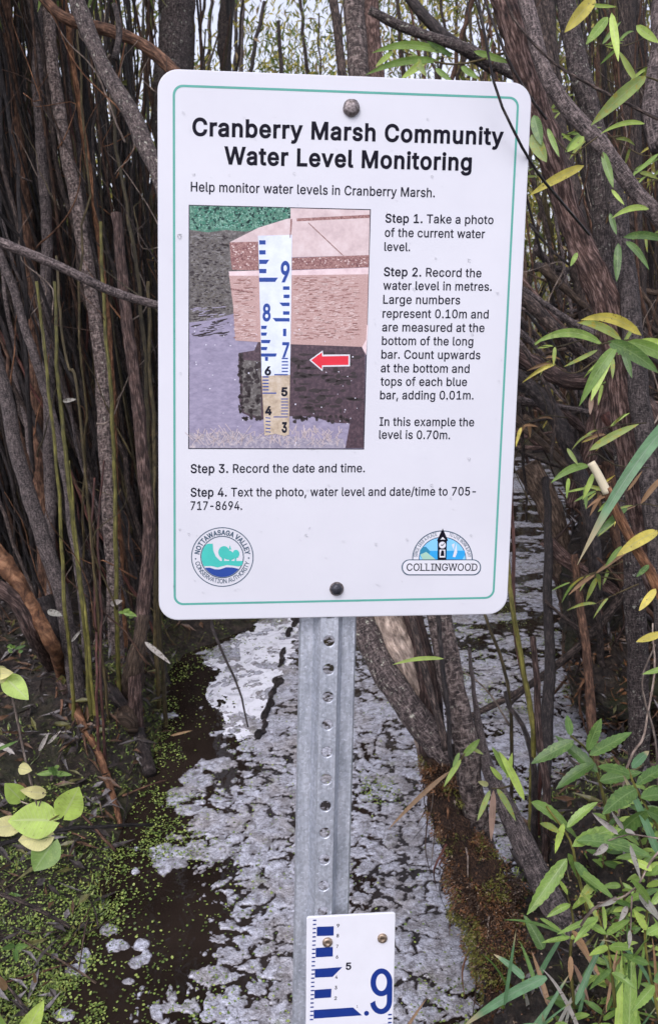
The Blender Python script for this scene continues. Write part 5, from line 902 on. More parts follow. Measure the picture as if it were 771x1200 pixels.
# ================================================================== SIGN, POST, GAUGE
# letter outlines: character, advance, then contours of x,y points
GLYPHS = r"""
&224`98,-3 82,-2 68,1 55,6 44,13 35,21 27,31 21,42 18,54 17,67 18,77 20,86 24,95 29,103 35,110 42,117 51,124 60,132 70,139 108,168 118,176 127,187 130,194 131,202 129,214 123,223 113,228 101,230 92,229 84,227 77,222 73,216 69,208 68,199 69,190 73,182 78,173 84,164 102,142 219,0 182,0 86,116 61,146 54,155 48,164 44,172 40,181 38,190 38,199 39,210 41,220 45,229 51,237 58,244 67,249 77,253 88,256 100,257 112,256 123,253 133,249 141,244 148,237 154,230 158,221 161,212 162,202 161,191 158,181 152,171 146,162 137,154 128,146 77,109 68,101 60,94 55,87 50,77 48,66 50,54 55,44 62,35 72,29 79,26 87,24 96,23 106,24 116,26 126,30 135,34 143,41 151,48 157,56 163,65 168,76 172,87 174,99 174,112 204,112 203,97 201,83 198,72 194,62 190,53 185,46 173,31 166,23 158,15 147,9 136,3 123,0 111,-3
,94`19,-60 34,36 68,36 42,-60
-227`168,122 168,94 57,94 57,122
.94`48,-2 39,-1 31,4 26,12 25,20 26,29 31,37 39,42 48,43 56,42 64,37 69,29 71,20 69,12 64,4 56,-1
/125`117,266 36,-38 7,-38 89,266
0227`113,-3 95,-2 79,3 65,12 53,24 42,39 34,57 30,72 27,89 25,107 24,127 25,147 27,165 30,182 35,197 43,215 53,230 65,242 79,251 95,256 113,258 131,256 147,251 161,242 174,230 184,215 192,197 197,182 200,165 202,147 203,127 202,107 200,89 197,72 192,57 184,39 174,24 162,12 147,3 131,-2;113,25 125,26 136,30 145,37 153,46 160,58 165,72 169,88 171,107 172,127 171,148 169,166 165,182 160,197 153,208 145,218 136,224 125,228 113,230 101,228 91,224 82,218 73,208 67,197 62,182 58,166 55,148 55,127 55,107 58,88 62,72 67,58 73,46 82,37 91,30 101,26
1227`38,0 38,27 195,27 195,0;138,254 138,0 106,0 106,224 105,224 43,179 43,213 99,254
2227`32,0 32,24 117,114 126,124 134,133 141,141 147,149 152,156 155,163 159,174 160,186 159,198 154,209 146,218 137,224 129,227 121,229 112,230 102,229 94,227 86,224 77,216 69,207 66,199 64,190 64,181 33,181 34,196 37,209 43,221 51,232 60,241 72,248 84,253 98,257 112,258 127,257 141,254 153,248 164,241 173,233 181,223 186,211 189,199 191,186 190,177 188,168 185,159 181,150 175,140 168,129 159,118 147,105 133,90 76,30 76,28 195,28 195,0
3227`109,-3 94,-2 80,0 66,5 54,11 44,19 35,29 28,40 24,52 22,66 55,66 57,54 63,44 72,35 83,30 91,27 100,25 109,25 119,26 129,27 138,30 145,35 152,40 157,46 161,54 164,63 165,72 164,81 162,90 158,98 153,105 146,112 137,117 127,121 115,123 101,124 78,124 78,150 144,224 144,226 35,226 35,254 186,254 186,230 106,139 106,144 124,145 140,143 154,138 167,131 177,122 185,111 192,99 195,86 196,72 195,58 191,45 185,33 177,22 166,13 154,6 141,1 125,-2
4227`20,53 20,79 123,254 155,254 54,83 54,81 207,81 207,53;141,0 141,61 141,73 141,159 171,159 171,0
5227`111,-3 96,-2 82,1 70,6 59,12 49,20 41,30 35,41 32,53 30,65 61,65 64,54 69,44 77,36 87,30 98,26 111,25 120,26 130,28 138,32 146,38 152,44 157,52 161,61 163,71 164,81 163,92 161,101 157,111 151,119 145,125 137,131 129,135 119,138 109,138 100,138 92,137 84,134 73,129 64,123 34,126 48,254 183,254 183,226 75,226 67,151 68,151 77,157 89,162 97,165 106,166 115,167 126,166 137,164 147,160 156,156 165,150 172,143 179,134 185,125 189,116 193,105 195,94 195,82 194,66 191,51 184,38 176,26 166,16 154,8 141,1 126,-2
6227`113,-3 98,-2 84,1 71,7 60,15 50,25 42,37 36,51 33,65 32,81 33,93 35,106 40,119 47,134 56,151 69,170 126,254 161,254 75,131 73,131 77,137 83,144 90,149 98,153 107,156 117,157 132,156 146,153 158,147 169,140 178,131 185,120 190,107 193,94 194,79 193,63 190,49 184,36 176,25 166,15 155,7 142,1 128,-2;113,24 123,25 131,27 139,31 146,37 152,43 157,51 161,59 163,69 164,79 163,89 161,98 157,107 152,114 146,121 139,126 131,130 123,132 113,133 104,132 95,130 87,126 80,121 74,114 69,107 65,99 63,89 62,79 63,69 65,59 69,51 74,43 80,37 87,31 95,27 104,25
7227`48,0 162,224 162,226 31,226 31,254 195,254 195,224 82,0
8227`113,-3 97,-2 82,1 68,6 56,13 45,21 37,31 31,42 27,54 26,68 27,78 29,88 33,98 37,106 43,114 51,121 58,126 67,130 76,132 76,133 65,138 55,145 46,154 40,165 36,177 35,190 36,203 40,214 45,225 53,234 62,242 73,249 85,254 99,257 113,258 128,257 141,254 153,249 164,242 173,234 181,225 186,214 190,203 191,190 190,177 186,165 180,154 171,145 162,138 150,133 150,132 159,130 168,126 176,121 183,114 189,106 194,98 197,88 200,78 200,68 199,54 195,42 189,31 181,21 171,13 158,6 145,1 130,-2;113,25 124,25 134,27 142,30 153,37 161,46 167,57 168,69 168,78 165,87 161,94 156,101 149,107 141,111 133,115 123,117 113,118 103,117 93,115 85,111 77,107 70,101 65,94 61,87 58,78 58,69 59,57 64,46 73,37 84,30 92,27 102,25;113,145 126,146 137,150 146,157 154,165 158,176 160,188 158,200 154,210 147,218 138,225 126,229 113,230 104,229 96,228 89,225 79,218 72,210 68,200 66,188 68,176 72,165 79,157 89,150 100,146
9227`113,258 128,257 142,253 155,247 166,239 176,229 184,217 190,204 193,189 194,173 194,161 191,148 186,135 180,120 170,103 158,84 100,0 65,0 151,124 154,124 149,117 144,111 137,105 128,101 119,98 109,97 94,98 81,102 69,107 58,114 49,124 41,134 36,147 33,161 32,176 33,191 36,205 42,218 50,230 60,239 71,247 84,253 98,257;113,230 104,229 95,227 87,223 80,218 74,211 69,204 66,195 63,186 63,176 63,166 66,156 69,148 74,140 80,134 87,129 95,125 104,122 113,122 123,122 131,125 139,129 146,134 152,140 157,147 161,156 163,165 164,175 163,185 161,195 157,204 152,211 146,218 139,223 131,227 123,229
A240`8,0 101,254 138,254 231,0 198,0 144,151 132,186 116,239 123,239 117,219 111,201 106,185 95,151 43,0;55,71 55,99 185,99 185,71
C255`134,-3 118,-2 103,1 88,6 75,12 63,21 52,32 43,44 35,58 28,73 24,90 21,108 20,127 21,146 24,165 28,181 35,197 43,210 52,223 63,233 75,242 88,249 103,254 118,257 134,258 146,257 158,255 170,252 181,248 191,242 201,236 210,228 217,219 224,209 229,198 234,187 236,174 204,174 200,186 195,197 187,206 179,214 169,220 158,224 146,227 134,228 119,227 105,223 92,216 80,207 71,196 62,182 57,166 53,148 52,127 53,107 57,88 63,72 71,59 80,47 92,38 105,32 119,28 134,26 146,27 158,30 169,34 179,40 187,48 195,57 200,68 204,80 236,80 234,68 229,56 224,45 217,36 210,27 201,19 192,12 181,7 170,2 159,-1 146,-3
D251`109,0 48,0 48,29 107,29 127,30 144,34 159,40 171,49 182,61 189,75 195,90 198,108 200,128 198,147 195,165 190,180 182,194 172,205 160,214 145,221 129,225 110,226 47,226 47,254 113,254 131,253 147,251 162,246 176,239 192,228 206,213 217,196 223,181 227,164 230,147 231,128 230,109 227,91 223,74 217,59 209,46 199,34 188,24 175,15 161,9 145,4 128,1;62,254 62,0 30,0 30,254
E209`30,0 30,254 186,254 186,226 62,226 62,143 178,143 178,114 62,114 62,29 188,29 188,0
G260`134,-3 118,-2 102,1 88,6 75,13 63,21 52,32 42,44 35,58 28,73 24,90 21,108 20,127 21,146 24,165 28,181 35,197 42,210 52,223 62,233 74,242 88,249 102,254 117,257 132,258 146,257 158,255 170,252 181,247 192,242 202,235 210,227 218,218 225,208 230,198 234,186 237,174 204,174 199,186 194,197 186,206 178,213 168,220 158,224 150,226 141,227 133,228 118,227 104,223 92,216 80,207 70,196 62,182 57,166 53,148 52,127 53,107 57,88 63,72 71,59 81,47 92,38 105,32 119,28 134,26 148,27 161,31 172,36 183,43 191,51 198,62 203,74 206,87 207,101 217,100 141,100 141,128 239,128 239,100 237,80 233,62 225,45 215,31 203,19 188,9 172,2 154,-2
H258`30,0 30,254 62,254 62,144 196,144 196,254 228,254 228,0 196,0 196,116 62,116 62,0
I150`16,0 16,29 59,29 59,226 16,226 16,254 135,254 135,226 91,226 91,29 135,29 135,0
K233`52,73 52,108 70,131 87,152 106,172 182,254 224,254 116,138 114,138;30,0 30,254 62,254 62,167 62,112 62,97 62,0;186,0 94,130 114,155 224,0
L196`30,0 30,254 62,254 62,29 181,29 181,0
M314`30,0 30,254 76,254 139,94 144,79 150,61 156,42 161,24 154,24 159,41 165,61 171,79 176,94 238,254 284,254 284,0 252,0 252,145 252,163 253,184 253,207 253,229 256,229 249,205 241,181 234,161 228,145 171,0 143,0 85,145 80,160 72,181 65,204 56,229 59,229 60,208 60,186 61,164 61,145 61,0
N262`30,0 30,254 68,254 172,91 181,75 194,53 207,27 202,27 200,54 200,79 199,97 199,254 232,254 232,0 193,0 101,145 89,165 74,191 54,226 60,227 61,192 62,164 62,145 62,0
O267`133,-3 118,-2 103,1 88,6 75,12 63,21 52,32 43,44 35,58 28,73 24,90 21,108 20,127 21,146 24,165 28,181 35,197 43,210 52,223 63,233 75,242 88,249 103,254 118,257 133,258 149,257 164,254 179,249 192,242 204,233 215,223 224,210 232,197 238,181 243,165 246,146 247,127 246,108 243,90 238,73 232,58 224,44 215,32 204,21 192,12 179,6 164,1 149,-2;133,26 148,28 162,32 175,38 186,47 196,58 204,72 210,88 214,106 215,127 214,148 210,166 204,182 196,196 186,207 175,216 162,223 148,227 133,228 119,227 105,223 92,216 81,207 71,196 63,182 57,166 53,148 52,127 53,106 57,88 63,72 71,58 81,47 92,38 105,32 119,28
P222`30,0 30,254 118,254 136,253 152,250 166,244 178,236 187,226 195,215 200,202 203,189 204,174 203,159 200,145 195,133 187,121 178,112 166,104 152,98 136,94 118,93 55,93 55,121 116,121 129,122 139,124 149,128 156,133 162,139 167,147 170,155 172,164 172,174 172,184 170,193 167,201 162,208 156,214 148,219 139,223 129,225 116,226 62,226 62,0
R224`30,0 30,254 118,254 136,253 153,250 167,244 178,237 188,227 195,217 200,204 204,191 205,176 204,161 200,148 195,136 188,125 178,116 166,109 152,103 136,100 118,99 48,99 48,128 117,128 129,128 140,130 149,133 160,141 167,150 170,158 172,167 173,176 172,186 170,194 167,202 162,209 156,215 149,220 140,223 129,225 116,226 62,226 62,0;177,0 115,115 151,115 214,0
S223`112,-4 94,-3 78,0 64,5 51,11 41,20 32,30 25,42 21,54 19,68 52,68 54,59 57,51 62,44 68,38 75,33 83,29 92,27 102,25 112,25 123,25 133,27 143,30 151,34 159,40 165,46 169,53 172,61 173,70 171,81 166,89 158,96 148,102 140,106 132,108 122,111 92,120 72,126 56,135 43,145 34,156 28,170 26,186 27,200 31,213 37,224 46,234 57,242 69,249 83,254 97,257 114,258 130,257 145,254 158,249 170,242 180,234 189,224 195,213 199,202 200,189 169,189 166,201 160,211 151,219 140,225 127,228 112,229 102,229 92,227 84,224 73,218 64,209 59,199 58,188 60,176 65,167 74,160 85,154 106,147 132,140 156,132 164,128 172,124 179,119 186,113 192,106 197,99 201,90 203,80 204,69 203,56 199,43 193,32 185,21 174,13 162,5 147,0 130,-3
T224`16,226 16,254 208,254 208,226 128,226 128,0 96,0 96,226
U259`129,-4 110,-3 93,1 77,8 63,17 52,27 42,40 36,54 31,70 30,87 30,254 62,254 62,89 63,77 66,66 70,57 77,48 84,40 94,34 104,29 116,27 129,26 143,27 155,29 165,34 175,40 182,48 188,57 193,66 195,77 196,89 196,254 229,254 229,87 227,70 223,54 216,40 207,27 195,17 182,8 166,1 149,-3
V240`102,0 8,254 42,254 96,103 108,69 124,15 117,15 123,36 129,54 133,69 145,103 197,254 231,254 139,0
W343`78,0 8,254 41,254 82,98 88,73 93,47 98,20 95,20 100,47 106,73 112,98 153,254 190,254 231,98 237,73 243,47 249,20 244,20 249,47 255,73 261,98 302,254 335,254 265,0 228,0 184,161 176,196 173,209 170,222 168,237 175,237 167,197 165,185 162,173 159,161 115,0
Y236`102,0 102,104 8,254 46,254 96,172 111,146 116,137 120,127 125,115 112,115 116,127 121,137 126,146 140,172 191,254 228,254 134,104 134,0
a195`80,-4 68,-4 57,-1 47,2 38,8 30,14 24,22 19,32 16,42 15,54 16,64 18,73 22,80 29,90 39,97 46,100 54,103 63,105 89,110 117,113 126,115 133,117 136,121 138,127 138,128 137,139 133,148 128,156 120,161 110,164 98,165 85,164 75,161 66,156 59,150 54,144 50,137 20,146 26,156 32,165 39,173 48,179 57,184 66,188 77,190 87,192 97,192 108,192 119,190 128,187 135,184 143,180 150,175 156,168 161,160 165,150 168,139 168,126 168,0 138,0 138,26 136,26 132,19 126,12 118,6 108,1 100,-2 90,-4;85,23 96,23 106,26 114,29 124,37 132,47 136,57 138,69 138,95 130,91 116,88 100,86 88,84 77,82 67,79 58,75 52,70 47,62 46,52 47,43 51,36 57,30 65,26 74,24
b212`115,-4 104,-3 94,-1 86,2 76,8 69,16 59,29 56,29 56,0 26,0 26,254 57,254 57,160 59,160 69,173 76,180 86,186 94,190 103,192 115,192 130,191 144,187 156,180 168,171 177,160 185,146 191,131 194,113 195,94 194,75 191,58 185,42 177,29 168,17 157,8 144,1 130,-3;110,23 121,24 131,28 140,33 147,40 153,48 158,58 161,70 163,82 164,95 163,108 161,120 158,131 153,140 147,149 140,156 131,161 121,164 110,165 99,164 89,161 81,156 73,149 67,141 62,131 59,120 57,108 56,95 57,81 59,69 63,58 67,48 73,39 81,32 89,27 99,24
c198`104,-4 87,-3 72,1 58,8 46,17 36,29 28,43 22,58 18,75 17,94 18,113 22,130 28,146 36,159 46,171 58,180 72,187 87,191 104,192 113,192 122,191 130,189 142,184 153,178 162,170 170,161 174,154 178,146 181,138 151,131 149,138 145,145 135,155 128,159 121,162 113,164 104,165 92,164 81,161 73,155 65,148 59,139 54,129 51,118 49,106 48,94 49,81 51,70 54,59 59,49 65,40 73,33 81,28 92,24 104,23 113,24 121,26 129,29 135,33 141,38 146,44 149,51 152,59 181,51 179,43 175,35 171,28 163,19 153,11 146,6 138,3 130,0 122,-2 113,-4
d212`98,-4 82,-3 68,1 56,8 44,17 35,29 27,42 22,58 18,75 17,94 18,113 22,131 27,146 35,160 45,171 56,180 69,187 83,191 98,192 109,192 118,190 126,186 136,180 144,173 153,160 155,160 155,254 186,254 186,0 156,0 156,29 153,29 143,16 136,8 126,2 118,-1 109,-3;102,23 113,24 123,27 132,32 139,39 145,48 150,58 153,69 155,81 156,95 155,108 153,120 150,131 145,141 139,149 132,156 123,161 113,164 102,165 91,164 81,161 72,156 65,149 59,140 54,131 51,120 49,108 48,95 49,82 51,70 54,58 59,48 65,40 73,33 81,28 91,24
e202`106,-4 88,-3 73,1 58,8 46,17 36,29 28,42 22,58 18,75 17,93 18,112 22,129 28,145 36,159 46,170 58,180 71,187 86,191 103,192 113,192 123,190 133,187 142,183 151,177 160,170 167,162 173,152 179,141 182,128 185,113 186,97 186,85 37,85 37,110 169,110 155,101 154,113 152,124 149,134 144,143 138,151 131,157 123,161 113,164 103,165 92,164 82,161 73,157 66,151 59,143 54,135 51,125 49,116 48,105 48,89 49,75 51,64 55,53 61,44 67,37 76,31 85,26 95,24 106,23 117,24 127,26 135,31 143,36 149,44 153,53 182,45 179,36 174,27 168,20 160,13 151,7 141,2 130,-1 119,-3
f127`114,190 114,164 3,164 3,190;40,0 40,216 41,226 44,235 48,243 53,250 60,255 68,259 76,262 85,264 94,265 111,263 121,260 114,234 107,236 97,237 85,235 77,230 72,221 71,209 71,0
g213`103,-75 90,-75 78,-73 67,-70 57,-66 49,-61 41,-55 35,-49 30,-42 25,-35 51,-20 61,-33 68,-39 77,-44 85,-47 93,-48 103,-49 118,-47 130,-44 141,-38 149,-29 154,-17 156,-3 156,34 153,34 143,21 136,14 126,8 118,5 109,3 97,2 83,4 69,7 56,13 45,22 35,32 28,45 22,60 18,77 17,96 18,114 22,131 27,147 35,160 45,171 56,180 69,187 83,191 98,192 109,192 119,190 127,186 137,180 144,173 154,159 157,159 157,190 186,190 186,-4 185,-20 181,-33 175,-45 167,-54 157,-62 145,-68 132,-72 118,-74;102,30 113,30 123,33 132,38 139,44 145,51 150,61 153,71 156,83 156,96 156,109 153,121 150,132 145,141 139,150 132,156 123,161 114,164 102,165 91,164 81,161 73,156 65,149 59,141 54,131 51,120 49,109 48,96 49,84 51,72 54,61 59,52 65,44 73,38 81,33 91,30
h205`57,113 57,0 26,0 26,254 57,254 57,144 51,144 58,159 66,172 76,181 87,187 100,191 114,192 126,191 137,189 148,184 157,178 164,170 170,160 175,149 178,135 179,120 179,0 148,0 148,118 147,131 143,143 136,152 128,159 117,163 105,165 96,164 88,162 80,159 71,151 63,141 60,133 58,124
i83`26,0 26,190 57,190 57,0;42,221 34,223 27,227 22,234 21,242 22,249 27,256 34,260 42,262 50,260 57,256 62,249 63,242 62,234 57,227 50,223
k190`55,68 55,106 60,106 142,190 180,190 92,100 89,100;26,0 26,254 57,254 57,0;147,0 74,93 96,114 186,0
l95`70,-1 56,0 45,4 37,10 31,19 27,29 26,42 26,254 57,254 57,49 58,38 60,31 65,27 73,26 80,26 85,27 90,1 81,0
m305`26,0 26,190 56,190 56,148 54,148 57,157 61,166 66,173 75,182 86,188 98,192 110,193 123,192 134,187 144,180 151,171 157,160 160,147 156,147 159,156 163,164 169,172 175,178 182,183 190,187 199,191 208,192 218,193 229,192 239,190 249,186 257,180 264,173 270,164 275,154 278,141 278,128 278,0 248,0 248,127 247,139 243,149 236,156 228,161 219,164 209,165 197,164 187,160 179,153 173,145 169,135 168,124 168,0 137,0 137,130 136,140 132,148 126,156 119,161 110,164 100,165 89,164 79,160 70,154 63,145 60,137 58,129 57,119 57,0
n205`57,113 57,0 26,0 26,190 56,190 56,144 51,144 58,159 66,172 76,181 87,187 100,191 114,192 126,191 137,189 147,184 156,178 164,170 170,160 175,149 178,135 179,120 179,0 148,0 148,118 147,131 143,143 136,152 128,159 117,163 105,165 96,164 88,162 80,159 71,151 63,141 60,133 58,124
o208`104,-4 87,-3 72,1 58,8 46,17 36,29 28,43 22,58 18,75 17,94 18,113 22,130 28,146 36,159 46,171 58,180 72,187 87,191 104,192 120,191 136,187 149,180 161,171 171,159 180,146 186,130 189,113 191,94 189,75 186,58 180,43 171,29 161,17 149,8 136,1 120,-3;104,23 116,24 126,28 135,33 143,40 149,49 154,59 157,70 159,81 160,94 159,106 157,118 154,129 149,139 143,148 135,155 126,161 116,164 104,165 92,164 81,161 73,155 65,148 59,139 54,129 51,118 49,106 48,94 49,81 51,70 54,59 59,49 65,40 73,33 81,28 92,24
p212`26,-71 26,190 56,190 56,160 59,160 69,173 76,180 86,186 94,190 103,192 115,192 130,191 144,187 156,180 168,171 177,160 185,146 191,131 194,113 195,94 194,75 191,58 185,42 177,29 168,17 157,8 144,1 130,-3 115,-4 104,-3 94,-1 86,2 76,8 69,16 59,29 57,29 57,-71;110,23 121,24 131,28 140,33 147,40 153,48 158,58 161,70 163,82 164,95 163,108 161,120 158,131 153,140 147,149 140,156 131,161 121,164 110,165 99,164 89,161 81,156 73,149 67,141 62,131 59,120 57,108 56,95 57,81 59,69 63,58 67,48 73,39 81,32 89,27 99,24
r130`26,0 26,190 56,190 56,160 58,160 62,169 68,177 76,184 85,188 96,191 107,192 115,192 122,192 122,161 115,162 103,163 91,161 80,157 70,151 63,142 58,131 57,118 57,0
s182`91,-4 78,-3 67,-2 56,2 46,6 38,12 31,19 25,27 21,37 18,47 47,53 50,44 55,36 62,30 70,26 80,24 91,23 103,24 113,26 122,31 131,40 134,51 132,60 127,68 118,74 106,78 75,85 59,90 46,96 36,104 29,113 25,124 23,137 24,147 27,157 33,166 39,173 48,180 58,185 69,189 81,191 94,192 106,192 117,190 127,186 136,182 143,176 149,170 155,162 159,154 162,145 134,139 129,149 121,158 114,163 105,165 94,166 83,165 74,163 65,158 57,150 54,139 56,129 62,122 68,118 76,114 86,111 115,105 131,100 143,93 153,86 160,76 164,66 166,53 165,43 161,33 156,24 149,16 140,9 130,3 118,-1 105,-3
t114`102,190 102,164 3,164 3,190;32,236 63,236 63,49 64,38 68,31 75,26 85,25 93,26 101,27 107,1 96,-1 84,-2 69,-1 56,4 46,11 38,20 34,32 32,46
u205`91,-3 79,-2 68,1 57,5 48,12 41,20 35,29 30,41 27,54 26,69 26,190 57,190 57,72 58,58 62,47 68,37 77,31 88,26 100,25 109,26 117,28 125,31 134,38 142,48 145,57 147,66 148,76 148,190 179,190 179,0 149,0 149,46 154,46 147,30 139,18 129,8 117,2 105,-1
v195`81,0 9,190 42,190 83,78 87,66 90,55 93,43 103,10 92,10 101,43 105,55 108,66 112,78 152,190 186,190 113,0
w284`69,0 11,190 44,190 67,107 77,68 80,54 84,38 88,21 82,21 86,37 89,53 93,67 103,107 126,190 158,190 181,107 191,68 194,53 198,37 201,21 196,21 199,37 203,53 206,68 217,107 240,190 272,190 215,0 184,0 159,86 152,112 145,140 138,169 145,169 138,140 131,112 124,86 99,0
x189`10,0 86,109 86,86 14,190 50,190 74,153 90,127 104,103 88,103 93,111 97,119 101,127 106,135 111,144 117,153 141,190 176,190 104,84 104,107 179,0 143,0 115,43 100,68 86,91 102,91 89,68 85,60 80,51 74,43 46,0
y195`24,-69 31,-43 36,-44 44,-45 52,-44 59,-42 65,-37 71,-29 75,-18 81,-1 9,190 42,190 83,78 87,66 90,55 93,43 103,10 92,10 101,43 104,55 108,66 112,78 153,190 186,190 102,-29 98,-38 93,-47 88,-54 80,-62 70,-68 58,-71 46,-73 32,-72
 94`
"""
Wd = .3048
PX = np.array([[184.7, 79.8], [623.5, 97], [593.5, 719.7], [186.3, 727.3]]) - np.array([385.5, 600.0])
OB = [(0, 1.5), (1, 1.5), (1, 0), (0, 0)]; A_ = []
for (X, Y), (u, v_) in zip(OB, PX):
    A_.append([X, Y, 1, 0, 0, 0, -u * X, -u * Y, -u]); A_.append([0, 0, 0, X, Y, 1, -v_ * X, -v_ * Y, -v_])
Hm = np.linalg.svd(np.array(A_))[2][-1].reshape(3, 3); Mh = np.diag([1 / FOCAL, 1 / FOCAL, 1]) @ Hm
if Mh[2, 2] < 0: Mh = -Mh
sc_ = Wd / np.linalg.norm(Mh[:, 0]); ca, cb, ct = (Mh * sc_).T
AX = cw(*ca) - C_; BX = cw(*cb) - C_; O_ = cw(*ct)              # sign plane: O_ + X*AX + Y*BX
NX = np.cross(AX, BX); NX /= np.linalg.norm(NX)
if NX @ (C_ - O_) < 0: NX = -NX
Hi = np.linalg.inv(Hm)
def uv_of(px, py):
    q = Hi @ np.array([px - 385.5, py - 600.0, 1]); return q[0] / q[2], q[1] / q[2]
def S(px, py, off=0.0):
    x, y = uv_of(px, py); return O_ + AX * x + BX * y + NX * off
def SP(x, y, off=0.0): return O_ + AX * x + BX * y + NX * off
eu = AX / np.linalg.norm(AX); ev = BX / np.linalg.norm(BX)

def sign_white():
    b = NB('sign_white'); v = b.coord('Object'); c = b.ramp(b.noise(v, 9, 6, .6), [(.3, (.60, .60, .625)), (.7, (.655, .655, .675))])
    b.bump(b.noise(v, 260, 2), .05, .001); return b.fin(c, .28, .5)
M['sign_white'] = sign_white()
M['border_green'] = flat('border_green', (.10, .36, .29)); M['ink'] = flat('ink', (.006, .005, .012), .5, .1); M['ink_soft'] = flat('ink_soft', (.012, .012, .022), .5, .1)
M['navy'] = flat('navy', (.012, .035, .20), .3); M['teal'] = flat('teal', (.06, .48, .40)); M['logo_blue'] = flat('logo_blue', (.02, .06, .27)); M['logo_ring'] = flat('logo_ring', (.05, .09, .13))
M['sky_blue'] = flat('sky_blue', (.22, .55, .85)); M['lake_blue'] = flat('lake_blue', (.03, .33, .66)); M['hill_teal'] = flat('hill_teal', (.03, .22, .34)); M['pale_green'] = flat('pale_green', (.35, .55, .42)); M['print_white'] = flat('print_white', (.66, .66, .68), var=.02)
M['arrow_red'] = flat('arrow_red', (.70, .03, .05)); M['black_line'] = flat('black_line', (.02, .018, .03))
def galv():
    b = NB('galvanised_steel'); v = b.coord('UV', (1, .12, 1)); f = b.noise(v, 160, 6, .7); v2 = b.coord('UV')
    g = b.noise(v2, 22, 5, .6); c = b.ramp(f, [(.36, (.40, .425, .46)), (.5, (.49, .515, .55)), (.64, (.58, .605, .64))])
    c = b.mix(1.0, c, b.ramp(g, [(.3, (.86, .87, .88)), (.7, (1.08, 1.07, 1.06))]), 'MULTIPLY')
    rs = b.ramp(b.noise(b.coord('UV', (2.5, .25, 1)), 60, 6, .75), [(.71, (0, 0, 0)), (.78, (.6, .6, .6))]); c = b.mix(rs, c, (.14, .085, .04))
    w2 = b.noise(v2, 300, 4, .7); k = b.ramp(w2, [(.60, (0, 0, 0)), (.66, (.7, .7, .7))]); c = b.mix(k, c, (.85, .87, .92))
    vz = b.n('ShaderNodeTexVoronoi'); vz.inputs['Scale'].default_value = 420; b.l(v2, vz.inputs['Vector']); sv = b.n('ShaderNodeSeparateColor'); b.l(vz.outputs['Color'], sv.inputs[0]); c = b.mix(1.0, c, b.ramp(sv.outputs[0], [(0, (.84, .84, .85)), (1, (1.18, 1.18, 1.2))]), 'MULTIPLY')
    b.bump(f, .35, .001); return b.fin(c, .42, .5, .55)
M['galv'] = galv()
def steel(name, c1, c2, metal=.8, rough=.4):
    b = NB(name); v = b.coord('Object'); f = b.noise(v, 400, 5, .7); b.bump(f, .6, .001); return b.fin(b.ramp(f, [(.35, c1), (.65, c2)]), rough, .5, metal)
M['bolt'] = steel('bolt_steel', (.08, .065, .06), (.30, .26, .25)); M['bolt_dark'] = steel('bolt_dark', (.008, .008, .012), (.06, .06, .075), .3, .3); M['brass'] = steel('brass', (.20, .14, .09), (.55, .44, .33))

def tri_fill(contours):
    """triangulate contours (lists of 2D points) with the nonzero rule"""
    pts, edges = [], []
    for c in contours:
        n0 = len(pts); pts += [Vector(p) for p in c]; edges += [(n0 + i, n0 + (i + 1) % len(c)) for i in range(len(c))]
    r_ = geometry.delaunay_2d_cdt(pts, edges, [], 0, 1e-7); vo, _, fo = r_[0], r_[1], r_[2]; out = []
    for f in fo:
        cx = sum(vo[i].x for i in f) / len(f); cy = sum(vo[i].y for i in f) / len(f); wn = 0
        for c in contours:
            for i in range(len(c)):
                x0, y0 = c[i]; x1, y1 = c[(i + 1) % len(c)]
                if (y0 <= cy) != (y1 <= cy):
                    if x0 + (cy - y0) / (y1 - y0) * (x1 - x0) > cx: wn += 1 if y1 > y0 else -1
        if wn: out.append(list(f))
    return [(v.x, v.y) for v in vo], out
GL = {}
for line in GLYPHS.strip('\n').split('\n'):
    ch, rest = line[0], line[1:]; adv, _, body = rest.partition('\x60')
    cs = [[tuple(int(q) for q in p.split(',')) for p in c.split(' ')] for c in body.split(';')] if body else []
    GL[ch] = (int(adv), cs)
def off_contour(c, d):
    n = len(c); out = []
    for i in range(n):
        p, q, s = c[i - 1], c[i], c[(i + 1) % n]
        e1 = np.array([q[0] - p[0], q[1] - p[1]], float); e2 = np.array([s[0] - q[0], s[1] - q[1]], float)
        e1 /= np.linalg.norm(e1) + 1e-9; e2 /= np.linalg.norm(e2) + 1e-9; n1_ = np.array([-e1[1], e1[0]]); n2_ = np.array([-e2[1], e2[0]])
        m = n1_ + n2_; k = m @ m; m = m / k * 2 if k > .5 else m
        out.append((q[0] + m[0] * d, q[1] + m[1] * d))
    return out
_gc = {}
def glyph(ch, bold):
    key = (ch, bold)
    if key not in _gc:
        cs = GL[ch][1]
        if cs:
            # outer contour orientation tells which side is outside
            big = max(cs, key=lambda c: max(p[0] for p in c) - min(p[0] for p in c) + max(p[1] for p in c) - min(p[1] for p in c))
            ar = sum(big[i][0] * big[(i + 1) % len(big)][1] - big[(i + 1) % len(big)][0] * big[i][1] for i in range(len(big)))
            sg = -1 if ar > 0 else 1
            if bold: cs = [off_contour(c, sg * bold) for c in cs]
            _gc[key] = tri_fill(cs)
        else: _gc[key] = ([], [])
    return _gc[key]
def layout(runs):
    """runs [(text, bold)] -> verts (font units), faces, width"""
    V, Fc, x = [], [], 0.0
    for t_, b_ in runs:
        for ch in t_:
            vs, fs = glyph(ch, b_); o = len(V); V += [(p[0] + x + b_ * .6, p[1]) for p in vs]; Fc += [[i + o for i in f] for f in fs]; x += GL[ch][0] + b_ * 1.5
    xs_ = [p[0] for p in V]; return V, Fc, min(xs_), max(xs_)
CAP = 254.0
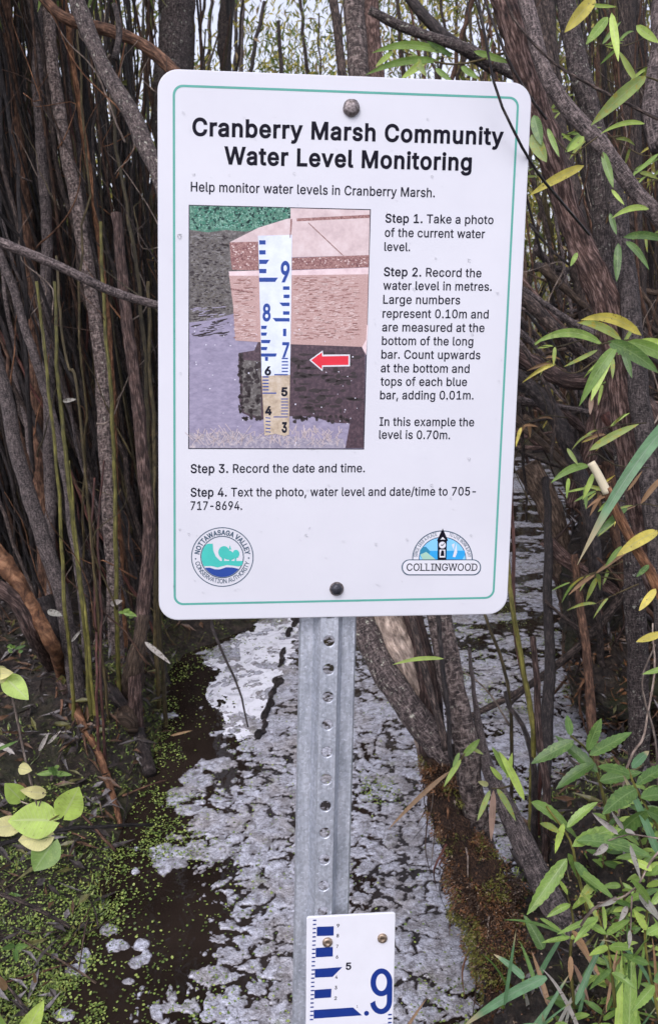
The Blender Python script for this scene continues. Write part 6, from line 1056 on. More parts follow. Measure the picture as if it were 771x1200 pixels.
def text_line(parent, runs, p0, p1, cap_px, mat, off, name='text_line'):
    V, Fc, x0, x1 = layout(runs); a = S(*p0); b = S(*p1)
    mid = ((p0[0] + p1[0]) / 2, (p0[1] + p1[1]) / 2); h = np.linalg.norm(S(mid[0], mid[1] - cap_px) - S(*mid))
    W3 = [a + (b - a) * ((x - x0) / (x1 - x0)) + ev * (y / CAP * h) + NX * off for x, y in V]
    return mk(name, W3, Fc, mat, parent)
def poly(parent, name, contours, mat, off, fn=None):
    """flat printed shape from pixel contours"""
    fn = fn or (lambda x, y: (x, y)); cs = [[fn(*p) for p in c] for c in contours]
    vs, fs = tri_fill([[(x, -y) for x, y in c] for c in cs]); return mk(name, [S(x, -y, off) for x, y in vs], fs, mat, parent)
def rrect(x0, y0, x1, y1, r_, n_=8):
    out = []
    for cx, cy, a0 in ((x1 - r_, y1 - r_, 0), (x0 + r_, y1 - r_, 90), (x0 + r_, y0 + r_, 180), (x1 - r_, y0 + r_, 270)):
        for i in range(n_ + 1): a = math.radians(a0 + 90 * i / n_); out.append((cx + r_ * math.cos(a), cy + r_ * math.sin(a)))
    return out
def slab(name, loops_fn, outline, thick, bev, mat, parent, back=0.0):
    """plate: front rounded edge, back; outline list of (x,y); loops_fn(x,y,inset,off)->world"""
    n_ = len(outline); V, Fc = [], []
    rings = [(bev, back + thick), (bev * .3, back + thick - bev * .3), (0, back + thick - bev), (0, back)]
    for ins, off in rings: V += [loops_fn(i, ins, off) for i in range(n_)]
    for k in range(len(rings) - 1):
        for i in range(n_): j = (i + 1) % n_; Fc.append([k * n_ + i, k * n_ + j, (k + 1) * n_ + j, (k + 1) * n_ + i])
    Fc.append(list(range(n_))); Fc.append(list(range(3 * n_, 4 * n_))[::-1]); return mk(name, V, Fc, mat, parent)
def plate(name, frame, w_, h_, rad, thick, bev, mat, parent):
    """frame(x,y,off) metres"""
    def lf(i, ins, off):
        o = rrect(ins, ins, w_ - ins, h_ - ins, rad - ins); return frame(*o[i], off)
    return slab(name, lf, rrect(0, 0, w_, h_, rad), thick, bev, mat, parent, back=-thick)
HGT = 1.5 * np.linalg.norm(BX)
frame_s = lambda x, y, off: O_ + eu * x + ev * y + NX * off

# ---- post: galvanised U-channel with a hole every inch
zb = -.12
cu = (uv_of(387.5, 724)[0] + uv_of(378.3, 1060)[0]) / 2 * Wd
p724 = uv_of(387.5, 724); 
ybot = ((zb - O_[2]) / ev[2]); ytop = HGT - .045
post = empty('sign_post', O_ + eu * cu + ev * ((0 - O_[2]) / ev[2]), 'galvanised steel U-channel post with a row of round holes standing in the channel', 'post')
hw = .5 * (uv_of(421, 724)[0] - uv_of(354, 724)[0]) * Wd * 1.02
prof_ = [(-hw, -.018), (-hw + .0015, -.0155), (-hw * .52, -.0155), (-hw * .30, -.0015), (hw * .30, -.0015), (hw * .50, -.0155), (hw - .0015, -.0155), (hw, -.018)]
def pf(x, y, z): return O_ + eu * (cu + x) + ev * y + NX * z
pitch = .0254; y_first = uv_of(0, 0)
yh0 = uv_of(391, 752)[1] * np.linalg.norm(BX)                         # a hole seen here
k0 = math.floor((ybot - yh0) / pitch); k1 = math.ceil((ytop - yh0) / pitch); ylo, yhi = yh0 + (k0 - .5) * pitch, yh0 + (k1 + .5) * pitch
def strip(cols, y0, y1, n_=60):
    V, UV = [], []
    for i in range(n_ + 1):
        y = y0 + (y1 - y0) * i / n_
        s_ = 0
        for j, (x, z) in enumerate(cols):
            if j: s_ += math.hypot(x - cols[j - 1][0], z - cols[j - 1][1])
            V.append(pf(x, y, z)); UV.append((s_ + cols[0][0], y))
    return np.array(V), grid_faces(n_ + 1, len(cols)).tolist(), np.array(UV)
sh = lambda cols: cols + [(x, z - .0025) for x, z in cols][::-1] + [cols[0]]
mk('left_flange', *(lambda a: (a[0], a[1]))(strip(sh(prof_[:4]), ylo, yhi)), M['galv'], post, uv=strip(sh(prof_[:4]), ylo, yhi)[2])
mk('right_flange', *(lambda a: (a[0], a[1]))(strip(sh(prof_[4:]), ylo, yhi)), M['galv'], post, uv=strip(sh(prof_[4:]), ylo, yhi)[2])
V, Fc, UV = [], [], []; wx = hw * .30; hr = .0050; NS = 16
for k in range(k0, k1 + 1):
    cy = yh0 + k * pitch; o = len(V); zf_, zb_ = -.0015, -.0040
    sq = []
    for i in range(NS):
        a = 2 * math.pi * i / NS; c, s_ = math.cos(a), math.sin(a); m = max(abs(c), abs(s_)); sq.append((c / m * wx, s_ / m * pitch / 2))
    for lst, z in (([(math.cos(2 * math.pi * i / NS) * hr, math.sin(2 * math.pi * i / NS) * hr) for i in range(NS)], zb_), ([(math.cos(2 * math.pi * i / NS) * hr, math.sin(2 * math.pi * i / NS) * hr) for i in range(NS)], zf_ - .0006), ([(math.cos(2 * math.pi * i / NS) * hr * 1.12, math.sin(2 * math.pi * i / NS) * hr * 1.12) for i in range(NS)], zf_), (sq, zf_)):
        for x, y in lst: V.append(pf(x, cy + y, z)); UV.append((x, cy + y))
    for rr_ in range(3):
        for i in range(NS): j = (i + 1) % NS; Fc.append([o + rr_ * NS + i, o + rr_ * NS + j, o + (rr_ + 1) * NS + j, o + (rr_ + 1) * NS + i])
mk('web', V, Fc, M['galv'], post, uv=UV)

# ---- the sign
sign = empty('information_sign', O_ + eu * Wd / 2, 'white information sign titled Cranberry Marsh Community Water Level Monitoring, bolted to the post', 'sign')
plate('sign_panel', frame_s, Wd, HGT, .0165, .0022, .0009, M['sign_white'], sign)
BC = [(202.6, 98.8), (608.2, 113.6), (578.8, 701.6), (203.8, 709.4)]
bc = [np.array(uv_of(*p)) for p in BC]
def bil(s, t): return (bc[3] * (1 - s) + bc[2] * s) * (1 - t) + (bc[0] * (1 - s) + bc[1] * s) * t
bw, bh = 380.0, 570.0; o1 = rrect(0, 0, bw, bh, 11); o2 = rrect(2.5, 2.5, bw - 2.5, bh - 2.5, 8.8); n_ = len(o1)
V = [SP(*bil(x / bw, y / bh), .00012) for x, y in o1 + o2]; mk('border_line', V, [[i, (i + 1) % n_, n_ + (i + 1) % n_, n_ + i] for i in range(n_)], M['border_green'], sign)
TB = 13
text_line(sign, [('Cranberry Marsh Community', TB)], (225.6, 158.4), (589.5, 169.6), 19.4, M['ink'], .00015, 'title_line')
text_line(sign, [('Water Level Monitoring', TB)], (262.8, 191.8), (552.2, 199.6), 19.2, M['ink'], .00015, 'title_line')
SB = 9
lines = [([('Help monitor water levels in Cranberry Marsh.', 0)], (223.8, 224.2), (509.2, 231.2), 10.8),
 ([('Step 1.', SB), (' Take a photo', 0)], (451.2, 260.7), (577.8, 262.6), 10), ([('of the current water', 0)], (450.6, 277.4), (567.8, 279.1), 10), ([('level.', 0)], (450.1, 294), (480.4, 294.3), 10),
 ([('Step 2.', SB), (' Record the', 0)], (449.5, 323.4), (563.7, 324.9), 10), ([('water level in metres.', 0)], (448.7, 339.4), (575.7, 340.8), 10), ([('Large numbers', 0)], (448.7, 355.8), (538.8, 356.6), 10), ([('represent 0.10m and', 0)], (448.1, 372.2), (572, 373.2), 10), ([('are measured at the', 0)], (447.5, 388.2), (567.2, 389.1), 10),
 ([('bottom of the long', 0)], (447.2, 404.1), (554.1, 404.9), 9.9), ([('bar. Count upwards', 0)], (446.6, 420.1), (562.4, 421.0), 9.9), ([('at the bottom and', 0)], (446, 436.1), (549.7, 436.9), 9.9), ([('tops of each blue', 0)], (445.6, 451.8), (546.8, 452.4), 9.9), ([('bar, adding 0.01m.', 0)], (445.1, 467.8), (554.5, 468.1), 9.9),
 ([('In this example the', 0)], (444.5, 498.9), (555.1, 499.5), 9.8), ([('level is 0.70m.', 0)], (443.9, 514.1), (527.1, 514.5), 9.8),
 ([('Step 3.', SB), (' Record the date and time.', 0)], (223.6, 554.2), (427.4, 553.3), 9.9), ([('Step 4.', SB), (' Text the photo, water level and date/time to 705-', 0)], (223.6, 581.9), (557.1, 580.5), 9.9), ([('717-8694.', 0)], (223.6, 597.5), (283.9, 597.4), 9.9)]
for runs, a, b_, c in lines: text_line(sign, [(t_, q or 6) for t_, q in runs], a, b_, c, M['ink_soft'], .00015)

# printed photograph
def pmat(name, c1, c2, c3, sc=200, stretch=(1, 1, 1), t=(.3, .5, .7)):
    b = NB(name); v = b.coord('Object', stretch); f = b.noise(v, sc, 6, .7); return b.fin(b.ramp(f, [(t[0], c1), (t[1], c2), (t[2], c3)]), .28, .5)
pic = poly(sign, 'printed_photo', [[(22, 17), (752, 35), (725, 1000), (20, 998)]], M['black_line'], .00010, lambda x, y: (215 + x / 3.427, 235 + y / 3.427))
zf3 = lambda x, y: (215 + x / 3.427, 235 + y / 3.427)
PM = dict(
 water=pmat('print_water', (.20, .175, .25), (.27, .24, .33), (.35, .31, .41), 150, (1, 1, 2)), dark=pmat('print_reflection', (.035, .03, .028), (.10, .085, .075), (.24, .23, .21), 380), foliage=pmat('print_foliage', (.01, .06, .045), (.05, .18, .11), (.26, .46, .34), 520),
 deck=pmat('print_deck', (.50, .38, .37), (.62, .49, .47), (.70, .59, .57), 90), end=pmat('print_end_grain', (.10, .03, .03), (.28, .13, .11), (.50, .32, .28), 800), face=pmat('print_timber', (.34, .19, .165), (.47, .30, .265), (.60, .42, .38), 900, (1, 1, 3)), edge=pmat('print_edge', (.60, .44, .44), (.74, .58, .57), (.80, .66, .65), 90),
 shadow=pmat('print_shadow', (.022, .010, .018), (.05, .022, .032), (.12, .07, .08), 400), pale=pmat('print_submerged', (.20, .13, .10), (.36, .26, .20), (.5, .4, .34), 200), plate=pmat('print_plate', (.55, .60, .72), (.66, .71, .82), (.75, .8, .88), 60), plate2=pmat('print_plate_wet', (.30, .22, .15), (.50, .40, .28), (.62, .54, .44), 120), weed=pmat('print_weed', (.22, .20, .26), (.34, .31, .36), (.60, .52, .50), 330, t=(.4, .55, .7)))
lay = [('print_water', [[(26, 21), (748, 39), (721, 996), (24, 994)]], 'water'), ('print_reflection', [[(26, 100), (430, 90), (430, 430), (200, 455), (110, 480), (25, 490)]], 'dark'), ('print_weed', [[(24, 930), (60, 940), (200, 925), (300, 950), (420, 945), (500, 960), (640, 955), (650, 994), (24, 994)]], 'weed'),
 ('print_foliage', [[(26, 21), (440, 31), (440, 78), (330, 110), (250, 125), (170, 118), (100, 128), (26, 118)]], 'foliage'),
 ('print_deck', [[(430, 31), (748, 39), (744, 220), (435, 228), (186, 168), (300, 110), (415, 74), (430, 72)]], 'deck'), ('print_end_grain', [[(186, 168), (302, 165), (302, 280), (196, 278), (190, 235)]], 'end'), ('print_end_grain', [[(435, 230), (745, 219), (743, 268), (435, 279)]], 'end'), ('print_end_grain', [[(455, 72), (747, 57), (747, 70), (455, 84)]], 'end'),
 ('print_edge', [[(183, 285), (300, 281), (435, 281), (743, 269), (742, 296), (300, 302), (184, 302)]], 'edge'), ('print_timber', [[(184, 302), (300, 302), (742, 296), (736, 560), (728, 588), (430, 577), (209, 562), (200, 420)]], 'face'), ('print_edge', [[(736, 500), (741, 500), (733, 620), (716, 590), (733, 560)]], 'edge'),
 ('print_shadow', [[(222, 612), (285, 602), (300, 568), (430, 577), (716, 588), (730, 618), (722, 994), (650, 994), (668, 895), (600, 892), (520, 868), (430, 866), (310, 880), (270, 868), (235, 852), (224, 800), (232, 760), (222, 700)]], 'shadow'), ('print_end_grain', [[(228, 640), (310, 645), (312, 872), (245, 850), (232, 800), (240, 760)]], 'dark'),
 ('print_plate', [[(300, 142), (436, 138), (430, 590), (312, 598)]], 'plate'), ('print_plate', [[(312, 598), (430, 590), (428, 700), (314, 705)]], 'plate'), ('print_plate', [[(314, 705), (428, 700), (424, 940), (405, 946), (370, 936), (326, 944)]], 'plate2')]
for i, (nm, cs, mt) in enumerate(lay): poly(pic, nm, cs, PM[mt], .00014 + i * .000008 + (.00025 if nm == 'print_plate' else .0001 if nm not in ('print_water', 'print_reflection', 'print_weed', 'print_foliage') else 0), zf3)
tk = []
for y, x1 in ((160, 330), (200, 330), (238, 345), (275, 333), (310, 380)): tk.append([(304, y), (x1, y), (x1 - (12 if x1 > 335 else 0), y + 17), (305, y + 17)])
for y, x0 in ((345, 400), (378, 402), (410, 385), (445, 400), (472, 358)): tk.append([(x0, y), (426, y), (426, y + 14), (x0 + (12 if x0 < 390 else 0), y + 14)])
for y, x1 in ((503, 336), (530, 336), (560, 350), (588, 338), (614, 375)): tk.append([(312, y), (x1, y), (x1 - 4, y + 13), (313, y + 13)])
for i in range(6): tk.append([(395 - (30 if i == 5 else 0), 632 + i * 13), (420, 632 + i * 13), (420, 637 + i * 13), (395 - (30 if i == 5 else 0), 637 + i * 13)])
for i in range(6): tk.append([(318, 706 + i * 13), (343 + (30 if i == 5 else 0), 706 + i * 13), (343 + (30 if i == 5 else 0), 711 + i * 13), (318, 711 + i * 13)])
for i in range(7): tk.append([(392 - (30 if i == 6 else 0), 795 + i * 12), (420, 795 + i * 12), (420, 799 + i * 12), (392 - (30 if i == 6 else 0), 799 + i * 12)])
for i in range(5): tk.append([(330, 870 + i * 14), (350, 872 + i * 14), (350, 876 + i * 14), (330, 874 + i * 14)])
tk.append([(328, 628), (340, 628), (340, 644), (328, 644)]); tk.append([(400, 515), (413, 515), (413, 545), (400, 545)])
poly(pic, 'print_tick_marks', tk, M['logo_blue'], .00056, zf3)
def pnum(ch, x0, x1, yb, yt, mt, bold=14):
    a = zf3(x0, yb); b_ = zf3(x1, yb); text_line(pic, [(ch, bold)], a, b_, (yb - yt) / 3.427, mt, .00058, 'print_digit')
for ch, x0, x1, yb, yt in (('9', 390, 426, 325, 248), ('8', 318, 350, 482, 418), ('7', 396, 424, 628, 572)): pnum(ch, x0, x1, yb, yt, M['logo_blue'])
for ch, x0, x1, yb, yt in (('6', 326, 352, 700, 668), ('5', 392, 418, 784, 752), ('4', 328, 355, 860, 828), ('3', 394, 416, 930, 892)): pnum(ch, x0, x1, yb, yt, M['ink_soft'], 20)
ar = [(513, 641), (556, 610), (556, 626), (662, 624), (662, 660), (556, 662), (556, 678)]
poly(pic, 'print_arrow_outline', [[(505, 641), (559, 602), (561, 619), (668, 618), (668, 666), (560, 668), (558, 686)]], M['print_white'], .00056, zf3); poly(pic, 'print_arrow', [ar], M['arrow_red'], .00060, zf3)
rp = random.Random(44)
def blob(cx, cy, rx, ry, n_=7, j=.35): return [(cx + rx * math.cos(6.283 * i / n_) * rp.uniform(1 - j, 1 + j), cy + ry * math.sin(6.283 * i / n_) * rp.uniform(1 - j, 1 + j)) for i in range(n_)]
def mark(name, cs, mt, off):
    V, Fc = [], []
    for c in cs: Fc.append([len(V) + i for i in range(len(c))]); V += [S(*zf3(*p), off) for p in c]
    mk(name, V, Fc, mt, pic)['kind'] = 'stuff'
PC = {k: flat('print_' + k, c, .35, .3) for k, c in dict(leafdark=(.008, .045, .035), leafmid=(.05, .20, .13), leaflight=(.24, .46, .36), rock=(.22, .21, .20), brown=(.12, .105, .085), darkbrown=(.035, .025, .025), haze=(.34, .31, .40), pinklight=(.66, .50, .46), grain=(.22, .09, .09), redbrown=(.33, .17, .145), paleweed=(.55, .46, .45), wet=(.72, .70, .78)).items()}
top = lambda n_, ymx, s1, s2: [blob(rp.uniform(32, 425 - (ym > 75) * (ym - 75) * 3.0), ym, rp.uniform(s1, s2), rp.uniform(s1, s2) * .8) for ym in [rp.uniform(28, ymx) for _ in range(n_)]]
mark('print_foliage_shade', top(110, 112, 4, 9), PC['leafdark'], .00026); mark('print_foliage_middle', top(140, 112, 3, 7), PC['leafmid'], .000265); mark('print_foliage_light', top(190, 110, 1.2, 3.6), PC['leaflight'], .00027)
refl = lambda n_, sx, sy_: [blob(rp.uniform(30, 182), rp.uniform(135, 440), rp.uniform(.4, 1) * sx, rp.uniform(.4, 1) * sy_) for _ in range(n_)]
mark('print_reflection_shade', refl(200, 9, 4), PC['darkbrown'], .00026); mark('print_reflection_light', refl(240, 8, 3), PC['brown'], .000265); mark('print_reflection_glint', refl(120, 5, 1.2), PC['rock'], .00027)
mark('print_shore_rocks', [blob(rp.uniform(30, 150), rp.uniform(136, 152), rp.uniform(3, 12), rp.uniform(1.5, 4)) for _ in range(16)], PC['rock'], .000275)
mark('print_ripples', [[(x, y), (x + L, y - L * .18), (x + L, y - L * .18 + 3), (x + L * .5, y - L * .04 + 4), (x, y + 2.5)] for x, y, L in [(rp.uniform(28, 150), rp.uniform(440, 545), rp.uniform(12, 45)) for _ in range(46)]], PC['darkbrown'], .00026)
mark('print_ripple_light', [[(x, y), (x + L, y - L * .14), (x + L, y - L * .14 + 2.5), (x, y + 3)] for x, y, L in [(rp.uniform(28, 150), rp.uniform(425, 520), rp.uniform(12, 40)) for _ in range(36)]], PC['haze'], .000265)
tmb = lambda n_, y0, y1, L0, L1: [[(x, y), (x + L, y - 1), (x + L, y + 1.6), (x, y + 2.4)] for x, y, L in [((rp.uniform(200, 280) if rp.random() < .25 else rp.uniform(438, 690)), rp.uniform(y0, y1), rp.uniform(L0, L1)) for _ in range(n_)]]
mark('print_wood_grain', tmb(420, 306, 556, 6, 26), PC['redbrown'], .00044); mark('print_wood_grain_light', tmb(420, 306, 556, 5, 22), PC['pinklight'], .000445)
eg = lambda n_: [blob(x, y, rp.uniform(2, 5), rp.uniform(1.5, 4)) for x, y in [((rp.uniform(194, 296), rp.uniform(174, 270)) if rp.random() < .4 else (rp.uniform(440, 736), rp.uniform(232, 262))) for _ in range(n_)]]
mark('print_end_grain_dark', eg(110), PC['grain'], .00044); mark('print_end_grain_light', eg(60), PC['pinklight'], .000445)
mark('print_shadow_shade', [blob(rp.uniform(445, 700), rp.uniform(610, 850), rp.uniform(5, 30), rp.uniform(3, 12)) for _ in range(70)] + [blob(rp.uniform(240, 305), rp.uniform(650, 850), rp.uniform(4, 14), rp.uniform(4, 14)) for _ in range(30)], PC['darkbrown'], .00044)
mark('print_shadow_edge', [blob(x, y, rp.uniform(4, 9), rp.uniform(4, 9)) for x, y in [(226 + rp.uniform(-3, 12), rp.uniform(620, 850)) for _ in range(40)] + [(rp.uniform(235, 310), 872 + rp.uniform(-8, 8)) for _ in range(12)] + [(rp.uniform(440, 670), 880 + rp.uniform(-14, 8)) for _ in range(34)]], PC['darkbrown'], .00045)
mark('print_weeds', [[(x, y), (x + 3, y), (x + a + 3, y - L), (x + a, y - L)] for x, y, a, L in [(rp.uniform(30, 640), rp.uniform(930, 988), rp.gauss(0, 18), rp.uniform(8, 40)) for _ in range(170)]], PC['paleweed'], .00045)
mark('print_specks', [blob(rp.uniform(30, 715), rp.uniform(480, 985), rp.uniform(1.2, 3.4), rp.uniform(1.2, 3.4), 6, .2) for _ in range(60)], PC['wet'], .00046)
# thin seams in the printed boards
poly(pic, 'print_seam', [[(430, 75), (436, 75), (436, 92), (430, 150), (427, 150)], [(500, 90), (503, 89), (640, 218), (636, 219)], [(640, 219), (643, 219), (641, 268), (637, 268)], [(190, 352), (240, 360), (280, 366), (278, 371), (235, 366), (192, 358)]], PM['end'], .00051, zf3)

# conservation authority logo
z1 = lambda x, y: (215 + x / 8.567, 610 + y / 8.567)
def ell(cx, cy, rx, ry, n_=56, a0=0, a1=360): return [(cx + rx * math.cos(math.radians(a0 + (a1 - a0) * i / n_)), cy + ry * math.sin(math.radians(a0 + (a1 - a0) * i / n_))) for i in range(n_ + (0 if a1 - a0 >= 360 else 1))]
lg = poly(sign, 'conservation_logo', [ell(392, 366, 313, 299), ell(392, 366, 304, 290)[::-1]], M['logo_ring'], .00014, z1)
poly(lg, 'logo_inner_ring', [ell(390, 366, 218, 212), ell(390, 366, 209, 203)[::-1]], M['logo_ring'], .00015, z1)
arc_l = [(390 + 207 * math.cos(math.radians(a)), 366 + 201 * math.sin(math.radians(a))) for a in range(150, 222, 6)]
poly(lg, 'logo_bank', [arc_l + [(245, 232), (296, 232), (300, 300), (325, 360), (370, 405), (598, 405), (590, 445), (560, 460), (440, 445), (345, 470), (280, 455), (205, 458)]], M['teal'], .00016, z1)
lowarc = [(390 + 205 * math.cos(math.radians(a)), 366 + 201 * math.sin(math.radians(a))) for a in range(36, 148, 6)]
poly(lg, 'logo_water', [[(556, 484), (490, 470), (430, 468), (370, 490), (320, 490), (265, 472), (218, 474)][::1] + lowarc[::-1]], M['logo_blue'], .00017, z1)
poly(lg, 'logo_tree', [ell(408, 318, 56, 62, 24), ell(450, 345, 52, 48, 24), ell(528, 335, 34, 42, 20), ell(482, 360, 40, 34, 20), [(384, 360), (416, 360), (408, 408), (390, 408)], [(466, 370), (484, 370), (484, 408), (460, 408)], [(520, 360), (534, 360), (530, 408), (514, 408)], [(456, 290), (468, 248), (482, 292)]], M['teal'], .00018, z1)
def arc_text(parent, s_, cx, cy, r_, a0, a1, h, mat, fn, inside=False, bold=10, off=.00019, ry=None):
    ry = ry or r_; tot = sum(GL[c][0] for c in s_); x = 0; V, Fc = [], []
    for ch in s_:
        vs, fs = glyph(ch, bold); adv = GL[ch][0]
        am = math.radians(a0 + (a1 - a0) * (x + adv / 2) / tot); kx = abs(math.radians(a1 - a0)) * r_ / tot; o = len(V)
        for px_, py_ in vs:
            lx_ = (px_ - adv / 2) * kx; ly_ = py_ / CAP * h
            if not inside: rad = ly_; tx, ty = -math.sin(am), math.cos(am); nx_, ny_ = math.cos(am), math.sin(am)
            else: rad = -ly_; tx, ty = math.sin(am), -math.cos(am); nx_, ny_ = math.cos(am), math.sin(am)
            V.append(S(*fn(cx + r_ * nx_ + tx * lx_ + nx_ * rad, cy + ry * ny_ + ty * lx_ + ny_ * rad), off))
        Fc += [[i + o for i in f] for f in fs]; x += adv
    return mk('logo_lettering', V, Fc, mat, parent)
arc_text(lg, 'NOTTAWASAGA VALLEY', 392, 366, 232, 186, 354, 48, M['logo_ring'], z1, bold=14, ry=222)
arc_text(lg, 'CONSERVATION AUTHORITY', 392, 366, 278, 169, 11, 44, M['logo_ring'], z1, inside=True, bold=4, ry=264)
poly(lg, 'logo_dot', [ell(124, 384, 8, 8, 10), ell(656, 376, 8, 8, 10)], M['logo_ring'], .00019, z1)

# town logo
z2 = lambda x, y: (460 + x / 6.704, 610 + y / 6.704)
up = lambda rx, ry, n_=40, cx=390, cy=300: ell(cx, cy, rx, ry, n_, 180, 360)
tl = poly(sign, 'town_logo', [[(150, 318)] + up(237, 222) + [(630, 318)]], M['logo_ring'], .00012, z2)
poly(tl, 'logo_arch', [[(158, 320)] + up(229, 214) + [(622, 320)]], M['print_white'], .00014, z2)
poly(tl, 'logo_arch_line', [[(204, 306)] + up(186, 172) + [(576, 306)]], M['logo_ring'], .00016, z2)
poly(tl, 'logo_sky', [[(210, 306)] + up(180, 165) + [(570, 306)]], M['sky_blue'], .00018, z2)
poly(tl, 'logo_lake', [[(214, 238), (300, 238), (566, 236), (566, 270), (545, 308), (235, 308), (212, 280)]], M['lake_blue'], .00020, z2)
poly(tl, 'logo_hill', [[(212, 235), (235, 205), (262, 206), (295, 245), (285, 262), (215, 270)]], M['hill_teal'], .00022, z2)
poly(tl, 'logo_shore', [[(215, 268), (262, 246), (318, 290), (340, 308), (235, 308)]], M['pale_green'], .00024, z2)
poly(tl, 'logo_sail', [[(470, 285), (500, 180), (505, 250), (490, 288)], [(462, 190), (485, 178), (478, 230)]], M['print_white'], .00024, z2)
poly(tl, 'logo_banner', [rrect(70, 305, 692, 430, 60)], M['logo_ring'], .00026, z2); poly(tl, 'logo_banner_face', [rrect(79, 312, 684, 422, 54)], M['print_white'], .00028, z2)
poly(tl, 'logo_tower', [[(352, 310), (352, 160), (346, 158), (392, 62), (434, 158), (424, 160), (420, 310)]], M['ink'], .00030, z2)
poly(tl, 'logo_clock', [ell(389, 192, 27, 27, 20), [(366, 228), (412, 228), (412, 290), (366, 290)], [(372, 150), (392, 128), (412, 150), (398, 148), (386, 148)]], M['print_white'], .00032, z2)
poly(tl, 'logo_clock_hands', [[(376, 196), (380, 188), (392, 190), (404, 176), (408, 180), (392, 198)], [(374, 278), (380, 240), (390, 232), (402, 240), (404, 278)]], M['ink'], .00034, z2)
a = z2(108, 394); b_ = z2(662, 394); text_line(tl, [('COLLINGWOOD', 4)], a, b_, 56 / 6.704, M['ink'], .00034, 'logo_lettering')
sf = []
V_, F__, x0_, x1_ = layout([('COLLINGWOOD', 4)]); xx = 0
for ch in 'COLLINGWOOD':                                            # the serifs
    adv = GL[ch][0] + 6; q = lambda u: 108 + (xx + u * adv - x0_) / (x1_ - x0_) * 554
    for u, top_ in {'L': [(.16, 1), (.16, 0)], 'I': [(.5, 1), (.5, 0)], 'N': [(.15, 1), (.15, 0), (.85, 1)], 'W': [(.08, 1), (.92, 1), (.5, 1)], 'D': [(.12, 1), (.12, 0)], 'G': [(.82, 2)]}.get(ch, []):
        yv = {1: 338, 0: 390, 2: 366}[top_]; sf.append([(q(u) - 11, yv), (q(u) + 11, yv), (q(u) + 11, yv + 4.5), (q(u) - 11, yv + 4.5)])
    xx += adv
poly(tl, 'logo_serifs', sf, M['ink'], .00035, z2)
arc_text(tl, 'SINCE 1858 A PLACE', 390, 300, 200, 184, 258, 26, M['logo_ring'], z2, bold=2, off=.00034, ry=186)
arc_text(tl, 'TO LIVE WORK & PLAY', 390, 300, 200, 284, 356, 26, M['logo_ring'], z2, bold=2, off=.00034, ry=186)

# bolts
def bolt(parent, px, py, r_, h, mat, sides=20, washer=None, name='bolt'):
    c = S(px, py); V, Fc = [], []
    if washer:
        rg = [(washer, 0), (washer, .0006), (0, .0006)]; W_, WF = [], []
        for q, off in rg:
            for i in range(24): a = i / 24 * 2 * math.pi; W_.append(c + eu * q * math.cos(a) + ev * q * math.sin(a) + NX * off)
        for k in range(2):
            for i in range(24): j = (i + 1) % 24; WF.append([k * 24 + i, k * 24 + j, (k + 1) * 24 + j, (k + 1) * 24 + i])
        w__ = mk('washer', W_, WF, M['bolt'], parent)
    rings = [(1, 0), (1, .55), (.86, .85), (.55, 1.0), (0, 1.03)]
    for q, z in rings:
        for i in range(sides):
            a = i / sides * 2 * math.pi; kk = 1 + .03 * math.sin(a * 5 + px); V.append(c + (eu * math.cos(a) + ev * math.sin(a)) * q * r_ * kk + NX * z * h)
    for k in range(len(rings) - 1):
        for i in range(sides): j = (i + 1) % sides; Fc.append([k * sides + i, k * sides + j, (k + 1) * sides + j, (k + 1) * sides + i])
    return mk(name, V, Fc, mat, parent, smooth=True)
bolt(sign, 411.5, 127, .0068, .0042, M['bolt']); b2 = bolt(sign, 394.5, 690, .0054, .0050, M['bolt_dark'], sides=6, washer=.0062)
b2['label'] = 'dark hexagonal bolt at the bottom of the sign'
# raindrops on the sign
V, Fc = [], []; r = random.Random(5)
for i in range(150):
    c = frame_s(r.uniform(.01, Wd - .01), r.uniform(.01, HGT - .01), 0); q = abs(r.gauss(0, .0004)) + .0003; o = len(V)
    for k, (a_, z) in enumerate(((1, .0001), (.75, .55), (.35, .75))):
        for j in range(8): th = j / 8 * 2 * math.pi; V.append(c + (eu * math.cos(th) + ev * math.sin(th) * 1.15) * q * a_ + NX * (z * q * .8 + .0004 * (k > 0)))
    for k in range(2):
        for j in range(8): m = (j + 1) % 8; Fc.append([o + k * 8 + j, o + k * 8 + m, o + (k + 1) * 8 + m, o + (k + 1) * 8 + j])
    Fc.append([o + 16 + j for j in range(8)])
b = NB('raindrop'); b.p.inputs['Transmission Weight'].default_value = 1.0; b.p.inputs['IOR'].default_value = 1.33; M['drop'] = b.fin((1, 1, 1), .02, .5)
dr_ = mk('raindrops', V, Fc, M['drop'], sign, smooth=True); dr_['kind'] = 'stuff'

# ---- staff gauge
G0 = [(359.2, 1073.3), (462.9, 1067.9)]; gA = S(*G0[0]); gB = S(*G0[1]); gu = gB - gA; gw = np.linalg.norm(gu); gu /= gw
gL = S(357.2, 1200); gv = gA - gL; gv /= np.linalg.norm(gv); gv = gv - gu * (gv @ gu) * .5; gv /= np.linalg.norm(gv)
GH = .50; GO = gA - gv * GH; fg = lambda x, y, off: GO + gu * x + gv * y + NX * (off + .0022)
gauge = empty('staff_gauge', GO + gu * gw / 2, 'white staff gauge with blue bars and a large .9, screwed to the post', 'water level gauge')
M['gauge_white'] = flat('gauge_white', (.70, .70, .72), .22, .5, .02)
plate('gauge_plate', fg, gw, GH, .0025, .0020, .0006, M['gauge_white'], gauge)
def g2(px, py):
    """pixel -> gauge plate metres"""
    P0 = C_ ; d_ = ray(px, py); k = ((fg(0, 0, 0) - P0) @ NX) / (d_ @ NX); q = P0 + d_ * k - GO; return float(q @ gu), float(q @ gv)
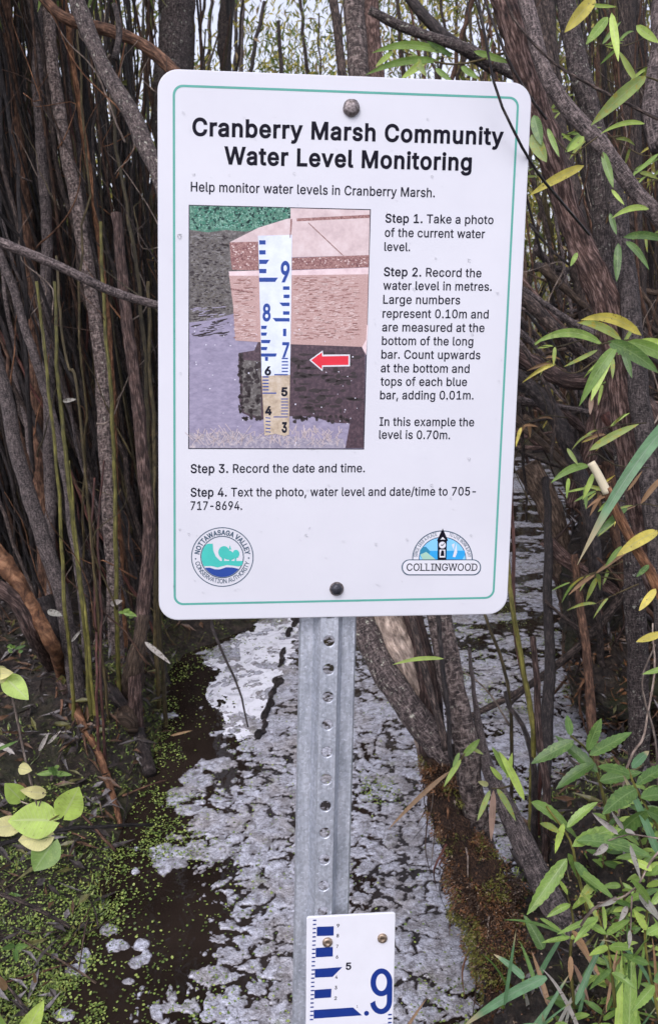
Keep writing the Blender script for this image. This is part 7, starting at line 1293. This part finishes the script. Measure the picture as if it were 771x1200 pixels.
zg = lambda x, y: g2(330 + x / 5.14, 1050 + y / 5.14)
def gpoly(name, cs, mt, off=.00012):
    vs, fs = tri_fill(cs); return mk(name, [fg(x, y, off) for x, y in vs], fs, mt, gauge)
for q in ([(186, 187), (288, 184), (288, 240), (186, 243)], [(181, 314), (284, 309), (284, 366), (181, 371)], [(177, 441), (342, 430), (284, 489), (177, 493)], [(176, 567), (278, 560), (276, 613), (175, 619)], [(172, 688), (408, 674), (463, 722), (172, 740)]):
    gpoly('blue_bar', [[zg(*p) for p in q]], M['navy'])
for i in range(25):
    y0 = 143 + i * 24.9; x0 = 163 - i * .55; w__ = 20; gpoly('tick_mark', [[zg(x0, y0 + 1), zg(x0 + w__, y0), zg(x0 + w__, y0 + 8), zg(x0, y0 + 9)]], M['navy'], .00014)
cm = .00995
ybar = zg(172, 740)[1]
for k in range(1, 5):                                                # the scale below the picture's edge
    right = k % 2; y0 = ybar - (k - 1) * .1
    for j in range(5):
        ya = y0 - (.0 + j * .02) - .01; L = .042 if j == 4 else (.026 if j == 2 else .018); xa, xb = (gw - .004 - L, gw - .004) if right else (.004, .004 + L)
        gpoly('blue_bar', [[(xa, ya), (xb, ya), (xb, ya - .01), (xa, ya - .01)]], M['navy'])
    for j in range(25): xa = gw - .005 if right else .001; gpoly('tick_mark', [[(xa, y0 - j * .004), (xa + .0035, y0 - j * .004), (xa + .0035, y0 - j * .004 - .0015), (xa, y0 - j * .004 - .0015)]], M['navy'], .00014)
def gtext(s_, x0, x1, yb, h, mat, bold, nm='scale_digit'):
    V, Fc, a, b_ = layout([(s_, bold)]); p = np.array(zg(x0, yb)); q = np.array(zg(x1, yb)); hh = zg(x0, yb - h)[1] - p[1]
    return mk(nm, [fg(p[0] + (x - a) / (b_ - a) * (q[0] - p[0]), p[1] + y / CAP * hh, .00015) for x, y in V], Fc, mat, gauge)
for s_, x0, x1, yb, h in (('9', 306, 322, 191, 20), ('8', 305, 320, 251, 20), ('7', 304, 317, 315, 19), ('6', 302, 317, 379, 20), ('5', 362, 396, 446, 40), ('4', 299, 314, 501, 19), ('3', 297, 312, 564, 20), ('2', 295, 311, 628, 20), ('1', 431, 437, 675, 15)):
    gtext(s_, x0, x1, yb, h, M['ink_soft'], 14 if s_ == '5' else 8)
def big9(ox=0, oy=0):
    th = 17; out_ = []
    def stroke(pts, w_=16):
        L, R2 = [], []
        for i in range(len(pts)):
            a = np.array(pts[max(0, i - 1)]); b = np.array(pts[min(len(pts) - 1, i + 1)]); d = b - a; d = d / (np.linalg.norm(d) + 1e-9); nn = np.array([-d[1], d[0]]) * w_; p = np.array(pts[i]); L.append(tuple(p + nn)); R2.append(tuple(p - nn))
        return L + R2[::-1]
    ring_o = ell(578, 524, 66, 84, 40); ring_i = ell(578, 524, 33, 52, 40)[::-1]
    tail = [(627, 505), (628, 560), (627, 640)] + [(577 + 50 * math.cos(math.radians(a)), 640 + 60 * math.sin(math.radians(a))) for a in range(0, 181, 15)] + [(527, 652)]
    return [ring_o, ring_i], [stroke(tail)]
ra, rb = big9()
gpoly('large_digit', [[zg(*p) for p in c] for c in ra], M['navy'], .00014)
tc = [[zg(*p) for p in c] for c in rb]; gpoly('large_digit', tc, M['navy'], .00018)
gpoly('decimal_point', [[zg(*p) for p in ell(490, 710, 15, 15, 16)]], M['navy'], .00014)
def gscrew(px, py):
    x, y = g2(px, py); V, Fc = [], []; sides = 16
    for q, z in ((1, 0), (1, .5), (.8, .85), (.45, 1), (.3, .7), (0, .7)):
        for i in range(sides): a = i / sides * 2 * math.pi; V.append(fg(x + math.cos(a) * q * .0046, y + math.sin(a) * q * .0046, z * .0026))
    for k in range(5):
        for i in range(sides): j = (i + 1) % sides; Fc.append([k * sides + i, k * sides + j, (k + 1) * sides + j, (k + 1) * sides + i])
    mk('screw', V, Fc, M['brass'], gauge, smooth=True)
gscrew(378.8, 1104.2); gscrew(443, 1100)
